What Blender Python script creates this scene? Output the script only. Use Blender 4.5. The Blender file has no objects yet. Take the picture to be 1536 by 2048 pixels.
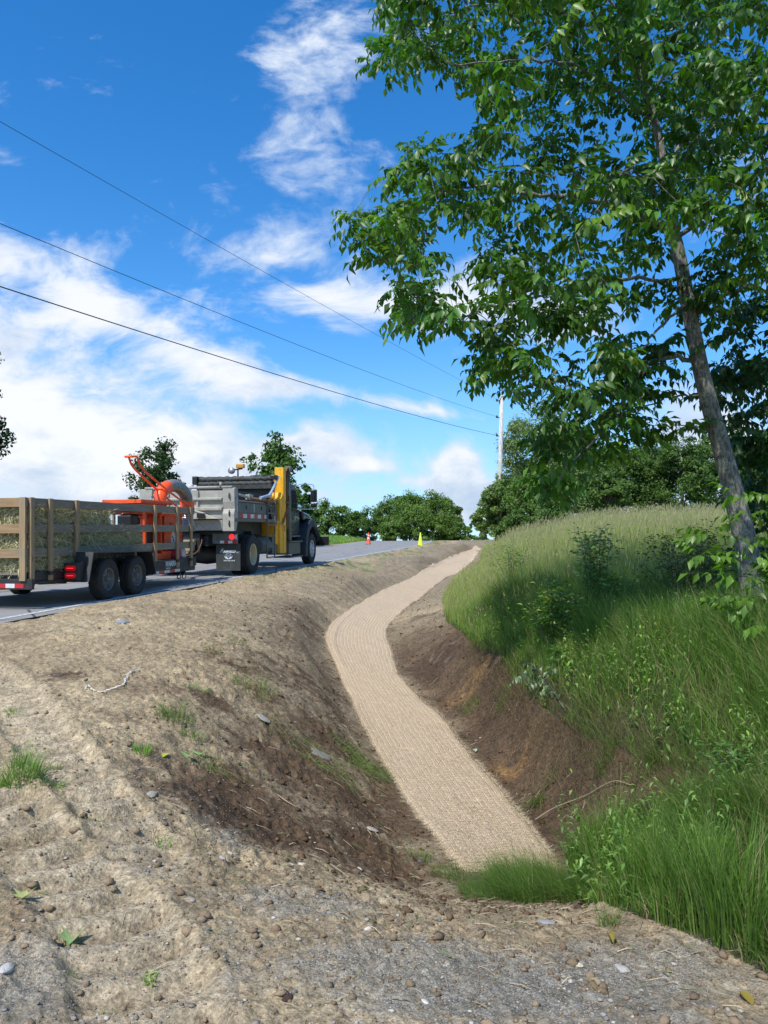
import bpy, bmesh, math, random
import numpy as np
from mathutils import Vector, Matrix, kdtree

# ------------------------------------------------------------------ camera, sky, sun, exposure
SC = bpy.context.scene
COL = SC.collection
R = math.radians
EYE = np.array([0.0, 0.0, 1.6])
PITCH = math.atan(107/1538)
FPX = 1538.0
cam_d = bpy.data.cameras.new('camera')
cam = bpy.data.objects.new('camera', cam_d); COL.objects.link(cam)
cam.location = EYE
cam.rotation_euler = (math.pi/2+PITCH, 0, 0)
cam_d.sensor_fit = 'VERTICAL'; cam_d.sensor_height = 36.0
cam_d.lens = 36.0*FPX/2048
cam_d.clip_start = 0.05; cam_d.clip_end = 8000
SC.camera = cam
SUN = Vector((-0.30, -0.53, 0.79)).normalized()       # direction towards the sun
sun_d = bpy.data.lights.new('sun', 'SUN'); sun_d.energy = 4.7; sun_d.angle = R(0.55)
sun_d.color = (1.0, 0.955, 0.88)
sun = bpy.data.objects.new('sun', sun_d); COL.objects.link(sun)
sun.rotation_euler = SUN.to_track_quat('Z', 'Y').to_euler()
sun.location = (0, 0, 30)
SC.view_settings.view_transform = 'Standard'; SC.view_settings.look = 'None'
SC.view_settings.exposure = 0.08; SC.view_settings.gamma = 1.0

CP, SP = math.cos(PITCH), math.sin(PITCH)
def ray(px, py):
    a = (px-768)/FPX; b = (1024-py)/FPX
    return np.array([a, CP-b*SP, SP+b*CP])

class NT:
    """small node-tree helper"""
    def __init__(s, nt): s.nt = nt; s.n = nt.nodes; s.l = nt.links
    def add(s, t, **k):
        x = s.n.new(t)
        for a, b in k.items():
            if a == 'inp':
                for i, v in b.items(): s.set(x, i, v)
            else: setattr(x, a, b)
        return x
    def set(s, x, i, v):
        if isinstance(v, bpy.types.NodeSocket): s.l.new(v, x.inputs[i])
        else: x.inputs[i].default_value = v
    def m(s, op, a, b=0.0, c=0.0, clamp=False):
        x = s.n.new('ShaderNodeMath'); x.operation = op; x.use_clamp = clamp
        s.set(x, 0, a); s.set(x, 1, b); s.set(x, 2, c); return x.outputs[0]
    def mr(s, v, a, b, c=0.0, d=1.0, smooth=True):
        x = s.n.new('ShaderNodeMapRange'); x.interpolation_type = 'SMOOTHSTEP' if smooth else 'LINEAR'
        for i, q in enumerate((v, a, b, c, d)): s.set(x, i, q)
        return x.outputs[0]
    def mix(s, f, a, b, t='MIX'):
        x = s.n.new('ShaderNodeMix'); x.data_type = 'RGBA'; x.blend_type = t
        s.set(x, 0, f); s.set(x, 6, a if isinstance(a, bpy.types.NodeSocket) else (*a, 1)[:4])
        s.set(x, 7, b if isinstance(b, bpy.types.NodeSocket) else (*b, 1)[:4]); return x.outputs[2]
    def noise(s, vec, scale, detail=4.0, rough=0.55, dist=0.0, out=0):
        x = s.n.new('ShaderNodeTexNoise'); s.set(x, 'Vector', vec); s.set(x, 'Scale', scale)
        s.set(x, 'Detail', detail); s.set(x, 'Roughness', rough); s.set(x, 'Distortion', dist); return x.outputs[out]
    def comb(s, a, b, c):
        x = s.n.new('ShaderNodeCombineXYZ'); s.set(x, 0, a); s.set(x, 1, b); s.set(x, 2, c); return x.outputs[0]

def build_world():
    w = bpy.data.worlds.new('World'); SC.world = w; w.use_nodes = True
    t = NT(w.node_tree); t.n.clear()
    out = t.add('ShaderNodeOutputWorld'); bg = t.add('ShaderNodeBackground')
    sky = t.add('ShaderNodeTexSky', sky_type='NISHITA', sun_disc=False)
    sky.sun_elevation = math.asin(SUN.z); sky.sun_rotation = math.atan2(SUN.x, SUN.y)
    sky.altitude = 200; sky.air_density = 1.0; sky.dust_density = 0.25; sky.ozone_density = 3.0
    hs = t.add('ShaderNodeHueSaturation'); t.set(hs, 'Color', sky.outputs[0])
    hs.inputs['Saturation'].default_value = 1.36; hs.inputs['Hue'].default_value = 0.503; hs.inputs['Value'].default_value = 2.0
    tc = t.add('ShaderNodeTexCoord'); sep = t.add('ShaderNodeSeparateXYZ'); t.l.new(tc.outputs['Generated'], sep.inputs[0])
    x, y, z = sep.outputs
    yy = t.m('MAXIMUM', y, 0.06)
    a = t.m('DIVIDE', x, yy); b = t.m('DIVIDE', z, yy)
    front = t.mr(y, 0.0, 0.3)
    # soft cloud banks: (px, py, rx, ry, rotation, weight)
    blobs = [(170, 870, 400, 120, 0.12, 1.15), (-80, 700, 250, 120, 0.2, 0.85), (430, 960, 200, 80, 0.0, .8), (-60, 1000, 400, 80, 0, .7),
             (300, 665, 360, 55, 0.42, .85), (60, 520, 200, 55, 0.3, .65),
             (540, 510, 230, 75, -0.35, .66), (625, 280, 120, 230, 0.25, .60), (660, 60, 130, 120, 0.1, .62), (700, 600, 110, 60, -.1, .8),
             (640, 780, 230, 26, 0.12, .85), (850, 820, 130, 14, 0.15, .8), (660, 895, 110, 34, 0.16, .95), (730, 930, 60, 14, 0.1, .9),
             (916, 950, 38, 52, 0.1, 2.6), (965, 1005, 62, 40, 0, 2.2), (905, 1020, 40, 30, 0, 1.5), (840, 965, 60, 14, 0, .6), (640, 1010, 110, 30, 0, .5),
             (1390, 860, 130, 80, 0, 1.3), (980, 610, 190, 90, 0, .85), (1400, 1000, 380, 50, 0, .9), (1150, 650, 160, 50, 0, .6), (800, 120, 60, 60, 0, .35),
             (1500, 300, 160, 200, 0, .3), (380, 200, 80, 40, 0, .28), (-500, 600, 500, 400, 0, .8), (2100, 800, 500, 300, 0, .7)]
    den = None
    for (px, py, rx, ry, rot, wt) in blobs:
        r0 = ray(px, py); a0 = r0[0]/r0[1]; b0 = r0[2]/r0[1]; rx /= FPX; ry /= FPX
        da = t.m('SUBTRACT', a, a0); db = t.m('SUBTRACT', b, b0)
        c, s_ = math.cos(rot), math.sin(rot)          # rot>0 tilts down to the right
        u = t.m('ADD', t.m('MULTIPLY', da, c/rx), t.m('MULTIPLY', db, -s_/rx))
        v = t.m('ADD', t.m('MULTIPLY', da, s_/ry), t.m('MULTIPLY', db, c/ry))
        d2 = t.m('ADD', t.m('MULTIPLY', u, u), t.m('MULTIPLY', v, v))
        g = t.m('MULTIPLY', t.m('EXPONENT', t.m('MULTIPLY', d2, -0.9)), wt)
        den = g if den is None else t.m('ADD', den, g)
    den = t.m('MULTIPLY', t.m('MINIMUM', den, 1.5), front)
    den = t.m('ADD', den, t.m('MULTIPLY', t.m('SUBTRACT', 1.0, front), 0.45))
    # fractal detail, stretched along the horizon
    q = t.comb(a, t.m('MULTIPLY', b, 1.7), 0.37)
    warp = t.noise(q, 3.0, 3, .5, out=1)
    vm = t.add('ShaderNodeVectorMath', operation='MULTIPLY_ADD'); t.set(vm, 0, warp); vm.inputs[1].default_value = (.22, .22, .1); t.set(vm, 2, q)
    n1 = t.noise(vm.outputs[0], 6.0, 9, .60)
    n2 = t.noise(vm.outputs[0], 17.0, 6, .62)
    nn = t.m('ADD', t.m('MULTIPLY', n1, 0.68), t.m('MULTIPLY', n2, 0.32))
    dd = t.m('ADD', t.m('MULTIPLY', den, 0.62), t.m('MULTIPLY', t.m('SUBTRACT', nn, 0.5), 2.5))
    cov = t.mr(dd, 0.20, 0.74)
    thick = t.mr(dd, 0.45, .95)
    shade = t.noise(vm.outputs[0], 5.5, 7, .6)
    sh = t.mr(t.m('ADD', shade, t.m('MULTIPLY', b, 0.25)), 0.38, 0.62)
    ccol = t.mix(sh, (.50, .62, .79), (.96, .97, 1.0))
    thin = t.mix(thick, (.66, .78, .96), ccol)
    skyc = t.n.new('ShaderNodeVectorMath'); skyc.operation = 'SCALE'; t.l.new(hs.outputs[0], skyc.inputs[0]); skyc.inputs[3].default_value = 0.105
    hz = t.mr(b, 0.32, -0.02, 0, .75); skyb = t.mix(hz, skyc.outputs[0], (.33, .60, .95))
    fin = t.mix(t.m('MULTIPLY', cov, 0.93), skyb, thin)
    t.l.new(fin, bg.inputs[0]); bg.inputs[1].default_value = 1.0
    t.l.new(bg.outputs[0], out.inputs[0])
build_world()

# ------------------------------------------------------------------ frames and terrain
U = np.array([266, 1536.5, 74.8]); U /= np.linalg.norm(U)          # along the road, uphill
V = np.array([U[1], -U[0], 0]); V /= np.linalg.norm(V)             # to the right of the road
W = np.cross(V, U)
O = EYE+ray(219, 1199)*13.3                                        # ground under the trailer's rear near wheel
UH = np.array([U[0], U[1]])/math.hypot(U[0], U[1]); GR = U[2]/math.hypot(U[0], U[1])
def plane_hit(px, py, h):
    """world point where the ray through a picture position meets the plane h above the road plane"""
    r = ray(px, py); n = np.array([-GR*UH[0], -GR*UH[1], 1.0])
    t = (h-(EYE-O)@n)/(r@n); return EYE+r*t
def sv(p):
    d0 = p[..., 0]-O[0]; d1 = p[..., 1]-O[1]
    return d0*UH[0]+d1*UH[1], d0*V[0]+d1*V[1]
def xy(s, v): return O[0]+s*UH[0]+v*V[0], O[1]+s*UH[1]+v*V[1]

def hsh(ix, iy, seed):
    h = (ix.astype(np.int64)*374761393+iy.astype(np.int64)*668265263+seed*1442695041) & 0xffffffff
    h = ((h ^ (h >> 13))*1274126177) & 0xffffffff
    return ((h ^ (h >> 16)) & 0xffffff)/float(0xffffff)
def vnoise(x, y, seed=0):
    x0 = np.floor(x); y0 = np.floor(y); fx = x-x0; fy = y-y0
    fx = fx*fx*(3-2*fx); fy = fy*fy*(3-2*fy)
    a = hsh(x0, y0, seed); b = hsh(x0+1, y0, seed); c = hsh(x0, y0+1, seed); d = hsh(x0+1, y0+1, seed)
    return (a*(1-fx)+b*fx)*(1-fy)+(c*(1-fx)+d*fx)*fy
def fbm(x, y, seed=0, oct=4, gain=.5):
    s = 0; a = 1; n = 0
    for o in range(oct):
        s = s+a*vnoise(x, y, seed+o*17); n += a; a *= gain; x = x*2.03+11.3; y = y*2.03+7.1
    return s/n
def sstep(a, b, x):
    t = np.clip((x-a)/(b-a), 0, 1); return t*t*(3-2*t)

MATC = [(1020, 1752, -1.30), (975, 1680, -1.30), (925, 1600, -1.30), (872, 1510, -1.24), (790, 1400, -1.10), (735, 1330, -.92), (712, 1270, -.78), (735, 1225, -.68),
        (790, 1195, -.65), (868, 1152, -.54), (942, 1110, -.44), (968, 1092, -.36)]
CTRL = MATC+[  # (picture x, picture y, height over the road plane)
    (0, 1300, -.10), (0, 1420, -.20), (0, 1600, -.30), (0, 1850, -.38), (200, 1300, -.10), (250, 1420, -.20), (300, 1550, -.33), (200, 1700, -.38),
    (400, 1240, -.06), (420, 1330, -.20), (430, 1430, -.36), (400, 1640, -.60), (500, 1700, -.66), (560, 1600, -.80), (620, 1690, -.86),
    (540, 1500, -.70), (640, 1530, -.90), (700, 1620, -1.02), (590, 1400, -.58), (520, 1290, -.30), (560, 1230, -.24), (590, 1300, -.42), (640, 1350, -.70), (690, 1480, -1.0),
    (780, 1640, -1.18), (850, 1710, -1.26), (640, 1200, -.25), (720, 1160, -.20), (690, 1190, -.42), (760, 1150, -.28), (800, 1125, -.14), (880, 1100, -.08), (850, 1135, -.32), (900, 1115, -.28), (930, 1097, -.10),
    (400, 1900, -.44), (768, 1850, -.52), (700, 1790, -.66), (850, 1800, -.84), (950, 1810, -.96), (1040, 1830, -.84), (1150, 1820, -.82), (768, 2000, -.45), (1100, 1920, -.56), (1250, 1860, -.68), (1400, 1900, -.60), (1536, 1960, -.62),
    (1150, 1745, -1.16), (1180, 1700, -1.04), (1100, 1650, -1.12), (1050, 1580, -1.12), (1010, 1500, -1.0), (1150, 1600, -.92), (1110, 1480, -.82), (940, 1400, -.92), (1010, 1400, -.70),
    (1120, 1400, -.45), (1250, 1500, -.62), (1400, 1550, -.60), (1340, 1640, -.84), (1450, 1700, -.72), (1536, 1500, -.32), (1536, 1700, -.55), (1300, 1760, -.86), (1250, 1400, -.30),
    (830, 1320, -.84), (900, 1300, -.58), (800, 1270, -.72), (860, 1250, -.52), (890, 1210, -.42), (940, 1260, -.34), (1000, 1300, -.34), (900, 1165, -.40), (950, 1150, -.22), (960, 1105, -.34), (985, 1095, -.10),
    (1020, 1200, -.02), (1000, 1130, .18), (1080, 1105, .48), (1150, 1200, .02), (1300, 1200, .03), (1200, 1130, .38), (1350, 1130, .38), (1300, 1300, -.24), (1530, 1290, -.22), (1150, 1300, -.20)]
CP_SV = []
for (px, py, h) in CTRL:
    p = plane_hit(px, py, h); s, v = sv(p); CP_SV.append((s, v, h))
CP_SV += [(12, 9, .48), (14, 12, .70), (20, 9, .86), (22, 13, 1.18), (16, 7, .28), (26, 9, .98), (26, 7.2, .52), (34, 9, .9), (-4, 0, -.03), (-8, 1.5, -.22), (-8, -3, -.03), (-14, -8, -.1), (-14, 0, -.3), (-14, 7, -.43), (-18, 9, -.45), (-22, 0, -.35), (-14, 12, -.5), (-22, 14, -.4), (-9, 10.5, -.55), (-9, 14, -.2), (-3, 14, .15), (5, 18, .7), (-12, 22, 0.1),
          (15, 22, 1.1), (28, 12, 1.30), (30, 22, 1.35), (45, 11, 1.15), (45, 25, 1.25), (42, 7.0, .45), (60, 7, .1), (60, 15, 1.0), (80, 15, .5), (80, 4, 0), (52, 4.6, -.25), (62, 4.6, -.1), (30, 6.2, .1), (36, 3.0, -.1), (48, 2.5, -.05),
          (0, -12, .1), (20, -13, .5), (40, -13, .7), (60, -15, .5), (80, -15, 0), (-20, -15, 0), (10, -25, .5), (50, -30, .6), (80, -30, 0), (10, 40, 1), (60, 40, 1), (-20, 35, .2), (10, 0.6, -.02), (20, .7, -.02), (30, .8, -.02), (2, .3, -.02), (45, 1.0, -.02), (60, 0, 0)]
_c = np.array(CP_SV); _P = _c[:, :2].copy()
def _phi(r2): return np.where(r2 > 1e-9, 0.5*r2*np.log(np.maximum(r2, 1e-9)), 0)
_n = len(_P); _d2 = ((_P[:, None]-_P[None])**2).sum(-1)
_A = np.zeros((_n+3, _n+3)); _A[:_n, :_n] = _phi(_d2)+np.eye(_n)*0.35; _A[:_n, _n] = 1; _A[:_n, _n+1:] = _P; _A[_n, :_n] = 1; _A[_n+1:, :_n] = _P.T
_w = np.linalg.solve(_A, np.concatenate([_c[:, 2], np.zeros(3)]))
G_S = np.arange(-26, 90.01, .2); G_V = np.arange(-34, 42.01, .2)
_S, _V = np.meshgrid(G_S, G_V, indexing='ij')
GRID = np.zeros_like(_S)
for i in range(len(G_S)):
    q = np.stack([_S[i], _V[i]], 1); r2 = ((q[:, None]-_P[None])**2).sum(-1)
    GRID[i] = _phi(r2)@_w[:_n]+_w[_n]+q@_w[_n+1:]
ROAD_L, ROAD_R = -6.6, 0.35
def _ditch():
    q = np.array([sv(plane_hit(px, py, h))+(h,) for px, py, h in MATC]); s_ = np.linspace(q[0, 0], q[-1, 0], 400)
    # smooth the run of the ditch so the blanket lies in one even sweep
    vv = np.interp(s_, q[:, 0], q[:, 1]); hh = np.interp(s_, q[:, 0], q[:, 2]); k = np.exp(-np.linspace(-2, 2, 15)**2); k /= k.sum()
    f = lambda a: np.convolve(np.r_[np.full(7, a[0]), a, np.full(7, a[-1])], k, 'valid'); return s_, f(vv), f(hh)
DS, DV, DH = _ditch(); DSL = 1.0
def road_shift(s): return -0.0017*np.maximum(s-34, 0)**2*(1-0.25*sstep(60, 120, s))
def crest(s): return -0.0011*np.maximum(s-60, 0)**2/(1+0.012*np.maximum(s-60, 0))
def base_h(s, v):
    """height over the road plane, without fine relief"""
    fs = np.clip((s+26)/.2, 0, len(G_S)-1.001); fv = np.clip((v+34)/.2, 0, len(G_V)-1.001)
    i = fs.astype(int); j = fv.astype(int); a = fs-i; b = fv-j
    h = (GRID[i, j]*(1-a)+GRID[i+1, j]*a)*(1-b)+(GRID[i, j+1]*(1-a)+GRID[i+1, j+1]*a)*b
    h = np.clip(h, -1.45, 2.2)
    dc = np.abs(v-np.interp(s, DS, DV))/DSL; kd = sstep(1.25, .50, dc)*sstep(-8.2, -6.2, s)*sstep(52, 44, s)
    h = h*(1-kd)+np.interp(s, DS, DH)*kd
    c = v-road_shift(s)
    m = sstep(1.2, 0.45, c)*sstep(ROAD_L-2.5, ROAD_L-.2, c)
    m = m*sstep(-9, -4, s+1.0*np.minimum(c, 0)*0)            # the road runs on past the camera on the left
    m = np.maximum(m, sstep(0.3, -.8, c)*sstep(ROAD_L-2.5, ROAD_L-.2, c))
    h = h*(1-m)+(-0.02)*m
    far = sstep(70, 130, s)
    h = h*(1-far)
    return h
_far_slope = lambda s: GR*np.where(s < 120, s, 120)
def ground_z(x, y, fine=False):
    x = np.asarray(x, float); y = np.asarray(y, float)
    p = np.stack([x, y], -1); s, v = sv(p)
    sc = np.clip(s, -60, 200); z = O[2]+GR*sc+base_h(s, v)+crest(sc)
    if fine: z = z+relief(x, y, s, v)
    return z

# tyre tracks (picture polylines on the apron)
def gpt(px, py):
    """world point where the ray through a picture position meets the terrain"""
    r = ray(px, py); t = 1.2; last = t
    while t < 140:
        p = EYE+r*t
        if p[2] < ground_z(p[0], p[1]): break
        last = t; t *= 1.03
    a, b = last, t
    for _ in range(18):
        m = (a+b)/2; p = EYE+r*m
        if p[2] < ground_z(p[0], p[1]): b = m
        else: a = m
    return EYE+r*b
def gpoly(pts): return np.array([gpt(*p)[:2] for p in pts])
TRACKS = [(gpoly([(-60, 1330), (30, 1390), (80, 1470), (150, 1550), (220, 1620), (300, 1720)]), .19),
          (gpoly([(-80, 1560), (20, 1640), (110, 1720), (190, 1800), (250, 1880), (290, 1990), (330, 2150)]), .22)]
def pl_dist(x, y, poly):
    """distance to a polyline, position along it"""
    best = np.full(x.shape, 1e9); al = np.zeros(x.shape); acc = 0.
    for a, b in zip(poly[:-1], poly[1:]):
        d = b-a; L = math.hypot(*d); ux, uy = d/L
        t = np.clip((x-a[0])*ux+(y-a[1])*uy, 0, L); dd = np.hypot(x-a[0]-t*ux, y-a[1]-t*uy)
        k = dd < best; best = np.where(k, dd, best); al = np.where(k, acc+t, al); acc += L
    return best, al
MAT_C = np.array([plane_hit(px, py, h)[:2] for px, py, h in MATC])
def smooth_poly(P, n=14):
    out = []
    Q = np.vstack([2*P[0]-P[1], P, 2*P[-1]-P[-2]])
    for i in range(1, len(Q)-2):
        for k in range(n):
            t = k/n; out.append(.5*((2*Q[i])+(-Q[i-1]+Q[i+1])*t+(2*Q[i-1]-5*Q[i]+4*Q[i+1]-Q[i+2])*t*t+(-Q[i-1]+3*Q[i]-3*Q[i+1]+Q[i+2])*t**3))
    out.append(P[-1]); return np.array(out)
def in_poly(x, y, P):
    c = np.zeros(np.shape(x), bool); n = len(P)
    for i in range(n):
        x1, y1 = P[i]; x2, y2 = P[(i+1) % n]
        k = ((y1 > y) != (y2 > y)) & (x < (x2-x1)*(y-y1)/((y2-y1) if y2 != y1 else 1e-9)+x1); c ^= k
    return c
# edge of the grass on the right-hand bank, seen from the road side, then closed off to the right
GE1 = gpoly([(990, 1086), (960, 1120), (905, 1165), (885, 1200), (890, 1240), (945, 1290), (1000, 1315), (1030, 1370), (1100, 1430), (1168, 1478), (1280, 1525), (1400, 1550), (1560, 1575)])
MEADOW = np.vstack([GE1, [(14, 3), (40, 3), (40, 60), (11, 60)]])
GE2 = gpoly([(1160, 1800), (1140, 1740), (1150, 1690), (1210, 1640), (1300, 1600), (1400, 1580), (1560, 1570)])
GE2b = gpoly([(1700, 2000), (1536, 1950), (1400, 1880), (1280, 1835), (1200, 1815)])
LOWER = np.vstack([GE2, [(9, 5.0)], [(9, 1.0)], GE2b])
def grass_amount(x, y):
    return np.maximum(in_poly(x, y, MEADOW), in_poly(x, y, LOWER)).astype(float)
def relief(x, y, s, v):
    c = v-road_shift(s)
    offroad = np.maximum(sstep(0.05, 0.55, c), sstep(ROAD_L-.1, ROAD_L-.8, c))
    near = 1-sstep(40, 80, np.hypot(x, y))
    md, _ = pl_dist(x, y, MAT_C); mat = sstep(.45, .8, md)
    g = np.where(np.hypot(x, y) < 30, grass_amount(x, y), 0)
    n = (fbm(x*.9, y*.9, 3, 4)-.5)*.10+(fbm(x*4.3, y*4.3, 9, 4)-.5)*.050
    rid = 1-np.abs(2*fbm(x*9+3, y*9, 21, 3)-1); n = n+(rid-.7)*.045
    cl = np.clip(fbm(x*21, y*21, 33, 2)-.52, 0, 1)*.17; n = n+cl*.55*sstep(.30, .6, fbm(x*1.7, y*1.7, 41, 2))
    lo, hi = vnoise(x*55, y*55, 77), vnoise(x*110, y*110, 78); n = n+((lo-.5)*.009+(hi-.5)*.005)*(np.hypot(x, y) < 9)
    # drag marks down the graded bank
    bank = sstep(1.2, 2.4, v)*(1-sstep(3.6, 4.6, v))*sstep(1, 6, s)
    n = n*(1-.5*bank)+bank*(fbm(s*5+v*1.5, v*.7, 51, 3)-.5)*.16
    # wheel-packed apron is flatter towards the lower edge of the view
    flat = sstep(5.0, 3.2, np.hypot(x-.6, y)); n = n*(1-.45*flat)
    for P, w in TRACKS:
        d, al = pl_dist(x, y, P); k = sstep(w+.05, w-.04, d)
        rut = -.034*k+.014*np.exp(-((d-w-.06)/.06)**2)*(.3+1.2*fbm(x*5, y*5, 71, 3))
        lug = .024*k*np.tanh(2.2*np.sin(al*2*math.pi/.25+d*6))*(.45+1.0*vnoise(x*1.8, y*1.8, 61))
        n = n*(1-.88*k)+rut+lug
    spill = (.020+.05*(fbm(s*1.1, v*2, 88, 4)-.5))*sstep(.02, .30, c)*sstep(1.1, .5, c)
    return n*offroad*near*(.15+.85*mat)*(1-.6*g)+spill

# ------------------------------------------------------------------ object helpers
def tag(o, label=None, cat=None, group=None, kind=None):
    if label: o['label'] = label
    if cat: o['category'] = cat
    if group: o['group'] = group
    if kind: o['kind'] = kind
    return o
def link(o, parent=None):
    COL.objects.link(o)
    if parent is not None: o.parent = parent
    return o
def empty(name, loc, label, cat, group=None, rot=None):
    o = bpy.data.objects.new(name, None); o.empty_display_size = .2; COL.objects.link(o)
    o.location = loc
    if rot is not None: o.rotation_euler = rot
    return tag(o, label, cat, group)
def np_mesh(name, verts, faces, mats=(), parent=None, smooth=False, attrs=None, mi=None):
    me = bpy.data.meshes.new(name); verts = np.ascontiguousarray(verts, np.float32); faces = np.ascontiguousarray(faces, np.int32)
    k = faces.shape[1]; n = len(faces)
    me.vertices.add(len(verts)); me.vertices.foreach_set('co', verts.ravel())
    me.loops.add(n*k); me.loops.foreach_set('vertex_index', faces.ravel())
    me.polygons.add(n); me.polygons.foreach_set('loop_start', np.arange(0, n*k, k, dtype=np.int32))
    if mi is not None: me.polygons.foreach_set('material_index', np.ascontiguousarray(mi, np.int32))
    if smooth: me.polygons.foreach_set('use_smooth', np.ones(n, bool))
    for an, arr in (attrs or {}).items():
        arr = np.asarray(arr, np.float32)
        if arr.ndim == 1: a = me.attributes.new(an, 'FLOAT', 'POINT'); a.data.foreach_set('value', arr)
        elif arr.shape[1] == 2:
            a = me.attributes.new(an, 'FLOAT2', 'POINT'); a.data.foreach_set('vector', arr.ravel())
        else:
            a = me.attributes.new(an, 'FLOAT_COLOR', 'POINT'); a.data.foreach_set('color', np.hstack([arr, np.ones((len(arr), 1), np.float32)]).ravel())
    me.update(calc_edges=True); me.validate()
    for m in mats: me.materials.append(m)
    return link(bpy.data.objects.new(name, me), parent)

class MB:
    """collects shapes, then links them as one mesh"""
    def __init__(s): s.v = []; s.f = []; s.mi = []; s.sm = []; s.cur = 0
    def mat(s, i): s.cur = i; return s
    def raw(s, vs, fs, smooth=False):
        b = len(s.v); s.v += [tuple(map(float, p)) for p in vs]
        for f in fs: s.f.append([b+i for i in f]); s.mi.append(s.cur); s.sm.append(smooth)
        return s
    def box(s, x0, x1, y0, y1, z0, z1):
        if x0 > x1: x0, x1 = x1, x0
        if y0 > y1: y0, y1 = y1, y0
        if z0 > z1: z0, z1 = z1, z0
        v = [(x, y, z) for z in (z0, z1) for y in (y0, y1) for x in (x0, x1)]
        return s.raw(v, [(0, 2, 3, 1), (4, 5, 7, 6), (0, 1, 5, 4), (2, 6, 7, 3), (0, 4, 6, 2), (1, 3, 7, 5)])
    def bar(s, a, b, w, h, up=(0, 0, 1)):
        a = Vector(a); b = Vector(b); d = (b-a).normalized(); up = Vector(up)
        if abs(d.dot(up)) > .98: up = Vector((0, 1, 0))
        r = d.cross(up).normalized(); u = r.cross(d)
        v = [p+r*i*w/2+u*j*h/2 for p in (a, b) for (i, j) in ((-1, -1), (1, -1), (1, 1), (-1, 1))]
        return s.raw(v, [(3, 2, 1, 0), (4, 5, 6, 7), (0, 1, 5, 4), (1, 2, 6, 5), (2, 3, 7, 6), (3, 0, 4, 7)])
    def prism(s, pts, x0, x1, axis='x'):
        """polygon in the plane across an axis, extruded from x0 to x1; axis x: (y,z), y: (x,z), z: (x,y)"""
        def mk(p, t): return {'x': (t, p[0], p[1]), 'y': (p[0], t, p[1]), 'z': (p[0], p[1], t)}[axis]
        n = len(pts); v = [mk(p, x0) for p in pts]+[mk(p, x1) for p in pts]
        f = [list(range(n))[::-1], list(range(n, 2*n))]+[(i, (i+1) % n, (i+1) % n+n, i+n) for i in range(n)]
        return s.raw(v, f)
    def tube(s, pts, r, n=8, smooth=True, cap=True):
        pts = [Vector(p) for p in pts]; rr = r if isinstance(r, (list, tuple)) else [r]*len(pts)
        v = []; up = None
        for i, p in enumerate(pts):
            d = (pts[min(i+1, len(pts)-1)]-pts[max(i-1, 0)]).normalized()
            if up is None: up = Vector((0, 0, 1)) if abs(d.z) < .9 else Vector((0, 1, 0))
            x = d.cross(up).normalized(); up = x.cross(d)
            for k in range(n):
                a = 2*math.pi*k/n; v.append(p+(x*math.cos(a)+up*math.sin(a))*rr[i])
        f = []
        for i in range(len(pts)-1):
            for k in range(n): f.append((i*n+k, i*n+(k+1) % n, (i+1)*n+(k+1) % n, (i+1)*n+k))
        s.raw(v, f, smooth)
        if cap:
            b = len(s.v)-len(v)
            s.f.append([b+k for k in range(n)][::-1]); s.mi.append(s.cur); s.sm.append(False)
            e = b+(len(pts)-1)*n; s.f.append([e+k for k in range(n)]); s.mi.append(s.cur); s.sm.append(False)
        return s
    def lathe(s, prof, c, axis=(1, 0, 0), n=32, smooth=True):
        """profile [(offset along axis, radius)...] turned round an axis through c"""
        ax = Vector(axis).normalized(); up = Vector((0, 0, 1)) if abs(ax.z) < .9 else Vector((0, 1, 0))
        x = ax.cross(up).normalized(); y = ax.cross(x); c = Vector(c); v = []; f = []
        for (o, r) in prof:
            for k in range(n):
                a = 2*math.pi*k/n; v.append(c+ax*o+(x*math.cos(a)+y*math.sin(a))*r)
        for i in range(len(prof)-1):
            for k in range(n): f.append((i*n+k, (i+1)*n+k, (i+1)*n+(k+1) % n, i*n+(k+1) % n))
        return s.raw(v, f, smooth)
    def build(s, name, mats, parent=None, off=(0, 0, 0), bevel=0, label=None):
        me = bpy.data.meshes.new(name)
        me.from_pydata([(a-off[0], b-off[1], c-off[2]) for a, b, c in s.v], [], s.f)
        for m in (mats if isinstance(mats, (list, tuple)) else [mats]): me.materials.append(m)
        me.polygons.foreach_set('material_index', s.mi); me.polygons.foreach_set('use_smooth', s.sm)
        bm = bmesh.new(); bm.from_mesh(me); bmesh.ops.recalc_face_normals(bm, faces=bm.faces); bm.to_mesh(me); bm.free()
        o = link(bpy.data.objects.new(name, me), parent)
        if bevel:
            b = o.modifiers.new('bevel', 'BEVEL'); b.width = bevel; b.segments = 2; b.limit_method = 'ANGLE'; b.angle_limit = R(40)
        if label: o['label'] = label
        return o

def text_part(body, size, parent, mat, loc, rot, name='lettering', ext=.0015, shear=0, sx=1.0, bold=0.0, align='CENTER'):
    cu = bpy.data.curves.new(name, 'FONT'); cu.body = body; cu.size = size; cu.extrude = ext; cu.shear = shear; cu.offset = bold; cu.resolution_u = 3
    cu.align_x = align; cu.align_y = 'CENTER'
    t = bpy.data.objects.new(name, cu); COL.objects.link(t)
    dg = bpy.context.evaluated_depsgraph_get(); me = bpy.data.meshes.new_from_object(t.evaluated_get(dg))
    bpy.data.objects.remove(t); me.name = name; me.materials.clear(); me.materials.append(mat)
    o = link(bpy.data.objects.new(name, me), parent); o.location = loc; o.rotation_euler = rot; o.scale = (sx, 1, 1)
    return o
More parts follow.
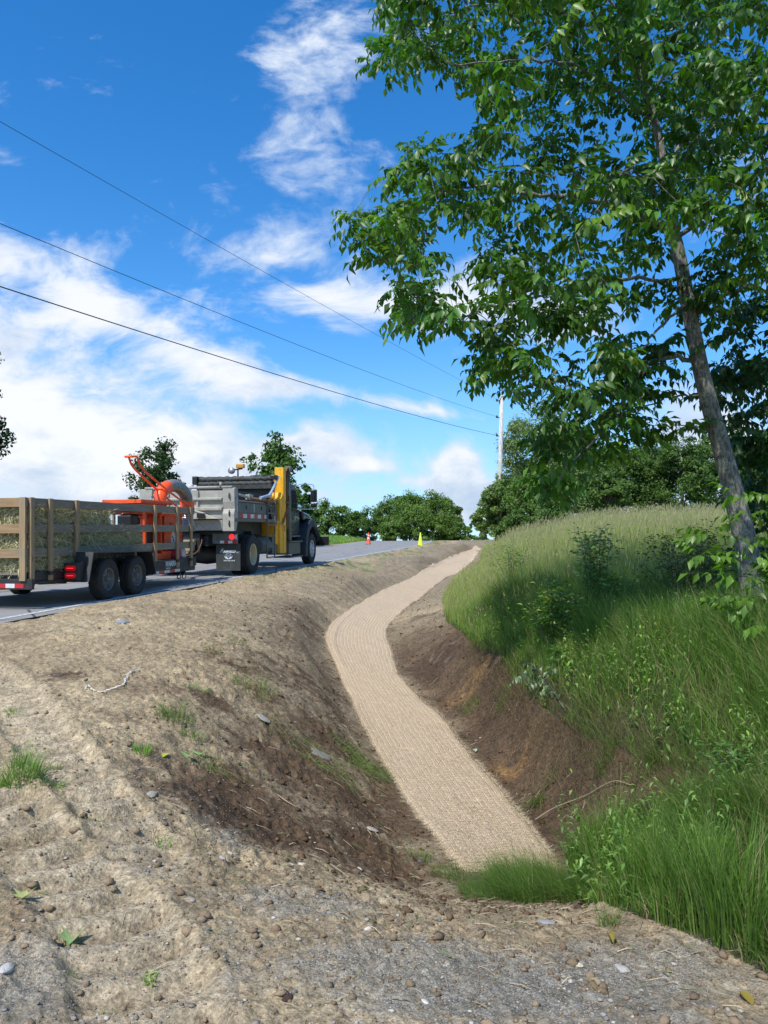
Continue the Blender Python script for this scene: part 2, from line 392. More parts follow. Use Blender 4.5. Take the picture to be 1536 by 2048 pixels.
# ------------------------------------------------------------------ materials
def new_mat(name):
    m = bpy.data.materials.new(name); m.use_nodes = True; t = NT(m.node_tree)
    return m, t, m.node_tree.nodes['Principled BSDF'], m.node_tree.nodes['Material Output']
def simple(name, col, rough=.6, metal=0.0, var=.12, scale=6, bump=.0, bscale=40, dirt=None, dirt_amt=.4, emit=None, estr=0, coat=0, stretch=(1, 1, 1)):
    m, t, b, out = new_mat(name)
    tc = t.add('ShaderNodeTexCoord'); mp = t.add('ShaderNodeMapping'); t.l.new(tc.outputs['Object'], mp.inputs[0]); mp.inputs['Scale'].default_value = stretch
    n = t.noise(mp.outputs[0], scale, 6, .6)
    c = t.mix(t.mr(n, .3, .7), tuple(x*(1-var) for x in col), tuple(min(1, x*(1+var)) for x in col))
    if dirt:
        d = t.noise(mp.outputs[0], scale*.6+1.3, 8, .7)
        c = t.mix(t.m('MULTIPLY', t.mr(d, .48, .72), dirt_amt), c, dirt)
        t.l.new(t.mr(d, .4, .7, rough, min(1, rough+.25)), b.inputs['Roughness'])
    else: b.inputs['Roughness'].default_value = rough
    t.l.new(c, b.inputs['Base Color']); b.inputs['Metallic'].default_value = metal
    if coat: b.inputs['Coat Weight'].default_value = coat
    if emit: b.inputs['Emission Color'].default_value = (*emit, 1); b.inputs['Emission Strength'].default_value = estr
    if bump:
        bp = t.add('ShaderNodeBump'); bp.inputs['Strength'].default_value = bump; bp.inputs['Distance'].default_value = .01
        t.l.new(t.noise(mp.outputs[0], bscale, 5, .6), bp.inputs['Height']); t.l.new(bp.outputs[0], b.inputs['Normal'])
    return m
DIRT = (.20, .16, .11)
M = {}
M['rubber'] = simple('tyre_rubber', (.022, .022, .022), .85, bump=.5, bscale=60, dirt=(.09, .08, .065), dirt_amt=.6)
M['black'] = simple('black_steel', (.018, .018, .019), .5, dirt=(.07, .06, .05), dirt_amt=.5)
M['blackgloss'] = simple('black_plastic', (.012, .012, .013), .35)
M['grey_paint'] = simple('grey_truck_paint', (.105, .108, .092), .5, dirt=(.22, .20, .16), dirt_amt=.5, scale=4, bump=.1)
M['light_grey'] = simple('worn_light_grey_steel', (.36, .345, .30), .6, dirt=(.16, .14, .11), dirt_amt=.6, scale=3.5, bump=.2)
M['silver'] = simple('silver_steel', (.42, .44, .47), .38, metal=.7, dirt=(.2, .18, .15), dirt_amt=.3)
M['bluegrey'] = simple('blue_grey_tube', (.30, .36, .46), .45, dirt=(.16, .14, .12), dirt_amt=.35)
M['navy'] = simple('navy_paint', (.012, .018, .042), .22, coat=.8, dirt=(.05, .05, .05), dirt_amt=.25)
M['fender'] = simple('dark_plastic_fender', (.022, .028, .038), .55, dirt=(.07, .07, .07), dirt_amt=.3)
M['teal'] = simple('dark_teal_steel', (.018, .026, .032), .6)
M['yellow'] = simple('yellow_paint', (.85, .43, .015), .45, dirt=(.22, .12, .04), dirt_amt=.55, scale=3)
M['orange'] = simple('orange_paint', (.80, .085, .012), .42, dirt=(.30, .07, .03), dirt_amt=.45, scale=4)
M['orange_shine'] = simple('bright_orange_paint', (.88, .10, .014), .35, dirt=(.5, .12, .05), dirt_amt=.3)
M['cream'] = simple('cream_rim', (.52, .47, .30), .5, dirt=(.2, .16, .1), dirt_amt=.5)
M['rim'] = simple('grey_rim', (.13, .135, .135), .5, metal=.3, dirt=(.12, .10, .08), dirt_amt=.4)
M['alu'] = simple('polished_rim', (.55, .55, .56), .3, metal=.85, dirt=(.2, .18, .16), dirt_amt=.4)
M['red'] = simple('red_reflector', (.48, .02, .03), .4); M['white'] = simple('white_reflector', (.62, .62, .60), .4, dirt=(.3, .28, .25), dirt_amt=.3)
M['redlamp'] = simple('red_lamp', (.5, .01, .01), .3, emit=(1, .03, .04), estr=1.2)
M['redlampdim'] = simple('red_lens', (.42, .010, .016), .2, emit=(1, .02, .03), estr=.12)
M['amber'] = simple('amber_lens', (.55, .26, .03), .3)
M['lettering'] = simple('pale_lettering', (.62, .64, .64), .5)
M['letter_black'] = simple('black_lettering', (.03, .02, .02), .5)
M['emblem_blue'] = simple('blue_emblem', (.16, .22, .38), .5)
M['glass'] = simple('dark_glass', (.015, .02, .024), .08)
M['chrome'] = simple('chrome', (.7, .7, .72), .15, metal=1.0)
M['rust'] = simple('rusty_metal', (.17, .085, .05), .8, dirt=(.3, .22, .15), dirt_amt=.5)
M['khaki'] = simple('khaki_hitch', (.34, .28, .16), .6, dirt=(.1, .09, .07), dirt_amt=.4)
M['tarp'] = simple('black_tarp', (.03, .032, .03), .6, var=.5, scale=9, dirt=(.12, .12, .11), dirt_amt=.7)
M['hose'] = simple('grey_flex_hose', (.28, .285, .28), .42, metal=.35, var=.3, scale=20)
M['plate'] = simple('dark_diamond_plate', (.045, .048, .05), .45, metal=.4, bump=.7, bscale=90)
M['checker'] = simple('worn_chute_plate', (.48, .44, .34), .5, dirt=(.25, .2, .14), dirt_amt=.5, bump=.5, bscale=70)
M['cone_o'] = simple('orange_cone_plastic', (.85, .09, .02), .5); M['cone_y'] = simple('lime_cone_plastic', (.62, .85, .02), .5, emit=None)
M['leafgreen'] = None

def wood(name, col, col2, axis):
    m, t, b, out = new_mat(name)
    tc = t.add('ShaderNodeTexCoord'); mp = t.add('ShaderNodeMapping'); t.l.new(tc.outputs['Object'], mp.inputs[0])
    sc = [14, 14, 14]; sc[axis] = .9; mp.inputs['Scale'].default_value = sc
    n = t.noise(mp.outputs[0], 2.2, 7, .65, 1.2); n2 = t.noise(tc.outputs['Object'], 2.1, 4, .6)
    c = t.mix(t.mr(n, .3, .72), col2, col); c = t.mix(t.m('MULTIPLY', t.mr(n2, .45, .7), .45), c, (.20, .18, .15))
    kn = t.add('ShaderNodeTexVoronoi'); mp2 = t.add('ShaderNodeMapping'); t.l.new(tc.outputs['Object'], mp2.inputs[0]); s3 = [6, 6, 6]; s3[axis] = 1.6; mp2.inputs['Scale'].default_value = s3
    t.l.new(mp2.outputs[0], kn.inputs['Vector']); kn.inputs['Scale'].default_value = 1.0
    c = t.mix(t.mr(kn.outputs[0], .10, .04), c, (.10, .055, .025))
    t.l.new(c, b.inputs['Base Color']); b.inputs['Roughness'].default_value = .75
    bp = t.add('ShaderNodeBump'); bp.inputs['Strength'].default_value = .5; bp.inputs['Distance'].default_value = .004; t.l.new(n, bp.inputs['Height']); t.l.new(bp.outputs[0], b.inputs['Normal'])
    return m
M['wood_x'] = wood('board_wood_across', (.38, .25, .125), (.23, .145, .07), 0)
M['wood_y'] = wood('board_wood_along_shaded', (.27, .232, .172), (.15, .130, .098), 1)  # darker and greyer than the tailgate wood: the side boards' shade put into the colour
M['wood_z'] = wood('post_wood', (.40, .285, .16), (.25, .17, .09), 2)

def attr_mat(name, rough=.7, trans=0.0, spec=.3, bump=0.0, bscale=80, vary=.0, attr='col', tcol=None):
    """colour comes from a per-point colour attribute; optional translucency for leaves and blades"""
    m, t, b, out = new_mat(name)
    a = t.add('ShaderNodeAttribute', attribute_name=attr); c = a.outputs['Color']
    if vary:
        g = t.add('ShaderNodeNewGeometry'); n = t.noise(g.outputs['Position'], 18, 3, .5)
        c = t.mix(t.m('MULTIPLY', t.mr(n, .35, .65), vary), c, (0, 0, 0))
    t.l.new(c, b.inputs['Base Color']); b.inputs['Roughness'].default_value = rough; b.inputs['Specular IOR Level'].default_value = spec
    if bump:
        g = t.add('ShaderNodeNewGeometry')
        bp = t.add('ShaderNodeBump'); bp.inputs['Strength'].default_value = bump; bp.inputs['Distance'].default_value = .02; t.l.new(t.noise(g.outputs['Position'], bscale, 5, .6), bp.inputs['Height']); t.l.new(bp.outputs[0], b.inputs['Normal'])
    if trans:
        tr = t.add('ShaderNodeBsdfTranslucent'); mul = t.mix(1.0, c, tcol or (1.5, 2.0, .45), 'MULTIPLY'); t.l.new(mul, tr.inputs[0])
        mx = t.add('ShaderNodeMixShader'); mx.inputs[0].default_value = trans; t.l.new(b.outputs[0], mx.inputs[1]); t.l.new(tr.outputs[0], mx.inputs[2]); t.l.new(mx.outputs[0], out.inputs[0])
    return m
M['leaf'] = attr_mat('leaf', .42, .30, .45)
M['farleaf'] = attr_mat('far_leaf', .6, .25, .2)
M['blade'] = attr_mat('grass_blade', .5, .30, .3)
M['straw'] = attr_mat('straw_stalk', .7, .15, .25, tcol=(1, .95, .7))
M['stone'] = attr_mat('stone', .85, 0, .3, bump=.5, bscale=120)
M['clod'] = attr_mat('soil_clod', .95, 0, .1, bump=.6, bscale=90)

def bark(name, ca, cb, scale=1.0):
    m, t, b, out = new_mat(name)
    g = t.add('ShaderNodeTexCoord'); mp = t.add('ShaderNodeMapping'); t.l.new(g.outputs['Object'], mp.inputs[0]); mp.inputs['Scale'].default_value = (1, 1, .35)
    n = t.noise(mp.outputs[0], 38*scale, 8, .68); n2 = t.noise(g.outputs['Object'], 9*scale, 5, .6); sp = t.noise(g.outputs['Object'], 60*scale, 3, .6)
    c = t.mix(t.mr(n, .35, .65), ca, cb); c = t.mix(t.m('MULTIPLY', t.mr(n2, .5, .68), t.mr(sp, .45, .6)), c, (.42, .43, .36))
    t.l.new(c, b.inputs['Base Color']); b.inputs['Roughness'].default_value = .9
    bp = t.add('ShaderNodeBump'); bp.inputs['Strength'].default_value = .9; bp.inputs['Distance'].default_value = .02; t.l.new(n, bp.inputs['Height']); t.l.new(bp.outputs[0], b.inputs['Normal'])
    return m
M['bark'] = bark('grey_bark', (.070, .066, .056), (.27, .268, .235)); M['darkbark'] = bark('dark_bark', (.04, .033, .026), (.12, .10, .08))

# ------------------------------------------------------------------ ground
def build_ground():
    ang = np.concatenate([np.linspace(-180, -42, 60)[:-1], np.linspace(-42, 42, 760), np.linspace(42, 180, 60)[1:-1]])
    ang = np.radians(ang); na = len(ang)
    rad = np.concatenate([[.25, .6, 1.0], np.geomspace(1.4, 30, 640), np.geomspace(30, 130, 90)[1:], np.geomspace(130, 4000, 24)[1:]]); nr = len(rad)
    A, RR = np.meshgrid(ang, rad); X = np.sin(A)*RR; Y = np.cos(A)*RR
    p = np.stack([X, Y], -1); s, v = sv(p)
    Z = ground_z(X, Y)
    dense = RR < 90
    rel = np.zeros_like(Z); rel[dense] = relief(X[dense], Y[dense], s[dense], v[dense]); Z = Z+rel
    # ---- what the soil is, zone by zone
    x, y = X, Y; c = v-road_shift(s)
    n1 = fbm(x*.8, y*.8, 5, 4); n2 = fbm(x*3.1, y*3.1, 6, 4); n3 = fbm(x*11, y*11, 7, 3)
    dry = np.array([.340, .262, .155]); tan = np.array([.42, .330, .198]); brown = np.array([.108, .071, .042]); dark = np.array([.062, .040, .025]); grey = np.array([.270, .240, .180]); rustc = np.array([.24, .135, .048]); green = np.array([.09, .13, .035]); bgrey = np.array([.215, .198, .160])
    col = dry[None, None]*(.72+.55*n2[..., None])
    def lay(cc, m): nonlocal col; m = np.clip(m, 0, 1)[..., None]; col = col*(1-m)+cc*m
    lay(tan*(.85+.3*n3[..., None]), sstep(.52, .66, n1)*.8)
    def zone(px, py, rx, ry, amp=.55):
        q = gpt(px, py); a = gpt(px+rx, py); b = gpt(px, py+ry); rr = max(.2, math.hypot(*(a-q)[:2])); rl = max(.2, math.hypot(*(b-q)[:2]))
        dx = (x-q[0])/rr; dy = (y-q[1])/rl; return np.exp(-(dx*dx+dy*dy)*1.1)
    def blotch(z, lo=.35, hi=.6): return sstep(lo-.12, hi+.10, z*.75+(n1-.5)*.25+(n2-.5)*.55+(n3-.5)*.6)
    # moist brown soil on the ditch sides
    md, al = pl_dist(x, y, MAT_C)
    side = sstep(2.6, 1.1, md)*(s > -7.5)*(s < 3)
    lay(np.array([.225, .175, .112])*(.75+.5*n3[..., None]), side*.75*sstep(.2, .5, n2+.15))
    br = np.maximum.reduce([zone(560, 1650, 150, 70), zone(480, 1620, 90, 40), zone(650, 1560, 120, 70), zone(760, 1720, 130, 40)*1.2, zone(780, 1600, 70, 80), zone(680, 1500, 60, 50)*.8, zone(430, 1410, 60, 25)*.8, zone(130, 1350, 60, 22)*.8, zone(470, 1330, 70, 22)*.7, zone(590, 1440, 90, 60)*.55, zone(480, 1560, 70, 30)*.8, zone(640, 1400, 60, 40)*.5, side*.40, zone(1080, 1500, 130, 90)])
    lay(brown*(.8+.5*n3[..., None]), blotch(br, .30, .52))
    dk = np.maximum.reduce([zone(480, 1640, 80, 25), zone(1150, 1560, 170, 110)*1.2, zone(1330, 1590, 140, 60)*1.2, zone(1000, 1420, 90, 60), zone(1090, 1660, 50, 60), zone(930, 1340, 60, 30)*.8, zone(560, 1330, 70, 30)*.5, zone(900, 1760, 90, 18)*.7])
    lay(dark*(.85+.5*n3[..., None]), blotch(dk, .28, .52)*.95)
    lay(brown*1.1, blotch(np.maximum(zone(1040, 1440, 90, 60), zone(1000, 1560, 60, 60)), .35, .6)*.7)
    lay(brown*1.25, blotch(np.maximum.reduce([zone(300, 1380, 110, 40), zone(250, 1430, 80, 20), zone(30, 1270, 100, 12)*.9, zone(520, 1210, 40, 10)*.5]), .42, .66)*.55)
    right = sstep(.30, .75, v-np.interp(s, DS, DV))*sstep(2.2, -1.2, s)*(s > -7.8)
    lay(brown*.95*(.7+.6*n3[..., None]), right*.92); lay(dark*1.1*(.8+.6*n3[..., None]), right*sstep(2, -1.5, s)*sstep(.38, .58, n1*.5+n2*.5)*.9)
    lay(rustc*(.8+.4*n3[..., None]), np.maximum(zone(950, 1360, 30, 14), zone(1015, 1540, 34, 20))*.7*sstep(.3, .6, n3))
    # sunlit graded bank further on stays dry grey-brown
    lay(np.array([.245, .195, .125])*(.75+.5*n3[..., None]), sstep(2, 7, s)*sstep(.9, 1.8, v)*(1-sstep(9, 10, v))*.85)
    lay(tan*.95, sstep(2, 8, s)*sstep(2.3, 1.2, v)*(v > .2)*sstep(.35, .6, n2)*.7)
    # gravel of the apron
    r = np.hypot(x, y)
    gv = np.maximum.reduce([zone(60, 1950, 200, 90), zone(600, 1800, 160, 60)*.7, zone(900, 1950, 400, 110)*1.1, zone(1300, 1920, 250, 90)*1.1, zone(450, 1680, 60, 30)*.6, zone(80, 1640, 90, 40)*.6])
    gmask = blotch(gv, .28, .55); lay(grey*(.75+.5*n3[..., None]), gmask*.8)
    lay(bgrey*(.75+.5*n3[..., None]), blotch(np.maximum(zone(1150, 2000, 420, 110), zone(60, 2030, 160, 60)), .3, .6)*.8)  # darker gravel grey; at lower right the shade there is put into the colour
    lay(brown*1.3, blotch(np.maximum.reduce([zone(80, 1830, 60, 20), zone(210, 2010, 80, 25)]), .3, .5)*.6)
    for P, w in TRACKS:
        d, al = pl_dist(x, y, P); lay(np.array([.45, .365, .24])*(1-.22*sstep(.1, -.6, np.sin(al*2*math.pi/.25+d*6)))[..., None]*(.85+.3*n3[..., None]), sstep(w+.10, w-.04, d)*.85*sstep(.22, .45, n2))
    grav = np.clip(.25+.75*gmask, 0, 1)*np.clip((col.sum(-1)-.25)*2.5, 0.05, 1)
    # soil under meadow and verges
    g = grass_amount(x, y); lay(np.array([.055, .050, .025])*(.7+.7*n3[..., None]), g)
    gtone = np.array([.13, .17, .045])*(.75+.5*n2[..., None])
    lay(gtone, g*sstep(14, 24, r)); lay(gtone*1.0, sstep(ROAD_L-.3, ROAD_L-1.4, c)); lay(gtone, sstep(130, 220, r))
    lay(green*1.3, sstep(1.1, .8, np.abs(c-.95))*sstep(5, 12, s)*sstep(.55, .65, n2)*.8)
    lay(gtone, sstep(62, 75, s)*(v > 1.5))
    faces = []
    idx = np.arange(nr*na).reshape(nr, na); nx = np.roll(idx, -1, axis=1)
    F = np.stack([idx[:-1], nx[:-1], nx[1:], idx[1:]], -1).reshape(-1, 4)
    VV = np.stack([X, Y, Z], -1).reshape(-1, 3)
    # close the small hole under the camera with a fan made of quads
    cen = len(VV); VV = np.vstack([VV, [[0, 0, float(ground_z(0, 0))]]]); ring = idx[0]
    fan = [(ring[(i+2) % na], ring[(i+1) % na], ring[i], cen) for i in range(0, na-1, 2)]
    F = np.vstack([F[:, ::-1], np.array(fan)])
    colr = np.vstack([col.reshape(-1, 3), [[.2, .17, .12]]])
    m, t, b, out = new_mat('soil')
    a = t.add('ShaderNodeAttribute', attribute_name='col'); g_ = t.add('ShaderNodeNewGeometry'); pos = g_.outputs['Position']
    ga = t.add('ShaderNodeAttribute', attribute_name='grav'); gq = ga.outputs['Fac']
    f1 = t.noise(pos, 26, 8, .72); f2 = t.noise(pos, 90, 6, .7); f3 = t.noise(pos, 4.5, 6, .6); vo = t.add('ShaderNodeTexVoronoi'); t.l.new(pos, vo.inputs['Vector']); vo.inputs['Scale'].default_value = 55
    vo2 = t.add('ShaderNodeTexVoronoi'); t.l.new(pos, vo2.inputs['Vector']); vo2.inputs['Scale'].default_value = 130
    k = t.m('MULTIPLY', t.mr(f1, .27, .73, .45, 1.5), t.mr(f2, .27, .73, .62, 1.36)); k = t.m('MULTIPLY', k, t.mr(f3, .3, .7, .86, 1.14))
    kk = t.comb(k, k, k); c_ = t.mix(1.0, a.outputs['Color'], kk, 'MULTIPLY')
    peb = t.m('MULTIPLY', t.mr(vo2.outputs['Distance'], .34, .22), t.mr(t.noise(pos, 31, 3, .5), .56, .66)); hs_ = t.add('ShaderNodeSeparateColor'); t.l.new(vo2.outputs['Color'], hs_.inputs[0]); pc = t.mix(hs_.outputs[0], (.10, .09, .08), (.62, .59, .52)); c_ = t.mix(t.m('MULTIPLY', peb, t.m('MULTIPLY', gq, .85)), c_, pc); vo3 = t.add('ShaderNodeTexVoronoi'); t.l.new(pos, vo3.inputs['Vector']); vo3.inputs['Scale'].default_value = 260; h3 = t.add('ShaderNodeSeparateColor'); t.l.new(vo3.outputs['Color'], h3.inputs[0]); c_ = t.mix(t.m('MULTIPLY', t.mr(h3.outputs[1], .80, .84), t.m('MULTIPLY', gq, .6)), c_, (.55, .52, .46)); c_ = t.mix(t.m('MULTIPLY', t.mr(h3.outputs[2], .80, .84), t.m('MULTIPLY', gq, .5)), c_, (.07, .06, .05))
    t.l.new(c_, b.inputs['Base Color']); b.inputs['Roughness'].default_value = .95; b.inputs['Specular IOR Level'].default_value = .15
    h = t.m('ADD', t.m('MULTIPLY', f1, .6), t.m('ADD', t.m('MULTIPLY', f2, .35), t.m('MULTIPLY', vo.outputs['Distance'], .25)))
    bp = t.add('ShaderNodeBump'); bp.inputs['Strength'].default_value = 1.0; bp.inputs['Distance'].default_value = .020; t.l.new(h, bp.inputs['Height']); t.l.new(bp.outputs[0], b.inputs['Normal'])
    o = np_mesh('ground', VV, F, [m], smooth=True, attrs={'col': colr, 'grav': np.r_[grav.ravel(), 0]}); tag(o, 'bare graded soil and gravel apron sloping into a ditch, with grassy banks', 'ground', kind='structure')
build_ground()

def strip(name, s_vals, e0, e1, lift, mat, nv, label, cat, jag=0, edge_noise=0):
    vs = []; cross = np.linspace(0, 1, nv)
    for s in s_vals:
        sh = float(road_shift(np.array(s)))
        a, b = e0, e1+(edge_noise*(float(fbm(np.array(s*1.3), np.array(.5), 8, 4))-.5) if edge_noise else 0)
        for k in cross:
            v = a+(b-a)*k+sh; X, Y = xy(s, v); crown = 0.05*(1-((v-sh+3.1)/3.5)**2)*0
            sc = min(s, 200); vs.append((X, Y, O[2]+GR*sc+float(crest(np.array(float(sc))))-.02*0+lift+crown))
    n = len(s_vals); f = [(i*nv+k, i*nv+k+1, (i+1)*nv+k+1, (i+1)*nv+k) for i in range(n-1) for k in range(nv-1)]
    o = np_mesh(name, vs, f, [mat], smooth=True); return tag(o, label, cat, kind='structure')
def build_road():
    m, t, b, out = new_mat('asphalt'); g = t.add('ShaderNodeNewGeometry'); pos = g.outputs['Position']
    n = t.noise(pos, 120, 4, .7); n2 = t.noise(pos, 1.1, 6, .6); n3 = t.noise(pos, 9, 6, .7)
    c = t.mix(t.mr(n, .3, .7), (.18, .176, .168), (.31, .303, .288)); c = t.mix(t.m('MULTIPLY', t.mr(n2, .4, .65), .5), c, (.29, .28, .26)); c = t.mix(t.m('MULTIPLY', t.mr(n3, .55, .7), .5), c, (.25, .215, .16))
    vo = t.add('ShaderNodeTexVoronoi'); vo.feature = 'DISTANCE_TO_EDGE'; t.l.new(pos, vo.inputs['Vector']); vo.inputs['Scale'].default_value = .5
    c = t.mix(t.mr(vo.outputs[0], .012, .006), c, (.06, .06, .06))
    t.l.new(c, b.inputs['Base Color']); b.inputs['Roughness'].default_value = .85
    bp = t.add('ShaderNodeBump'); bp.inputs['Strength'].default_value = .6; bp.inputs['Distance'].default_value = .006; t.l.new(n, bp.inputs['Height']); t.l.new(bp.outputs[0], b.inputs['Normal'])
    sv_ = list(np.concatenate([np.arange(-60, -6, 3), np.arange(-6, 70, .5), np.arange(70, 150, 3)]))
    strip('road', sv_, ROAD_L, ROAD_R, .004, m, 9, 'grey asphalt road climbing past the parked trailer and truck', 'road', edge_noise=.22)
    mp, t, b, out = new_mat('line_paint'); g = t.add('ShaderNodeNewGeometry'); n = t.noise(g.outputs['Position'], 22, 6, .7)
    t.l.new(t.mix(t.mr(n, .46, .62), (.60, .60, .57), (.22, .21, .2)), b.inputs['Base Color']); b.inputs['Roughness'].default_value = .7
    strip('road_marking', sv_, .00, .11, .009, mp, 2, 'worn white edge line along the road', 'road marking')
    my, t, b, out = new_mat('yellow_paint_line'); g = t.add('ShaderNodeNewGeometry'); n = t.noise(g.outputs['Position'], 22, 6, .7)
    t.l.new(t.mix(t.mr(n, .46, .62), (.55, .36, .04), (.22, .2, .16)), b.inputs['Base Color'])
    strip('road_marking', sv_, -3.25, -3.15, .009, my, 2, 'worn yellow centre line of the road', 'road marking')
build_road()
# ------------------------------------------------------------------ erosion blanket laid in the ditch
RNG = np.random.default_rng(7)
MATE_L = [(925, 1745, -1.24), (885, 1702, -1.22), (850, 1650, -1.22), (790, 1570, -1.18), (745, 1500, -1.12), (702, 1400, -.96), (665, 1320, -.82), (649, 1280, -.72), (664, 1245, -.68), (735, 1197, -.58), (832, 1150, -.48), (907, 1110, -.40), (950, 1091, -.33)]
MATE_R = [(1112, 1735, -1.20), (1088, 1690, -1.20), (1058, 1650, -1.20), (1008, 1585, -1.18), (940, 1508, -1.10), (868, 1418, -.96), (805, 1365, -.86), (784, 1300, -.76), (776, 1255, -.68), (840, 1198, -.58), (900, 1152, -.48), (955, 1110, -.40), (985, 1091, -.33)]
def fine_z(x, y): return ground_z(x, y, True)
def build_mat():
    def sm(P, w):
        d = np.r_[0, np.cumsum(np.hypot(*np.diff(P, axis=0).T))]; t = np.linspace(0, d[-1], 500); Q = np.stack([np.interp(t, d, P[:, 0]), np.interp(t, d, P[:, 1])], 1); k = np.hanning(w); k /= k.sum(); h = w//2
        pad = lambda a: np.r_[2*a[0]-a[h:0:-1], a, 2*a[-1]-a[-2:-h-2:-1]]; return np.stack([np.convolve(pad(Q[:, i]), k, 'valid') for i in (0, 1)], 1)
    L = sm(smooth_poly(np.array([gpt(p[0], p[1])[:2] for p in MATE_L]), 24), 31); Rr = sm(smooth_poly(np.array([gpt(p[0], p[1])[:2] for p in MATE_R]), 24), 31)
    n = len(L); NC = 40; seg = np.r_[0, np.cumsum(np.hypot(*np.diff((L+Rr)/2, axis=0).T))]
    # resample by length so that near rows are dense
    tt = np.concatenate([np.arange(0, 9, .03), np.arange(9, 20, .08), np.arange(20, seg[-1], .25)])
    Lx = np.stack([np.interp(tt, seg, L[:, k]) for k in (0, 1)], 1); Rx = np.stack([np.interp(tt, seg, Rr[:, k]) for k in (0, 1)], 1)
    # ragged edges
    wob = (fbm(tt*3, tt*0, 4, 4)-.5)*.045; wob2 = (fbm(tt*3, tt*0+5, 5, 4)-.5)*.06
    D = Rx-Lx; Lx = Lx+D*wob[:, None]; Rx = Rx+D*wob2[:, None]
    c = np.linspace(0, 1, NC); P = Lx[:, None]*(1-c[None, :, None])+Rx[:, None]*c[None, :, None]
    zz = ground_z(P[..., 0], P[..., 1]); s, v = sv(P); zz = zz+relief(P[..., 0], P[..., 1], s, v)*.6
    fold = .020*np.exp(-((c[None]-.13-.02*np.sin(tt*.8)[:, None])/.03)**2)*sstep(5, 7, tt)[:, None]*sstep(13, 10, tt)[:, None]
    ripple = (fbm(tt[:, None]*1.3+c[None]*.6, c[None]*3+tt[:, None]*0, 12, 4)-.5)*.045
    zz = zz*1.0+.030+ripple+fold+.012*(vnoise(P[..., 0]*45, P[..., 1]*45, 3)-.5)
    edge = np.minimum(c, 1-c)[None]; zz = zz-.022*sstep(.05, 0, edge)-.028*sstep(.22, 0, tt)[:, None]
    W_ = np.hypot(*(Rx-Lx).T)
    uv = np.stack([np.broadcast_to(c[None]*1.1, zz.shape), np.broadcast_to(tt[:, None], zz.shape)], -1)
    nr, nc = zz.shape; idx = np.arange(nr*nc).reshape(nr, nc)
    F = np.stack([idx[:-1, :-1], idx[:-1, 1:], idx[1:, 1:], idx[1:, :-1]], -1).reshape(-1, 4)
    VV = np.stack([P[..., 0], P[..., 1], zz], -1).reshape(-1, 3)
    nv = len(VV); low = VV.copy(); low[:, 2] -= .014                     # the blanket has a thickness
    VV2 = np.vstack([VV, low]); per = np.concatenate([idx[0, :], idx[1:, -1], idx[-1, -2::-1], idx[-2:0:-1, 0]]); pn = np.roll(per, -1)
    rim = np.stack([per, per+nv, pn+nv, pn], -1); F2 = np.vstack([F, F[:, ::-1]+nv, rim])
    m, t, b, out = new_mat('woven_straw_blanket')
    a = t.add('ShaderNodeAttribute', attribute_name='uvm'); sep = t.add('ShaderNodeSeparateXYZ'); t.l.new(a.outputs['Vector'], sep.inputs[0]); u_, v_ = sep.outputs[0], sep.outputs[1]
    g = t.add('ShaderNodeNewGeometry'); pos = g.outputs['Position']
    wig = t.m('MULTIPLY', t.m('SUBTRACT', t.noise(pos, 7, 3, .5), .5), .018)
    fr = t.m('FRACT', t.m('DIVIDE', t.m('ADD', u_, wig), .060)); line = t.mr(t.m('ABSOLUTE', t.m('SUBTRACT', fr, .5)), .13, .03)
    fr2 = t.m('FRACT', t.m('DIVIDE', t.m('ADD', v_, t.m('MULTIPLY', wig, 1.6)), .022)); stitch = t.mr(t.m('ABSOLUTE', t.m('SUBTRACT', fr2, .5)), .36, .2, .0, 1)
    cross = t.mr(t.m('ABSOLUTE', t.m('SUBTRACT', t.m('FRACT', t.m('DIVIDE', t.m('ADD', v_, t.m('MULTIPLY', wig, 2.)), .05)), .5)), .15, .04)
    fib = t.noise(t.comb(t.m('MULTIPLY', u_, 30), t.m('MULTIPLY', v_, 110), 0.0), 1.0, 6, .75, 1.5); fib2 = t.noise(pos, 150, 4, .7); big = t.noise(pos, 2.2, 5, .6); mid = t.noise(pos, 14, 5, .65)
    cc = t.mix(t.mr(fib, .32, .68), (.31, .222, .135), (.72, .565, .385)); cc = t.mix(t.m('MULTIPLY', t.mr(fib2, .45, .7), .4), cc, (.23, .16, .09))
    cc = t.mix(t.m('MULTIPLY', t.mr(big, .4, .7), .35), cc, (.52, .39, .24)); cc = t.mix(t.m('MULTIPLY', t.mr(mid, .5, .72), .3), cc, (.72, .60, .42))
    cc = t.mix(t.m('MULTIPLY', t.m('MULTIPLY', line, .95), t.mr(stitch, 0, 1, .45, 1)), cc, (.80, .68, .50)); cc = t.mix(t.m('MULTIPLY', cross, .45), cc, (.24, .155, .09))
    t.l.new(cc, b.inputs['Base Color']); b.inputs['Roughness'].default_value = .85; b.inputs['Specular IOR Level'].default_value = .2
    hgt = t.m('ADD', t.m('MULTIPLY', fib, .5), t.m('SUBTRACT', t.m('MULTIPLY', fib2, .5), t.m('MULTIPLY', line, .5)))
    bp = t.add('ShaderNodeBump'); bp.inputs['Strength'].default_value = 1.0; bp.inputs['Distance'].default_value = .012; t.l.new(hgt, bp.inputs['Height']); t.l.new(bp.outputs[0], b.inputs['Normal'])
    o = np_mesh('erosion_blanket', VV2, F2, [m], smooth=True, attrs={'uvm': np.vstack([uv.reshape(-1, 2)]*2)})
    tag(o, 'long tan woven straw erosion blanket lining the bottom of the ditch', 'erosion blanket')
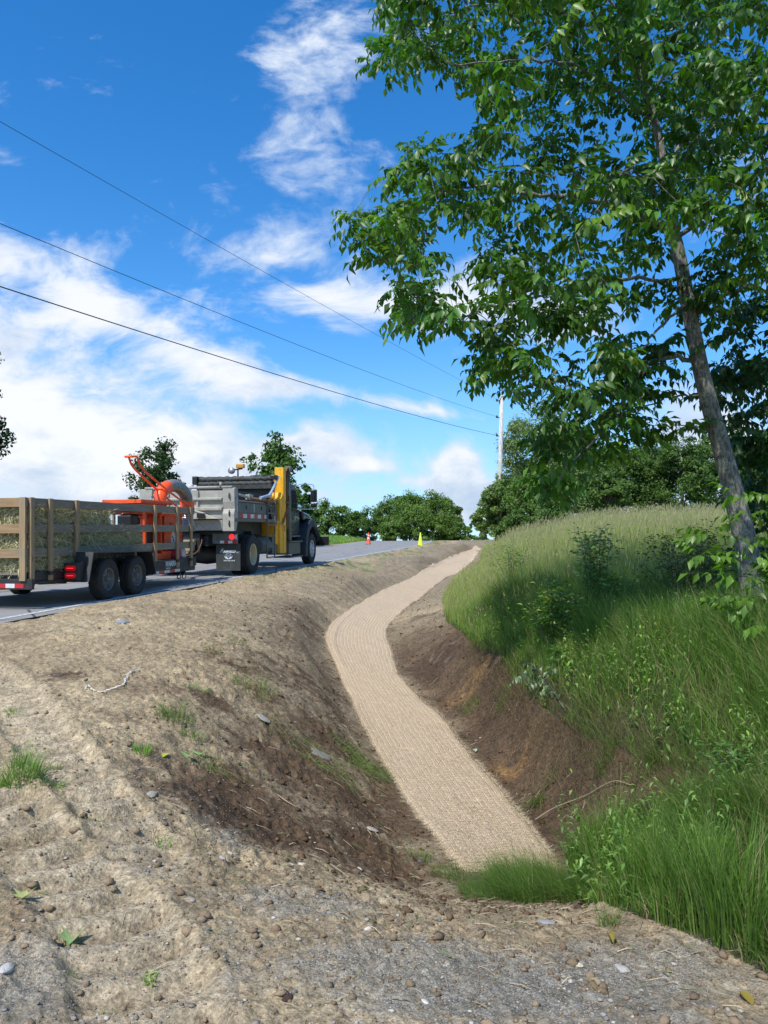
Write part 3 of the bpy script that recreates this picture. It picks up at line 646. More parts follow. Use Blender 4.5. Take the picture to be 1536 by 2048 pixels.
    # loose fibres: on the face and fraying at both edges
    k = 34000; row = (RNG.random(k)**1.8*len(tt)*.75).astype(int); cc_ = RNG.random(k); ed = RNG.random(k) < .45; cc_[ed] = np.where(RNG.random(ed.sum()) < .5, RNG.normal(0, .012, ed.sum()), 1+RNG.normal(0, .012, ed.sum()))
    base = Lx[row]*(1-cc_[:, None])+Rx[row]*cc_[:, None]; ci = np.clip((cc_*(NC-1)).astype(int), 0, NC-1); bz = zz[row, ci]+.004
    th = RNG.random(k)*2*np.pi; ln = RNG.uniform(.015, .05, k)*np.where(ed, 1.5, 1); dx = np.cos(th)*ln; dy = np.sin(th)*ln; dz = RNG.uniform(-.002, .014, k)*np.where(ed, 1.3, 1)
    w = RNG.uniform(.0008, .0022, k)
    A = np.stack([base[:, 0], base[:, 1], bz], 1); B = A+np.stack([dx, dy, dz], 1); N = np.stack([-dy, dx, np.zeros(k)], 1)/ln[:, None]*w[:, None]
    vs = np.stack([A-N, A+N, B], 1).reshape(-1, 3); fs = np.arange(3*k).reshape(-1, 3)
    tone = RNG.uniform(.45, 1.25, k)[:, None]*np.array([.68, .56, .37]); f = np_mesh('loose_fibre', vs, fs, [M['straw']], parent=o, attrs={'col': np.repeat(tone, 3, 0)}); f['kind'] = 'stuff'
    return Lx, Rx
MAT_L, MAT_R = build_mat()
def on_mat(x, y): return in_poly(x, y, np.vstack([MAT_L[::8], MAT_R[::-8]]))

# ------------------------------------------------------------------ grass, weeds and litter
def blades(pos, hgt, wid, lean, az, colr, nseg=3, curve=1.0, tipcol=None):
    """curved tapering blades; arrays over n blades"""
    n = len(pos); t = np.linspace(0, 1, nseg+1); V_ = []; C_ = []
    dx, dy = np.cos(az), np.sin(az); fx = RNG.normal(0, 1, n); fy = RNG.normal(0, 1, n); q = np.hypot(fx, fy); fx /= q; fy /= q
    for k, tk in enumerate(t):
        off = lean*hgt*(tk**(1+curve)); z = hgt*(tk-lean*lean*.35*tk**2)
        c = pos+np.stack([dx*off, dy*off, z], 1); w = wid*(1-tk)**.7*.5 if k < nseg else wid*0
        cc = colr*(.80+.30*tk) if tipcol is None else colr*(1-tk)+tipcol*tk
        if k < nseg:
            s = np.stack([fx*w, fy*w, 0*w], 1); V_ += [c-s, c+s]; C_ += [cc, cc]
        else: V_.append(c); C_.append(cc)
    nv = 2*nseg+1; VV = np.stack(V_, 1).reshape(-1, 3); CC = np.stack(C_, 1).reshape(-1, 3)
    tri = []
    for k in range(nseg-1): tri += [(2*k, 2*k+1, 2*k+3), (2*k, 2*k+3, 2*k+2)]
    tri.append((2*nseg-2, 2*nseg-1, 2*nseg)); tri = np.array(tri)
    F = (np.arange(n)[:, None, None]*nv+tri[None]).reshape(-1, 3)
    return VV, F, CC
class Acc:
    def __init__(s): s.V = []; s.F = []; s.C = []; s.n = 0
    def add(s, V_, F, C): s.V.append(V_); s.F.append(F+s.n); s.C.append(np.clip(C, 0, 1)); s.n += len(V_)
    def build(s, name, mats, parent=None, off=None, smooth=False):
        VV = np.vstack(s.V)
        if off is not None: VV = VV-np.asarray(off)
        return np_mesh(name, VV, np.vstack(s.F), mats, parent=parent, attrs={'col': np.vstack(s.C)}, smooth=smooth)
GREENS = np.array([[.100, .190, .026], [.135, .240, .034], [.075, .150, .026], [.165, .245, .055], [.110, .200, .045]])
def gcol(n, mul=1.0, straw=.08):
    c = GREENS[RNG.integers(0, len(GREENS), n)]*RNG.uniform(.75, 1.3, (n, 1))*mul
    k = RNG.random(n) < straw; c[k] = np.array([.36, .29, .15])*RNG.uniform(.7, 1.1, (k.sum(), 1)); return c
def sample_polar(n, r0, r1, a0, a1, p=1.0):
    """points around the viewer's standing place, density falling as 1/r^(2-p)"""
    u = RNG.random(n); r = r0*(r1/r0)**u if p == 0 else (r0**p+(r1**p-r0**p)*u)**(1/p); a = np.radians(RNG.uniform(a0, a1, n)); return np.sin(a)*r, np.cos(a)*r
def keep_grass(x, y, which):
    k = in_poly(x, y, which)
    return k
def build_grass():
    # tall meadow on the rise
    a = Acc()
    x, y = sample_polar(330000, 8.5, 46, 1, 42, p=.9); k = in_poly(x, y, MEADOW); x, y = x[k], y[k]; r = np.hypot(x, y); n = len(x)
    z = ground_z(x, y); s, v = sv(np.stack([x, y], 1)); edge, _ = pl_dist(x, y, GE1); up = sstep(.0, 1.8, edge)
    patch = fbm(x*.35, y*.35, 91, 4); patch2 = fbm(x*1.2, y*1.2, 92, 3)
    h = (.22+.34*up)*(.65+.6*patch2)*RNG.uniform(.7, 1.15, n); wd = np.maximum(.0045, r*.00048)*RNG.uniform(.7, 1.4, n)
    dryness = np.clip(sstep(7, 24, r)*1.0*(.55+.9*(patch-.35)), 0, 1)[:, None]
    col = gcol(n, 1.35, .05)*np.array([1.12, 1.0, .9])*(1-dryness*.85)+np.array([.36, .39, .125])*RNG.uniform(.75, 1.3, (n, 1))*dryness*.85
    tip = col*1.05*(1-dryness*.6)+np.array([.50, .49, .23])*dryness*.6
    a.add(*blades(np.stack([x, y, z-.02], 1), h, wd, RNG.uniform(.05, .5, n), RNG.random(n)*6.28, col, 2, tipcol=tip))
    # seed heads standing over the meadow
    q = RNG.random(n) < .16; q &= r > 11; m = q.sum(); hh = h[q]*RNG.uniform(1.05, 1.5, m)
    p = np.stack([x[q], y[q], z[q]], 1); az = RNG.random(m)*6.28
    a.add(*blades(p, hh, np.maximum(.002, r[q]*.00022), np.full(m, .12), az, np.tile([.20, .21, .08], (m, 1)), 2, tipcol=np.tile([.34, .30, .17], (m, 1))))
    top = p+np.stack([np.cos(az)*.12*hh, np.sin(az)*.12*hh, hh*.93], 1)
    a.add(*blades(top, hh*.16, np.maximum(.008, r[q]*.00060), np.full(m, .3), az, np.tile([.32, .28, .155], (m, 1)), 2, tipcol=np.tile([.42, .36, .22], (m, 1))))
    o = a.build('meadow_grass', [M['blade']]); tag(o, 'tall green meadow grass with tan seed heads covering the rise', 'meadow grass', kind='stuff')
    # lush rank grass near the ditch, right-hand side
    a = Acc()
    x, y = sample_polar(170000, 2.6, 13, 5, 46, p=1.0); k = in_poly(x, y, MEADOW) | in_poly(x, y, LOWER); x, y = x[k], y[k]; n = len(x); r = np.hypot(x, y)
    e1, _ = pl_dist(x, y, GE1); e2, _ = pl_dist(x, y, np.vstack([GE2b, GE2])); e = np.where(in_poly(x, y, LOWER), e2, e1); up = sstep(0, .9, e)
    clump = fbm(x*2.6, y*2.6, 93, 3); k = RNG.random(n) < .35+1.1*sstep(.3, .55, clump)*(.35+.65*up); x, y, up, clump, r = x[k], y[k], up[k], clump[k], r[k]; n = len(x)
    z = ground_z(x, y); h = (.16+.42*up)*(.5+.9*clump)*RNG.uniform(.6, 1.25, n); wd = RNG.uniform(.004, .009, n)*(.7+.05*r)
    az = np.where(RNG.random(n) < .6, RNG.normal(3.3, .9, n), RNG.random(n)*6.28)          # leaning down the bank
    tone = fbm(x*.9, y*.9, 95, 3)[:, None]
    a.add(*blades(np.stack([x, y, z-.02], 1), h, wd, RNG.beta(2, 3, n)*1.25, az, gcol(n, .95, .13)*(.7+.6*tone), 4, curve=1.1))
    # dead thatch at the broken edge of the turf
    m = 6000; i = RNG.integers(0, len(GE1)-6, m)+5; i = np.minimum(i, len(GE1)-2); f = RNG.random(m)[:, None]; p = GE1[i]*(1-f)+GE1[i+1]*f+RNG.normal(0, .13, (m, 2))
    a.add(*blades(np.c_[p, ground_z(p[:, 0], p[:, 1])], RNG.uniform(.05, .22, m), RNG.uniform(.002, .005, m), RNG.uniform(.5, 1.3, m), RNG.normal(3.6, .8, m), np.array([.27, .21, .11])*RNG.uniform(.3, 1.1, (m, 1)), 3))
    o = a.build('bank_grass', [M['blade']]); tag(o, 'lush long grass spilling over the bank and down to the gravel', 'bank grass', kind='stuff')
    # verge beyond the road and on the far ground
    a = Acc(); n = 60000; s = RNG.uniform(-5, 95, n); v = road_shift(s)+ROAD_L-.5-RNG.random(n)**1.6*26; x, y = xy(s, v); z = ground_z(x, y); r = np.hypot(x, y)
    a.add(*blades(np.stack([x, y, z], 1), RNG.uniform(.12, .4, n), np.maximum(.006, r*.0007), RNG.uniform(.1, .5, n), RNG.random(n)*6.28, gcol(n, 1.6, .12), 1))
    n = 9000; s = RNG.uniform(5, 60, n); v = road_shift(s)+.75+RNG.normal(0, .22, n); x, y = xy(s, v); k = fbm(s*.35, v*1.5, 96, 3) > .52; x, y = x[k], y[k]; n = len(x)
    a.add(*blades(np.stack([x, y, ground_z(x, y, True)], 1), RNG.uniform(.02, .07, n), np.full(n, .008), RNG.uniform(.1, .6, n), RNG.random(n)*6.28, gcol(n, 1.5, .2), 1))
    o = a.build('verge_grass', [M['blade']]); tag(o, 'short green grass on the verges of the road', 'verge grass', kind='stuff')
build_grass()

def tuft(px, py, rad, n, h, label, name='grass_tuft', cat='grass tuft', mul=1.2, straw=.08, lean=.6, wid=.004, az0=None, group='grass tufts on the bare ground', kind=None):
    c = gpt(px, py); ang = RNG.random(n)*6.28; rr = rad*np.sqrt(RNG.random(n)); x = c[0]+np.cos(ang)*rr; y = c[1]+np.sin(ang)*rr; z = fine_z(x, y)
    az = ang+RNG.normal(0, .7, n) if az0 is None else RNG.normal(az0, .6, n)
    V_, F, C = blades(np.stack([x, y, z-.01], 1), h*RNG.uniform(.45, 1.1, n), wid*RNG.uniform(.6, 1.4, n), lean*RNG.uniform(.3, 1.5, n), az, gcol(n, mul, straw), 3)
    o = np_mesh(name, V_-c, F, [M['blade']], attrs={'col': np.clip(C, 0, 1)}); o.location = c
    return tag(o, label, cat, None if kind else group, kind)
tuft(40, 1560, .13, 420, .17, 'thick bright green grass tuft at the left edge beside the tyre tracks', lean=.7)
tuft(95, 1568, .10, 200, .08, 'low flat green grass tuft spreading right of the thick tuft', lean=1.2)
tuft(285, 1508, .06, 90, .09, 'yellow-green weed tuft with a few yellow leaves on the apron', mul=1.9, wid=.007)
tuft(350, 1440, .14, 170, .19, 'upright blue-green grass tuft standing above the brown soil', mul=1.0)
tuft(385, 1475, .10, 90, .10, 'small green tuft right below the upright blue-green one', mul=1.1)
tuft(505, 1385, .20, 170, .24, 'pale wilting grass tuft lying on the brow of the ditch', mul=1.3, straw=.45, lean=1.0)
tuft(425, 1305, .10, 90, .14, 'brown dried grass tuft on the flat dirt near the road', mul=.8, straw=.9)
tuft(475, 1285, .14, 80, .12, 'sparse greenish grass tuft right of the brown dried one', mul=1.0, straw=.3)
tuft(395, 1385, .12, 90, .09, 'thin green tuft between the twine and the brow of the ditch', straw=.1)
tuft(25, 1420, .06, 70, .08, 'little green tuft in the gravel near the left edge', lean=.8)
tuft(105, 1528, .05, 60, .07, 'small green tuft just behind the thick bright one', lean=.8)
tuft(325, 1685, .05, 60, .06, 'tiny bright green tuft on the stony crest left of the brown soil', mul=1.4)
tuft(300, 1950, .03, 40, .04, 'tiny bright green sprout low in the gravel', mul=1.7, wid=.008)
tuft(215, 2005, .03, 30, .04, 'small yellow-green sprout at the bottom of the gravel', mul=1.7)
tuft(150, 1940, .03, 26, .035, 'faint green sprout among grey pebbles at lower left', mul=1.3)
tuft(175, 1640, .08, 40, .05, 'straggly low tuft in the middle of the sandy tracks', mul=1.1, lean=1.2)
tuft(945, 1420, .12, 130, .20, 'bent grass tuft hanging on the right bank of the ditch', mul=1.1, az0=3.4, lean=1.1, straw=.25)
tuft(1010, 1400, .10, 130, .18, 'green tuft drooping beside the wilted branch', mul=1.2, az0=3.6, lean=1.1, straw=.15)
tuft(1075, 1610, .07, 110, .22, 'loose grass tuft fallen against the right edge of the blanket', mul=1.0, az0=3.9, lean=1.3, straw=.3)
tuft(1100, 1560, .08, 80, .16, 'pale grass tuft on the brown bank above the fallen one', mul=1.0, az0=3.7, lean=1.3, straw=.5)
tuft(1215, 1520, .08, 140, .26, 'arched grass tuft hanging over the dark hollow', mul=1.1, az0=3.7, lean=1.2)
tuft(1300, 1540, .09, 150, .26, 'long arched grass tuft on the lip of the dark hollow', mul=1.0, az0=3.7, lean=1.2)
tuft(1060, 1785, .26, 3200, .30, 'dense dark green fine grass tuft at the lower end of the blanket', mul=.85, straw=.02, lean=1.1, az0=2.6, wid=.0028)
tuft(1150, 1790, .20, 1500, .26, 'dense fine grass tuft between blanket end and tall grass', mul=.85, straw=.02, lean=1.1, az0=2.9, wid=.0028)
tuft(965, 1788, .16, 700, .13, 'fine grass tuft wrapped round the left corner of the blanket end', mul=.9, straw=.04, lean=1.0, az0=2.4, wid=.0028)
tuft(900, 1748, .14, 300, .10, 'thin fine grass tuft along the foot of the brown slope', mul=.9, straw=.1, lean=1.0, az0=2.4, wid=.0028)
tuft(840, 1718, .10, 110, .12, 'sparse green tuft above the foot of the brown slope', mul=1.1, straw=.2)
tuft(1000, 1742, .03, 60, .09, 'short green tuft poking up through the blanket end', mul=.8, lean=.4, wid=.003)
tuft(1218, 1850, .05, 60, .14, 'narrow green tuft alone on the gravel near the tall grass', mul=1.0, lean=.5, wid=.003)
tuft(640, 1520, .30, 200, .16, 'scattered torn grass lying on the ditch slope', mul=1.5, straw=.35, lean=2.2, az0=-.7)
tuft(730, 1545, .24, 420, .18, 'mat of torn green grass beside the left edge of the blanket', mul=1.2, straw=.25, lean=2.2, az0=-.6)
tuft(690, 1500, .2, 130, .16, 'torn grass strewn above the mat beside the blanket', mul=1.2, straw=.3, lean=2.2, az0=-.7)
tuft(560, 1460, .2, 110, .14, 'wisps of torn grass high on the ditch slope', mul=1.1, straw=.5, lean=2.0, az0=-.8)
tuft(420, 1530, .12, 120, .15, 'matted dry and green tuft at the top of the brown soil', mul=1.2, straw=.5, lean=1.6, az0=-1.0)
tuft(100, 1260, .45, 130, .05, 'low green patch in the dirt close to the road', mul=1.1, straw=.3, name='ground_cover', cat='ground cover', kind='stuff')
tuft(330, 1228, .3, 70, .05, 'faint grass patch at the road shoulder behind the trailer wheels', mul=1.1, straw=.3, name='ground_cover', cat='ground cover', kind='stuff')
for q, (px, py) in enumerate([(1185, 1760), (1215, 1720), (1250, 1790), (1310, 1800), (1380, 1840), (1450, 1860), (1500, 1890)]):
    tuft(px, py, .16, 260, .55, ['leftmost tall grass clump right of the blanket end', 'tall grass clump standing against the dark hollow', 'tall grass clump over the tip of the grey gravel', 'straight tall grass clump in the middle of the gravel edge', 'broad tall grass clump leaning over the gravel', 'tall grass clump near the right edge of the gravel', 'rightmost tall grass clump at the gravel edge'][q],
         mul=.95, straw=.04, lean=.35, wid=.006, cat='grass clump', name='grass_clump', group='tall grass clumps along the gravel')

# ------------------------------------------------------------------ stones, clods, straw litter
def stones(n, xs, ys, rad, cols, name, label, cat, mat, flat=.6, sink=.35):
    base = np.array([(1, 0, 0), (-1, 0, 0), (0, 1, 0), (0, -1, 0), (0, 0, 1), (0, 0, -1), (.6, .6, .55), (-.6, .6, .55), (-.6, -.6, .55), (.6, -.6, .55)])
    F0 = np.array([(0, 6, 9), (2, 7, 6), (1, 8, 7), (3, 9, 8), (4, 6, 7), (4, 7, 8), (4, 8, 9), (4, 9, 6), (0, 2, 6), (2, 1, 7), (1, 3, 8), (3, 0, 9), (0, 5, 2), (2, 5, 1), (1, 5, 3), (3, 5, 0)])
    jit = RNG.uniform(.72, 1.25, (n, 10, 1)); th = RNG.random(n)*6.28; c, s = np.cos(th), np.sin(th)
    st = np.stack([RNG.uniform(.8, 1.4, n), RNG.uniform(.7, 1.1, n), RNG.uniform(.5, .95, n)*flat*1.3], 1)
    P = base[None]*jit*st[:, None]*rad[:, None, None]; X = P[..., 0]*c[:, None]-P[..., 1]*s[:, None]; Y = P[..., 0]*s[:, None]+P[..., 1]*c[:, None]
    z = fine_z(xs, ys); VV = np.stack([X+xs[:, None], Y+ys[:, None], P[..., 2]+(z+rad*(.5-sink))[:, None]], -1).reshape(-1, 3)
    F = (np.arange(n)[:, None, None]*10+F0[None]).reshape(-1, 3)
    o = np_mesh(name, VV, F, [mat], attrs={'col': np.repeat(cols, 10, 0)}, smooth=False); return tag(o, label, cat, kind='stuff')
def litter_pts(n, r0, r1, a0=-36, a1=34, p=.7):
    x, y = sample_polar(n, r0, r1, a0, a1, p); k = ~(in_poly(x, y, MEADOW) | in_poly(x, y, LOWER) | on_mat(x, y)); s, v = sv(np.stack([x, y], 1)); k &= v > .45
    return x[k], y[k]
x, y = litter_pts(75000, 2.0, 14, p=.5); dens = fbm(x*1.4, y*1.4, 101, 3); side = pl_dist(x, y, MAT_C)[0]; k = RNG.random(len(x)) < np.clip((dens-.3)*2.2, .05, 1)*np.where(side < 2.0, .25, 1); x, y = x[k], y[k]
rad = np.minimum(.0022/(RNG.random(len(x))**.40), .013)
pal = np.array([[.34, .31, .26], [.42, .39, .33], [.24, .23, .21], [.30, .25, .18], [.50, .47, .40], [.20, .20, .20]])
stones(len(x), x, y, rad, pal[RNG.integers(0, 6, len(x))]*RNG.uniform(.7, 1.1, (len(x), 1)), 'gravel', 'grey and tan pebbles scattered over the dirt apron', 'gravel', M['stone'])
x, y = litter_pts(45000, 2.2, 22, p=.6); md = pl_dist(x, y, MAT_C)[0]; k = RNG.random(len(x)) < np.clip(1.3-md*.30, .14, 1); x, y, md = x[k], y[k], md[k]
rad = np.minimum(.0040/(RNG.random(len(x))**.45), .026); near = sstep(3.2, 1.2, md)[:, None]
stones(len(x), x, y, rad, (np.array([.10, .062, .036])*near+np.array([.27, .20, .13])*(1-near))*RNG.uniform(.7, 1.25, (len(x), 1)), 'soil_crumbs', 'crumbled clods of dirt on the graded slopes', 'soil crumbs', M['clod'], flat=.8)
def build_litter():
    x, y = litter_pts(9000, 2.2, 16, p=.8); md = pl_dist(x, y, MAT_C)[0]; k = RNG.random(len(x)) < np.clip(1.1-md*.33, .08, 1); x, y = x[k], y[k]; n = len(x)
    th = RNG.normal(-.7, .9, n); ln = RNG.uniform(.02, .13, n); w = RNG.uniform(.0007, .0018, n); ex, ey = x+np.cos(th)*ln, y+np.sin(th)*ln
    A = np.stack([x, y, fine_z(x, y)+.006], 1); B = np.stack([ex, ey, fine_z(ex, ey)+.006+RNG.uniform(0, .02, n)], 1); Mi = (A+B)/2+np.array([0, 0, .008]); N = np.stack([-np.sin(th)*w, np.cos(th)*w, w*.6], 1)
    vs = np.stack([A-N, A+N, Mi-N, Mi+N, B], 1).reshape(-1, 3); F = (np.arange(n)[:, None, None]*5+np.array([(0, 1, 3), (0, 3, 2), (2, 3, 4)])[None]).reshape(-1, 3)
    c = np.array([.46, .37, .24])*RNG.uniform(.5, 1.2, (n, 1)); g = RNG.random(n) < .22; c[g] = np.array([.12, .20, .05])
    o = np_mesh('plant_litter', vs, F, [M['straw']], attrs={'col': np.repeat(c, 5, 0)}); tag(o, 'dry stalks and roots strewn over the ditch slopes', 'plant litter', kind='stuff')
build_litter()
def rock(px, py, r, col, label, flat=.5, yaw=0, asp=1.5, cat='stone', name='stone', group='single stones on the bare ground'):
    c = gpt(px, py); c[2] = float(fine_z(c[0], c[1])); bm = bmesh.new(); bmesh.ops.create_icosphere(bm, subdivisions=3, radius=1)
    sd = RNG.random()*100
    for v in bm.verts:
        p = v.co.copy(); k = 1+.35*(float(vnoise(np.array(p.x*1.6+sd), np.array(p.y*1.6+p.z*1.3), 5))-.5)+.12*(float(vnoise(np.array(p.x*5+sd), np.array(p.y*5+p.z*4), 6))-.5)
        v.co = Vector((p.x*asp*r*k, p.y*r*k, p.z*r*flat*k))
    me = bpy.data.meshes.new(name); bm.to_mesh(me); bm.free(); a = me.attributes.new('col', 'FLOAT_COLOR', 'POINT'); a.data.foreach_set('color', list((*col, 1))*len(me.vertices))
    me.polygons.foreach_set('use_smooth', [True]*len(me.polygons)); me.materials.append(M['stone']); o = link(bpy.data.objects.new(name, me)); e = .06
    nv = Vector((-(float(fine_z(c[0]+e, c[1]))-float(fine_z(c[0]-e, c[1])))/(2*e), -(float(fine_z(c[0], c[1]+e))-float(fine_z(c[0], c[1]-e)))/(2*e), 1)).normalized()
    o.location = Vector(c)+nv*(r*flat*.05); o.rotation_euler = (nv.to_track_quat('Z', 'Y') @ Matrix.Rotation(yaw, 3, 'Z').to_quaternion()).to_euler()
    return tag(o, label, cat, group)
rock(392, 1754, .020, (.33, .32, .30), 'rounded grey stone sitting alone right of the sandy tracks', yaw=.3)
rock(380, 1806, .020, (.34, .30, .25), 'brownish stone below the rounded grey one', yaw=1.2)
rock(460, 1714, .018, (.48, .45, .38), 'pale oval stone on the stony crest under the brown soil', yaw=-.6)
rock(605, 1745, .020, (.55, .50, .40), 'cream stone at the right end of the stony crest', yaw=.2)
rock(585, 1738, .016, (.50, .47, .40), 'smaller pale stone touching the cream one on its left')
rock(445, 1731, .018, (.38, .36, .33), 'grey oval stone below the pale oval one')
rock(305, 1592, .028, (.34, .32, .28), 'flat light grey stone beside the lug prints')
rock(640, 1512, .065, (.25, .23, .20), 'long flat grey slab lying on the ditch slope', flat=.25, yaw=-.9, asp=1.8)
rock(527, 1447, .05, (.40, .37, .32), 'short pale slab high on the ditch slope', flat=.2, yaw=-.8, asp=1.6)
rock(745, 1668, .035, (.58, .52, .42), 'splintered cream chip on the brown slope near the blanket', flat=.18, yaw=-.7, asp=2.4)
rock(245, 1245, .06, (.24, .26, .30), 'blue-grey stone on the flat dirt behind the twine')
rock(720, 1745, .018, (.50, .48, .43), 'pale stone at the foot of the brown slope')
rock(840, 1722, .02, (.14, .13, .13), 'dark stone at the foot of the brown slope')
rock(1155, 1925, .018, (.60, .55, .42), 'cream stone in the grey gravel below the fine grass')
rock(1245, 1935, .022, (.42, .40, .36), 'broken grey stone in the gravel at lower right')
rock(737, 1860, .013, (.60, .58, .54), 'small white stone in the gravel under the ditch end')
rock(1090, 1845, .03, (.30, .31, .30), 'half-buried bluish stone just below the fine grass', flat=.35)
rock(850, 1995, .014, (.62, .60, .56), 'white stone near the bottom middle of the gravel')
rock(12, 1950, .022, (.50, .48, .44), 'whitish stone at the lower left edge')
rock(118, 1352, .05, (.10, .07, .05), 'dark brown clod beside the first tyre track', flat=.7, cat='clod', name='clod', group='clods')
rock(800, 1770, .022, (.085, .06, .045), 'dark clod at the lip under the brown slope', flat=.8, cat='clod', name='clod', group='clods')
rock(575, 1997, .016, (.06, .035, .028), 'dark reddish clod in the gravel at the bottom', flat=.8, cat='clod', name='clod', group='clods')
rock(650, 1815, .02, (.10, .07, .05), 'brown clod in the gravel under the stony crest', flat=.8, cat='clod', name='clod', group='clods')
def ground_leaf(px, py, size, col, label, lobes=5, yaw=0.0, lift=.02):
    c = gpt(px, py); c[2] = float(fine_z(c[0], c[1])); pts = []; n = lobes*2
    for i in range(n+1):
        a = math.pi*(.15+1.7*i/n); r = size*(1.0 if i % 2 == 0 else .45); r *= .75+.45*math.sin((a-.1)/2); pts.append((math.cos(a-math.pi/2)*r, math.sin(a-math.pi/2)*r))
    if lobes == 3: pts = [(size*.42*math.sin(2*math.pi*i/14)*(1 if True else 0), -size*math.cos(2*math.pi*i/14)*(1+.15*(i == 7))) for i in range(15)]
    pts = [(math.cos(yaw)*a-math.sin(yaw)*b, math.sin(yaw)*a+math.cos(yaw)*b) for a, b in pts]
    top = [(0, 0, 0)]+[(a, b, lift*(.2+abs(a)/size*1.6)) for a, b in pts]; bot = [(p[0], p[1], p[2]-.0012) for p in top]; k = len(top)
    fs = [(0, i, i+1) for i in range(1, k-1)]+[(k, k+i+1, k+i) for i in range(1, k-1)]
    o = np_mesh('fallen_leaf', np.array(top+bot), np.array(fs), [M['leaf']], attrs={'col': np.tile(col, (2*k, 1))}); o.location = (c[0], c[1], c[2]+.006)
    return tag(o, label, 'leaf', 'fallen leaves on the ground')
ground_leaf(143, 1860, .055, (.36, .47, .20), 'pale green lobed leaf lying on the sandy track', yaw=.5, lift=.03)
ground_leaf(45, 1800, .05, (.50, .50, .22), 'yellowish lobed leaf lying at the left edge', yaw=-.4)
ground_leaf(1222, 1884, .035, (.38, .30, .06), 'yellow leaf standing in the gravel under the narrow tuft', lobes=3, lift=.05)
ground_leaf(1190, 1972, .05, (.44, .34, .20), 'dry tan leaf in the gravel at lower right', lobes=3)
ground_leaf(1493, 2000, .045, (.34, .26, .05), 'ochre leaf in the gravel at the bottom right', lobes=3)
ground_leaf(330, 1518, .05, (.60, .60, .05), 'bright yellow leaf beside the yellow-green weed', lobes=3)
ground_leaf(375, 1515, .06, (.28, .48, .14), 'light green leaf right of the bright yellow one', lobes=3, yaw=1)
ground_leaf(400, 1508, .06, (.34, .50, .18), 'light green leaf nearest the top of the brown soil', lobes=3, yaw=2)
ground_leaf(950, 1502, .06, (.5, .55, .42), 'whitish green leaf on the rust-coloured bank', lobes=3)
def twine():
    P = [(170, 1380), (176, 1376), (184, 1381), (205, 1382), (225, 1379), (242, 1376), (250, 1367), (253, 1358), (262, 1352), (270, 1345), (279, 1340)]
    pts = []
    for px, py in P: c = gpt(px, py); pts.append((c[0], c[1], float(fine_z(c[0], c[1]))+.012))
    sp = smooth_poly(np.array(pts), 8); sp[:, :2] += RNG.normal(0, .010, sp[:, :2].shape)
    mb = MB(); mb.tube(sp, .0055, 5); o = mb.build('twine', M['twine']); tag(o, 'kinked length of white baling twine lying on the dirt', 'twine')
M['twine'] = simple('white_twine', (.72, .66, .58), .7); twine()
def stick(P, r, col_mat, label, sub=True):
    pts = []
    for i, (px, py, up) in enumerate(P): c = gpt(px, py); pts.append((c[0], c[1], float(fine_z(c[0], c[1]))+up))
    mb = MB(); mb.tube(smooth_poly(np.array(pts), 5), r, 6); o = mb.build('stick', M['stalk']); return tag(o, label, 'stick', 'bare sticks on the ditch sides')
M['stalk'] = simple('dry_stalk', (.36, .28, .18), .8)
stick([(1070, 1645, .02), (1110, 1628, .05), (1170, 1600, .05), (1225, 1580, .06), (1262, 1570, .03)], .0035, None, 'long pale stick lying across the brown bank right of the blanket')
stick([(555, 1595, .01), (575, 1610, .015), (602, 1622, .01)], .004, None, 'short pale stick on the brown slope left of the blanket')
stick([(735, 1790, .01), (700, 1765, .015), (655, 1738, .01)], .003, None, 'thin pale stick along the lip of the gravel')
# ------------------------------------------------------------------ trees
def tube_mesh(chains, name, mat, parent, off=(0, 0, 0), attr=None):
    """chains: list of (points, radii, sides); one continuous wooden mesh"""
    V_ = []; F = []; nb = 0
    for pts, rad, n in chains:
        pts = np.asarray(pts); m = len(pts)
        if m < 2: continue
        d = np.gradient(pts, axis=0); d /= np.maximum(np.linalg.norm(d, axis=1, keepdims=True), 1e-9)
        up = np.array([0, 0, 1.]) if abs(d[0, 2]) < .9 else np.array([0, 1., 0]); fr = []
        for k in range(m):
            x = np.cross(d[k], up); x /= max(np.linalg.norm(x), 1e-9); up = np.cross(x, d[k]); fr.append((x, up.copy()))
        a = np.arange(n)*2*np.pi/n
        for k in range(m):
            x, u = fr[k]; V_.append(pts[k]+(np.cos(a)[:, None]*x+np.sin(a)[:, None]*u)*rad[k])
        for k in range(m-1):
            for j in range(n): F.append((nb+k*n+j, nb+k*n+(j+1) % n, nb+(k+1)*n+(j+1) % n, nb+(k+1)*n+j))
        nb += m*n
    return np_mesh(name, np.vstack(V_)-np.asarray(off), np.array(F), [mat], parent=parent, smooth=True)

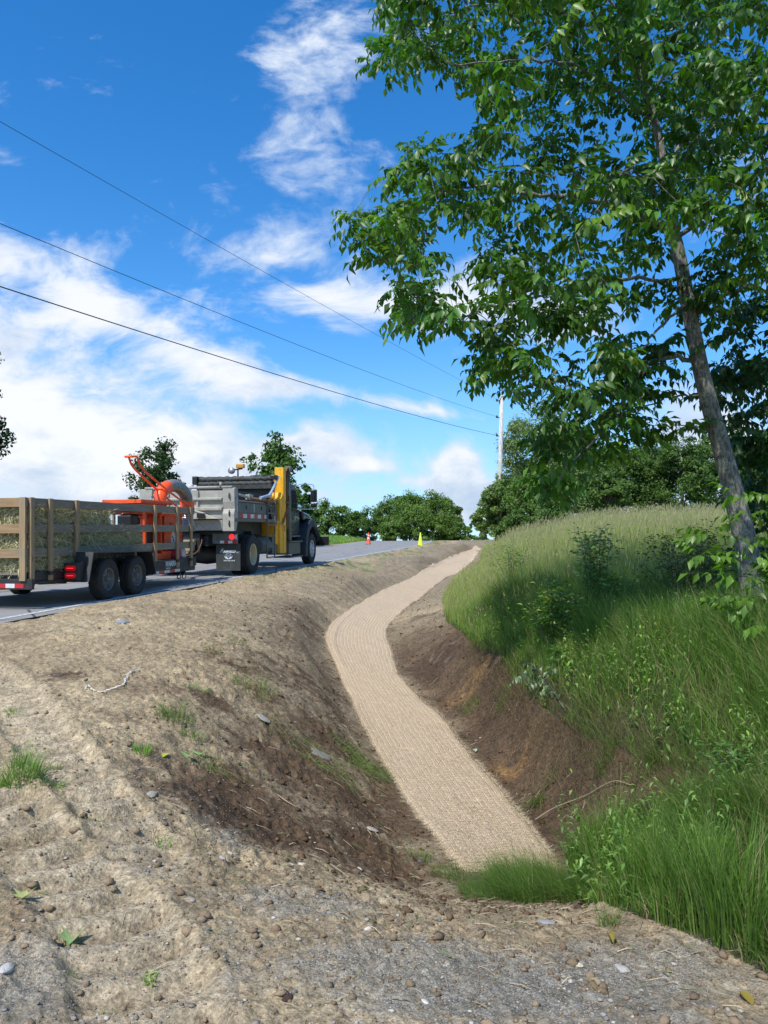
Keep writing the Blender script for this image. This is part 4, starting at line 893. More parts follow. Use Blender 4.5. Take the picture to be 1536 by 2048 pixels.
def leaflet(L, Wd, fold=.25, droop=.25):
    """one pointed leaflet along +x, 5 vertices, 4 triangles"""
    v = np.array([(0, 0, 0), (.45*L, Wd/2, fold*Wd-droop*.10*L), (.45*L, -Wd/2, fold*Wd-droop*.10*L), (.45*L, 0, -droop*.10*L), (L, 0, -droop*.5*L)])
    return v, np.array([(0, 3, 1), (0, 2, 3), (3, 4, 1), (2, 4, 3)])
def rotz(a): c, s = math.cos(a), math.sin(a); return np.array([(c, -s, 0), (s, c, 0), (0, 0, 1.)])
def roty(a): c, s = math.cos(a), math.sin(a); return np.array([(c, 0, s), (0, 1., 0), (-s, 0, c)])
def rotx(a): c, s = math.cos(a), math.sin(a); return np.array([(1., 0, 0), (0, c, -s), (0, s, c)])
def compound(n_pairs, length, L, Wd, sag=.5, rng=None):
    """pinnate leaf along +x that arches down; returns vertices, triangles"""
    rng = rng or RNG; V_ = []; F = []; nb = 0; pts = []
    for k in range(9):
        t = k/8; pts.append((length*t*(1-.18*sag*t), 0, -sag*length*.55*t**2))
    pts = np.array(pts)
    def put(p, M3, ll, ww):
        nonlocal nb
        v, f = leaflet(ll, ww, .22, rng.uniform(.2, .9)); V_.append(v@M3.T+p); F.append(f+nb); nb += len(v)
    for i in range(n_pairs):
        t = .30+.62*i/max(1, n_pairs-.4); p = np.array([np.interp(t, np.linspace(0, 1, 9), pts[:, a]) for a in range(3)]); sc = 1-.15*abs(i-n_pairs/2)/n_pairs
        for sd in (-1, 1):
            M3 = rotz(sd*rng.uniform(.75, 1.15))@roty(rng.uniform(.3, 1.05)+sag*.3)@rotx(rng.uniform(-.35, .35)); put(p, M3, L*sc*rng.uniform(.8, 1.1), Wd*sc*rng.uniform(.85, 1.1))
    put(pts[-1], roty(rng.uniform(.3, 1.0)+sag*.5), L*1.1, Wd*1.05)
    w = .0022; r = []
    for k in (0, 3, 6, 8): r += [pts[k]+(0, w, 0), pts[k]-(0, w, 0)]
    V_.append(np.array(r)); F.append(np.array([(a, a+1, a+3) for a in (0, 2, 4)]+[(a, a+3, a+2) for a in (0, 2, 4)])+nb)
    return np.vstack(V_), np.vstack(F)
def bunch_templates(k, pairs=3, length=.28, L=.125, Wd=.065, n_leaves=(4, 6), sag=(.3, .9), spread=(.5, 1.25)):
    out = []
    for _ in range(k):
        V_ = []; F = []; nb = 0; m = RNG.integers(n_leaves[0], n_leaves[1]+1); a0 = RNG.random()*6.28; S = []
        for i in range(m):
            v, f = compound(pairs+int(RNG.integers(-1, 2)), length*RNG.uniform(.8, 1.15), L, Wd, RNG.uniform(*sag))
            az = a0+i*6.28/m+RNG.normal(0, .25); el = -RNG.uniform(-.2, .75)*(1 if i else .2)
            v = v@roty(el).T@rotz(az).T; V_.append(v); F.append(f+nb); S.append(np.full(len(v), RNG.uniform(.8, 1.2))); nb += len(v)
        out.append((np.vstack(V_), np.vstack(F), np.concatenate(S)))
    return out
def place_templates(T, pos, scale, yaw, tiltx, tilty, cols, acc):
    which = RNG.integers(0, len(T), len(pos))
    for k, (v, f, sh) in enumerate(T):
        i = np.where(which == k)[0]
        if not len(i): continue
        c, s = np.cos(yaw[i]), np.sin(yaw[i]); n = len(i)
        Rm = np.zeros((n, 3, 3)); Rm[:, 0, 0] = c; Rm[:, 0, 1] = -s; Rm[:, 1, 0] = s; Rm[:, 1, 1] = c; Rm[:, 2, 2] = 1
        ca, sa = np.cos(tiltx[i]), np.sin(tiltx[i]); Rx = np.zeros((n, 3, 3)); Rx[:, 0, 0] = 1; Rx[:, 1, 1] = ca; Rx[:, 1, 2] = -sa; Rx[:, 2, 1] = sa; Rx[:, 2, 2] = ca
        cb, sb = np.cos(tilty[i]), np.sin(tilty[i]); Ry = np.zeros((n, 3, 3)); Ry[:, 1, 1] = 1; Ry[:, 0, 0] = cb; Ry[:, 0, 2] = sb; Ry[:, 2, 0] = -sb; Ry[:, 2, 2] = cb
        M3 = Ry@Rx@Rm
        VV = np.einsum('nij,vj->nvi', M3, v)*scale[i][:, None, None]+pos[i][:, None]
        F = (np.arange(n)[:, None, None]*len(v)+f[None]).reshape(-1, 3)
        C = (cols[i][:, None]*sh[None, :, None]).reshape(-1, 3)
        acc.add(VV.reshape(-1, 3), F, C)

def n3(x, y, z, seed=0): return (vnoise(x+z*.83, y-z*.61, seed)+vnoise(z+y*.57, x-y*.43+9, seed+1)+vnoise(x-z*.5+3, z*1.1+x*.3, seed+2))/3
def grow(seeds, attract, step=.17, infl=1.6, kill=.26, iters=90):
    """space colonisation: seeds [(pos, parent)], attractor points -> nodes, parents"""
    P = [np.array(p) for p, _ in seeds]; par = [q for _, q in seeds]; A = [Vector(a) for a in attract]; last = -1
    for it in range(iters):
        kd = kdtree.KDTree(len(P))
        for i, p in enumerate(P): kd.insert(p, i)
        kd.balance(); push = {}; rest = []
        for a in A:
            co, i, d = kd.find(a)
            if d < kill: continue
            rest.append(a)
            if d < infl or it < 3:
                u = (a-co)/d
                if i in push: push[i] = push[i]+u
                else: push[i] = u.copy()
        A = rest
        if not push: break
        added = 0
        for i, u in push.items():
            if u.length < 1e-6: continue
            u = u.normalized(); u = (u+Vector(RNG.normal(0, .16, 3))+Vector((0, 0, .03))).normalized()
            q = Vector(P[i])+u*step; co, j, d = kd.find(q)
            if d < step*.35: continue
            P.append(np.array(q)); par.append(i); added += 1
        if not added: break
    return np.array(P), np.array(par)
def wood_of(P, par, base_r, name, mat, parent, off, twig=.0028, expo=2.35, rmin_sides=5):
    n = len(P); r = np.zeros(n); kids = [[] for _ in range(n)]
    for i in range(n):
        if par[i] >= 0: kids[par[i]].append(i)
    acc = np.zeros(n)
    for i in range(n-1, -1, -1):
        r[i] = max(twig, (acc[i])**(1/expo)) if kids[i] else twig
        if par[i] >= 0: acc[par[i]] += r[i]**expo
    if base_r is not None: r = np.where(base_r > 0, base_r, np.minimum(r*1.0, .055))
    chains = []
    def main_kid(i):
        return max(kids[i], key=lambda k: (base_r[k] > 0 if base_r is not None else 0, acc[k]))
    stack = [(0, None)]
    while stack:
        i, start = stack.pop(); pts = [] if start is None else [P[start]]; rr = [] if start is None else [min(r[start], r[i]*1.15)]
        while True:
            pts.append(P[i]); rr.append(r[i])
            if not kids[i]: break
            m = main_kid(i)
            for k in kids[i]:
                if k != m: stack.append((k, i))
            i = m
        mx = max(rr); chains.append((pts, rr, 14 if mx > .06 else (8 if mx > .02 else (5 if mx > .008 else 3))))
    o = tube_mesh(chains, name, mat, parent, off); tips = [i for i in range(n) if not kids[i]]; near = [i for i in range(n) if kids[i] and acc[i] < (twig**expo)*6]
    return o, tips, near

def at_depth(px, py, d): return EYE+ray(px, py)*d
def poly_points(poly, n):
    poly = np.array(poly, float); lo = poly.min(0); hi = poly.max(0); out = np.zeros((0, 2))
    while len(out) < n:
        q = RNG.random((n*2, 2))*(hi-lo)+lo; out = np.vstack([out, q[in_poly(q[:, 0], q[:, 1], poly)]])
    return out[:n]
def ash_tree():
    trunk = [(1545, 1345, .165), (1518, 1255, .160), (1502, 1150, .150), (1490, 1080, .138), (1472, 1005, .128), (1450, 920, .115), (1422, 820, .105), (1402, 740, .098), (1386, 660, .092), (1371, 580, .087), (1357, 505, .080), (1346, 455, .072), (1336, 380, .056), (1322, 300, .048), (1300, 200, .041), (1272, 100, .036), (1240, 0, .032), (1222, -150, .027), (1212, -350, .02), (1205, -560, .013), (1200, -740, .008)]
    T = np.array([at_depth(px, py, 9.0) for px, py, _ in trunk]); TR = np.array([r*.93 for *_, r in trunk]); base = T[0].copy()
    # let the trunk stand on the ground
    gz = float(ground_z(T[0, 0], T[0, 1]))-.05; T[0, 2] = gz; base = T[0].copy()
    sp = smooth_poly(T, 6); sr = np.interp(np.linspace(0, len(T)-1, len(sp)), np.arange(len(T)), TR); sr[:6] *= np.linspace(1.35, 1.0, 6)
    seeds = [(p, i-1) for i, p in enumerate(sp)]; br = list(sr)
    def limb(pts, r0, r1=.006):
        nonlocal seeds
        Q = smooth_poly(np.array([at_depth(*p) for p in pts]), 5); d = np.linalg.norm(sp-Q[0], axis=1); j = int(np.argmin(d)); prev = j; Q[0] = sp[j]
        for k, q in enumerate(Q[1:]): seeds.append((q+RNG.normal(0, .015, 3), prev)); br.append(r0+(r1-r0)*(k/len(Q))); prev = len(seeds)-1
    limb([(1340, 455, 9.0), (1270, 425, 8.9), (1165, 398, 8.6), (1060, 385, 8.3), (960, 372, 8.1), (860, 385, 8.0)], .040)
    limb([(1330, 470, 9.0), (1290, 430, 9.2), (1225, 395, 9.5), (1150, 350, 9.9), (1050, 330, 10.1), (930, 340, 10.2)], .030)
    limb([(1366, 560, 9.0), (1250, 560, 8.7), (1130, 582, 8.3), (1000, 610, 8.0), (880, 650, 7.9)], .022)
    limb([(1376, 605, 9.0), (1330, 645, 8.8), (1288, 690, 8.6), (1258, 760, 8.4), (1240, 840, 8.2)], .018)
    limb([(1392, 725, 9.0), (1330, 715, 8.9), (1280, 745, 8.7), (1225, 830, 8.4), (1140, 930, 8.0), (1090, 985, 7.8)], .030)
    limb([(1398, 795, 9.0), (1350, 792, 9.2), (1290, 815, 9.5), (1220, 880, 9.8)], .014)
    limb([(1412, 865, 9.0), (1370, 852, 9.0), (1320, 862, 9.1), (1290, 880, 9.2)], .007)
    limb([(1310, 250, 9.0), (1230, 180, 8.6), (1140, 130, 8.2), (1040, 120, 7.9), (920, 130, 7.8)], .024)
    limb([(1290, 160, 9.0), (1200, 60, 9.3), (1080, 15, 9.6), (960, 10, 9.8), (840, 45, 9.9)], .022)
    limb([(1250, 30, 9.0), (1150, -60, 8.7), (1000, -110, 8.4), (860, -90, 8.3)], .018)
    limb([(1350, 480, 9.0), (1420, 420, 8.7), (1500, 350, 8.4), (1600, 300, 8.2)], .030)
    limb([(1330, 340, 9.0), (1400, 240, 9.3), (1500, 150, 9.7), (1620, 60, 10.0)], .026)
    limb([(1380, 640, 9.0), (1450, 590, 9.3), (1530, 560, 9.6), (1640, 540, 9.9)], .024)
    limb([(1300, 200, 9.0), (1370, 90, 8.6), (1460, -20, 8.2), (1560, -120, 8.0)], .022)
    limb([(1222, -150, 9.0), (1300, -260, 8.7), (1420, -330, 8.4)], .016)
    limb([(1346, 455, 9.0), (1330, 430, 8.2), (1300, 380, 7.4), (1260, 330, 6.9)], .024)
    limb([(1310, 260, 9.0), (1290, 180, 8.2), (1240, 100, 7.4), (1180, 20, 6.8), (1120, -120, 6.3)], .022)
    sil = [(770, -160), (745, 40), (712, 110), (745, 150), (835, 175), (860, 215), (820, 285), (845, 325), (775, 352), (758, 398), (660, 405), (668, 440), (690, 470), (668, 540), (760, 525), (790, 500), (768, 565), (758, 640), (775, 688), (850, 655), (880, 705), (905, 690), (905, 640), (965, 660), (945, 775), (1005, 800),
           (1040, 800), (1100, 760), (1180, 800), (1250, 790), (1310, 760), (1250, 650), (1360, 610), (1420, 660), (1500, 560), (1750, 620), (2000, 300), (1950, -300), (1650, -800), (1250, -1000), (950, -700), (800, -400)]
    q = poly_points(sil, 5200); holes = [(1130, 345, 38, 26), (1250, 255, 20, 40), (1010, 555, 60, 34), (945, 500, 26, 22), (1305, 560, 60, 40), (880, 240, 26, 30), (1420, 480, 40, 22), (1190, 615, 45, 25), (1290, 640, 40, 40), (1060, 250, 26, 18), (960, 430, 24, 14), (1440, 620, 55, 30), (1260, 120, 22, 16), (860, 570, 30, 20)]
    for hx, hy, rx, ry in holes: q = q[((q[:, 0]-hx)/rx)**2+((q[:, 1]-hy)/ry)**2 > 1]
    tx = np.interp(q[:, 1], [-800, 0, 455, 1345], [1200, 1240, 1346, 1545]); uu = np.clip(np.abs(q[:, 0]-tx)/760, 0, 1); half = 2.5*np.sqrt(1-uu**2*.93)
    d = 8.95+RNG.uniform(-1, 1, len(q))*half-.3*uu
    trx = np.interp(q[:, 1], [-350, 0, 200, 300, 455, 580, 740], [1212, 1240, 1300, 1322, 1346, 1371, 1402]); infr = (np.abs(q[:, 0]-trx-8) < 42) & (d < 9.1) & (((q[:, 1] > 170) & (q[:, 1] < 330)) | ((q[:, 1] > 440) & (q[:, 1] < 800))); q = q[~infr]; d = d[~infr]; P3 = np.array([at_depth(a, b, c) for (a, b), c in zip(q, d)])
    nn = n3(P3[:, 0]*1.5, P3[:, 1]*1.5, P3[:, 2]*1.7, 11); keep = nn > np.quantile(nn, .37); inframe = (q[:, 1] > -60) & (q[:, 0] < 1600); keep &= inframe | (RNG.random(len(q)) < .2); keep &= ((q[:, 1] < 690) | (RNG.random(len(q)) < .5))
    # the low limb that hangs over the meadow
    q2 = poly_points([(1070, 790), (1060, 850), (1060, 900), (1080, 950), (1100, 990), (1140, 985), (1200, 940), (1290, 900), (1300, 830), (1240, 800), (1150, 770)], 90); P2 = np.array([at_depth(a, b, RNG.uniform(8.0, 9.6)) for a, b in q2])
    q3 = poly_points([(1180, 700), (1190, 780), (1290, 800), (1345, 770), (1370, 700), (1300, 680)], 60); P3b = np.array([at_depth(a, b, RNG.uniform(8.2, 9.4)) for a, b in q3])
    pts = np.vstack([P3[keep], P2, P3b])
    N, par = grow(seeds, pts, step=.15, infl=1.7, kill=.24, iters=90); b = np.zeros(len(N)); b[:len(br)] = br
    t = empty('ash_tree', base, 'tall leaning ash tree with grey trunk and drooping dark green leaves at the right', 'tree')
    _, tips, near = wood_of(N, par, b, 'trunk', M['bark'], t, base)
    idx = np.array(tips+[k for k in near if RNG.random() < .34]); idx = idx[idx > len(sp)]
    pos = N[idx]; dirs = pos-N[par[idx]]; dirs /= np.maximum(np.linalg.norm(dirs, axis=1, keepdims=True), 1e-6)
    T_ = bunch_templates(14); acc = Acc(); n = len(pos)
    tone = n3(pos[:, 0]*.9, pos[:, 1]*.9, pos[:, 2]*.9, 5)[:, None]
    base_c = np.array([.028, .086, .010])*(1-tone)+np.array([.105, .220, .024])*tone; cols = base_c*RNG.uniform(.6, 1.35, (n, 1)); yg = RNG.random(n) < .12; cols[yg] *= np.array([1.9, 1.5, 1.0])
    place_templates(T_, pos, RNG.uniform(.74, 1.04, n), RNG.random(n)*6.28, RNG.normal(0, .28, n)-dirs[:, 1]*.35, RNG.normal(0, .28, n)+dirs[:, 0]*.35, cols, acc)
    acc.build('crown', [M['leaf']], parent=t, off=base)
    print('ash nodes', len(N), 'bunches', n)
ash_tree()

def edge_tree():
    """broad dark tree standing just off the right edge behind the ash"""
    base = at_depth(1790, 1280, 11.5); base[2] = float(ground_z(base[0], base[1]))-.05
    top = base+np.array([-.3, .3, 6.5]); tr = smooth_poly(np.array([base, base+(top-base)*.35+(.1, 0, 0), base+(top-base)*.7, top]), 8); seeds = [(p, i-1) for i, p in enumerate(tr)]; br = list(np.linspace(.17, .02, len(tr)))
    q = poly_points([(1545, 560), (1450, 610), (1400, 650), (1420, 720), (1400, 800), (1440, 860), (1470, 930), (1450, 990), (1490, 1080), (1480, 1200), (1440, 1260), (1700, 1290), (2150, 1250), (2250, 800), (2100, 450), (1800, 380)], 2300)
    d = RNG.uniform(10.2, 13.2, len(q)); P3 = np.array([at_depth(a, b, c) for (a, b), c in zip(q, d)]); k = (q[:, 0] < 1640) | (RNG.random(len(q)) < .4); P3 = P3[k]
    N, par = grow(seeds, P3, step=.2, infl=2.6, kill=.30, iters=70); b = np.zeros(len(N)); b[:len(br)] = br
    t = empty('shade_tree', base, 'dense dark leafy tree filling the right edge behind the leaning ash trunk', 'tree')
    _, tips, near = wood_of(N, par, b, 'trunk', M['darkbark'], t, base, twig=.004)
    idx = np.array(tips+[k for k in near if RNG.random() < .55]); idx = idx[idx > len(tr)]; pos = N[idx]; n = len(pos); acc = Acc()
    T_ = bunch_templates(8, pairs=3, length=.28, L=.125, Wd=.066, sag=(.4, 1.0))
    place_templates(T_, pos, RNG.uniform(.9, 1.25, n), RNG.random(n)*6.28, RNG.normal(0, .3, n), RNG.normal(0, .3, n), np.array([.026, .070, .012])*RNG.uniform(.7, 1.4, (n, 1)), acc)
    acc.build('crown', [M['leaf']], parent=t, off=base); print('edge nodes', len(N), n)
edge_tree()

def leaf_quads(pos, nrm, size, cols, acc):
    """small folded leaf clumps: 4 points, 2 triangles each"""
    n = len(pos); r = RNG.normal(0, 1, (n, 3)); nn = nrm+r*.75; nn /= np.linalg.norm(nn, axis=1, keepdims=True); a = np.cross(nn, RNG.normal(0, 1, (n, 3))); a /= np.linalg.norm(a, axis=1, keepdims=True); b = np.cross(nn, a)
    s = size[:, None]; v = np.stack([pos-a*s*.55, pos+b*s*.34+nn*s*.10, pos+a*s*.60-nn*s*.06, pos-b*s*.34+nn*s*.10], 1).reshape(-1, 3)
    F = (np.arange(n)[:, None, None]*4+np.array([(0, 3, 1), (1, 3, 2)])[None]).reshape(-1, 3); acc.add(v, F, np.repeat(cols, 4, 0))
def lobed_tree(name, base, lobes, nclump, per, leaf, colA, colB, label, cat='tree', group=None, trunk_r=.18, mat='darkbark', clump_r=.30, gap=0.0, tall=None, stems=None, foliage='crown', wood='trunk', droop=0.0):
    """lobes: (x, y, z, rx, ry, rz) in metres from the base; clumps of leaves cover each lobe"""
    base = np.array(base, float); t = empty(name, base, label, cat, group); acc = Acc(); C = []; Rr = []
    vol = np.array([l[3]*l[4]*l[5] for l in lobes])**.67; cnt = np.maximum(4, (nclump*vol/vol.sum()).astype(int))
    for l, c in zip(lobes, cnt):
        u = RNG.normal(0, 1, (c, 3)); u /= np.linalg.norm(u, axis=1, keepdims=True); rad = RNG.uniform(.45, 1.0, (c, 1))**.45
        C.append(np.array(l[:3])+u*rad*np.array(l[3:6])*RNG.uniform(.86, 1.1, (c, 1))); Rr.append(np.full(c, clump_r*min(l[3:6]))*RNG.uniform(.6, 1.35, c))
    C = np.vstack(C); Rr = np.concatenate(Rr); nC = len(C)
    if gap: k = n3(C[:, 0]*.8, C[:, 1]*.8, C[:, 2]*.8, 31) > np.quantile(n3(C[:, 0]*.8, C[:, 1]*.8, C[:, 2]*.8, 31), gap); C, Rr = C[k], Rr[k]; nC = len(C)
    i = np.repeat(np.arange(nC), per); u = RNG.normal(0, 1, (len(i), 3)); u /= np.linalg.norm(u, axis=1, keepdims=True); rr = RNG.random((len(i), 1))**.5*1.15
    pos = C[i]+u*rr*Rr[i][:, None]*np.array([1.15, 1.15, .8]); pos[:, 2] -= droop*np.abs(RNG.normal(0, 1, len(i)))*Rr[i]
    cen = C.mean(0); outw = pos-cen; outw /= np.maximum(np.linalg.norm(outw, axis=1, keepdims=True), 1e-6); nrm = outw*.5+u*.6+np.array([0, 0, .5])
    tone = RNG.random((nC, 1)); cc = (np.array(colA)*(1-tone)+np.array(colB)*tone)[i]*RNG.uniform(.7, 1.3, (len(i), 1))
    leaf_quads(pos, nrm, leaf*RNG.uniform(.6, 1.35, len(i)), cc, acc); acc.build(foliage, [M['farleaf']], parent=t)
    # trunk and limbs
    ch = []; top = C[:, 2].max(); ax = np.array([C[:, 0].mean()*.6, C[:, 1].mean()*.6]); ns = stems or 1
    for sidx in range(ns):
        o2 = RNG.normal(0, .12*(ns > 1)*max(1, top*.08), 2); tp = np.array([[o2[0], o2[1], -.15], [ax[0]*.3+o2[0]*1.5, ax[1]*.3+o2[1]*1.5, top*.3], [ax[0]*.8+o2[0]*3, ax[1]*.8+o2[1]*3, top*.62], [ax[0]+o2[0]*4, ax[1]+o2[1]*4, top*.93]]); tp = smooth_poly(tp, 5)
        ch.append((tp, list(np.linspace(trunk_r/math.sqrt(ns), trunk_r*.12, len(tp))), 8))
        for k in RNG.choice(nC, min(nC, 34 if ns == 1 else 12), replace=False):
            zz = min(C[k, 2]*RNG.uniform(.45, .85), top*.85); j = int(np.argmin(np.abs(tp[:, 2]-zz))); a = tp[j]; m_ = (a+C[k])/2+np.array([0, 0, .08*np.linalg.norm(C[k]-a)])
            ch.append(([a, m_, C[k]], [trunk_r*.22, trunk_r*.12, trunk_r*.04], 4))
    tube_mesh(ch, wood, M[mat], t)
    return t
def far_tree(name, px, top, bot, wpx, d, label, colA=(.07, .13, .028), colB=(.14, .22, .05), nclump=70, per=170, leaf=.20, shape='round', group='trees beyond the road crest', **kw):
    """a tree whose crown spans bot..top and wpx in the picture when seen from the photographer's place, at distance d"""
    c = at_depth(px, (top+bot)/2, d); b = c.copy(); b[2] = float(ground_z(b[0], b[1])); zt = at_depth(px, top, d)[2]-b[2]; zb = at_depth(px, bot, d)[2]-b[2]
    rx = wpx/2/FPX*d*1.06; rz = (zt-zb)/2; cz = (zt+zb)/2; L = []
    if shape == 'round': L = [(0, 0, cz, rx*.86, rx*.86, rz*.92)]+[(RNG.uniform(-.5, .5)*rx, RNG.uniform(-.5, .5)*rx, cz+RNG.uniform(-.55, .55)*rz, rx*.5, rx*.5, rz*.45) for _ in range(6)]
    elif shape == 'cone': L = [(0, 0, zb+rz*.5, rx*.9, rx*.9, rz*.55), (0, 0, zb+rz*1.1, rx*.62, rx*.62, rz*.5), (RNG.uniform(-.1, .1)*rx, 0, zb+rz*1.62, rx*.3, rx*.3, rz*.38)]
    elif shape == 'loose': L = [(RNG.uniform(-.62, .62)*rx, RNG.uniform(-.6, .6)*rx, cz+RNG.uniform(-.7, .68)*rz, rx*.38, rx*.38, rz*.30) for _ in range(11)]+[(0, 0, cz+.6*rz, rx*.3, rx*.3, rz*.38)]
    return lobed_tree(name, b, L, nclump, per, leaf, colA, colB, label, group=group, **kw)
BR = dict(colA=(.085, .15, .028), colB=(.15, .235, .05))
far_tree('broadleaf_tree', 655, 1003, 1085, 110, 88, 'dark rounded tree just right of the truck bonnet, beyond the road crest', nclump=80)
far_tree('broadleaf_tree', 700, 1022, 1090, 70, 90, 'low dark tree tucked between the dark rounded tree and the orange cone', nclump=50)
far_tree('broadleaf_tree', 730, 1018, 1095, 70, 84, 'mid green tree directly behind the orange cone', nclump=60, colB=(.09, .15, .03))
far_tree('broadleaf_tree', 778, 992, 1085, 84, 92, 'tall dark tree left of the biggest rounded tree', nclump=70)
far_tree('broadleaf_tree', 812, 990, 1085, 60, 96, 'dark treetop showing behind the left shoulder of the biggest rounded tree', nclump=40)
far_tree('broadleaf_tree', 848, 978, 1092, 136, 80, 'biggest rounded bright green tree, behind the lime cone', nclump=230, per=190, leaf=.17, **BR)
far_tree('broadleaf_tree', 790, 1040, 1092, 60, 78, 'bushy light green tree at the left foot of the biggest rounded tree', nclump=50, **BR)
far_tree('broadleaf_tree', 905, 1022, 1092, 56, 86, 'leafy tree at the right foot of the biggest rounded tree', nclump=60, **BR)
far_tree('pointed_tree', 936, 1044, 1095, 36, 92, 'small pointed green tree right of the lime cone', shape='cone', nclump=34, **BR)
far_tree('pointed_tree', 966, 1036, 1095, 34, 92, 'small pointed green tree nearest the utility pole', shape='cone', nclump=34, **BR)
far_tree('bush', 610, 1045, 1090, 60, 80, 'pale green bush on the verge behind the truck fender', nclump=40, **BR)
# right: beside the pole and along the far side of the meadow
G2 = 'trees along the far side of the meadow'
far_tree('willow_tree', 1092, 785, 1075, 190, 58, 'tall grey-green willow rising behind the utility pole', colA=(.11, .165, .055), colB=(.19, .25, .10), nclump=150, per=230, leaf=.17, group=G2, droop=.5)
far_tree('feathery_tree', 1008, 948, 1085, 120, 50, 'feathery light green tree around the foot of the utility pole', shape='loose', colA=(.09, .15, .035), colB=(.17, .24, .07), nclump=260, per=110, leaf=.17, group=G2, clump_r=.42)
far_tree('broadleaf_tree', 1075, 940, 1070, 130, 46, 'dark broad tree between the pole and the meadow edge', nclump=90, leaf=.15, group=G2)
far_tree('hedge_bush', 1062, 1010, 1075, 130, 40, 'leafy bush at the left corner of the meadow', nclump=70, leaf=.13, group=G2, colB=(.085, .15, .03))
for q, (px, tp, wd, lb) in enumerate([(1175, 890, 110, 'first dark tree of the row right of the willow'), (1235, 880, 120, 'dark tree in the row behind the left part of the meadow crest'), (1300, 872, 110, 'dark tree in the row left of the cloud gap'), (1362, 880, 110, 'dark tree in the row under the white cloud gap'), (1425, 858, 120, 'dark tree in the row right beside the ash trunk'), (1500, 868, 120, 'dark tree in the row behind the ash trunk'), (1580, 870, 130, 'dark tree in the row at the picture edge')]):
    far_tree('row_tree', px, tp-12, 1062, wd+22, 58+3*(q % 3), lb, colA=(.05, .10, .024), colB=(.11, .18, .042), nclump=150, per=150, leaf=.18, group=G2, gap=.12)
far_tree('row_tree', 1215, 925, 1030, 100, 50, 'lighter green low tree in front of the dark row', nclump=60, colB=(.10, .16, .035), leaf=.17, group=G2)
# behind the vehicles
far_tree('roadside_tree', 316, 874, 1060, 118, 38, 'dense dark round tree behind the orange blower', colA=(.022, .05, .014), colB=(.055, .10, .022), nclump=85, per=110, leaf=.13, group='trees across the road')
far_tree('roadside_tree', 549, 850, 1075, 112, 52, 'airy young maple behind the yellow crane', shape='loose', colA=(.045, .10, .022), colB=(.085, .155, .035), nclump=150, per=30, leaf=.26, trunk_r=.12, clump_r=.55, group='trees across the road')
far_tree('roadside_tree', 612, 965, 1075, 54, 60, 'young maple half hidden behind the truck mirror', shape='loose', colA=(.035, .085, .02), colB=(.07, .13, .03), nclump=46, per=30, leaf=.28, trunk_r=.06, clump_r=.5, group='trees across the road')
far_tree('overhanging_tree', -108, 640, 945, 250, 26, 'dark tree leaning in at the left edge above the trailer', shape='loose', colA=(.022, .05, .014), colB=(.05, .095, .02), nclump=250, per=75, leaf=.15, trunk_r=.25, clump_r=.42, group='trees across the road')
# an unseen tree added behind and right of the camera to shade the lower right
b = np.array([5.4, -0.8, float(ground_z(5.4, -0.8))])
lobed_tree('broadleaf_tree', b, [(-3.2, 2.4, 6.4, 1.7, 1.6, .9), (-1.5, 2.6, 6.7, 2.0, 1.8, 1.1), (0, 1.0, 7.2, 2.2, 2.2, 1.4), (-2.4, .8, 6.6, 1.8, 1.6, 1.0), (.8, 3.0, 6.4, 1.8, 1.8, 1.1)], 120, 80, .17, (.04, .09, .018), (.09, .16, .035), 'broad tree added out of view to cast shade on the lower right grass')

# ------------------------------------------------------------------ shrubs and saplings in the grass
def shrub(px, py, d, hgt, wid, nst, leafL, cols, label, name='shrub', per=26, cat='shrub', group='shrubs in the long grass', leafW=.55, tipc=None, up=1.0, stemr=.006):
    c = at_depth(px, py, d); c[2] = float(ground_z(c[0], c[1])); t = empty(name, c, label, cat, group); ch = []; P = []; D = []
    for k in range(nst):
        az = RNG.random()*6.28; sp_ = RNG.uniform(.15, 1)*wid; h = hgt*RNG.uniform(.6, 1.05); e = np.array([math.cos(az)*sp_, math.sin(az)*sp_, h]); s0 = np.array([math.cos(az)*.06, math.sin(az)*.06, -.03])
        pts = smooth_poly(np.array([s0, s0*.6+e*.4+np.array([0, 0, .1*h*up]), e*.75+np.array([0, 0, .08*h*up]), e]), 6)+RNG.normal(0, .006, 1); ch.append((pts, list(np.linspace(stemr, .0015, len(pts))), 5))
        for j in range(per):
            f = RNG.uniform(.25, 1.0); i = f*(len(pts)-1); a = int(i); q = pts[a]+(pts[min(a+1, len(pts)-1)]-pts[a])*(i-a); side = RNG.normal(0, 1, 3); side /= np.linalg.norm(side)
            tw = side*RNG.uniform(.02, .16)*wid/.4; P.append(q+tw*.9); D.append((side[0], side[1], side[2]+.35, f))
            if j % 4 == 0: ch.append(([q, q+tw*.9], [.0016, .001], 3))
    P = np.array(P); D = np.array(D); n = len(P); v0, f0 = leaflet(1.0, leafW, .2, .5); L = leafL*RNG.uniform(.6, 1.2, n); yaw = np.arctan2(D[:, 1], D[:, 0]); pit = -np.arctan2(D[:, 2], 1)*.6
    VV = []
    for k in range(n): VV.append((v0*L[k])@(rotz(yaw[k])@roty(pit[k])@rotx(RNG.normal(0, .5))).T+P[k])
    cc = np.array(cols)[RNG.integers(0, len(cols), n)]*RNG.uniform(.75, 1.25, (n, 1))
    if tipc is not None: tt = (D[:, 3] > .85)[:, None]*.8; cc = cc*(1-tt)+np.array(tipc)*tt
    F = (np.arange(n)[:, None, None]*5+f0[None]).reshape(-1, 3)
    np_mesh('foliage', np.vstack(VV), F, [M['leaf']], parent=t, attrs={'col': np.clip(np.repeat(cc, 5, 0), 0, 1)}); tube_mesh(ch, 'stem', M['darkbark'], t); return t
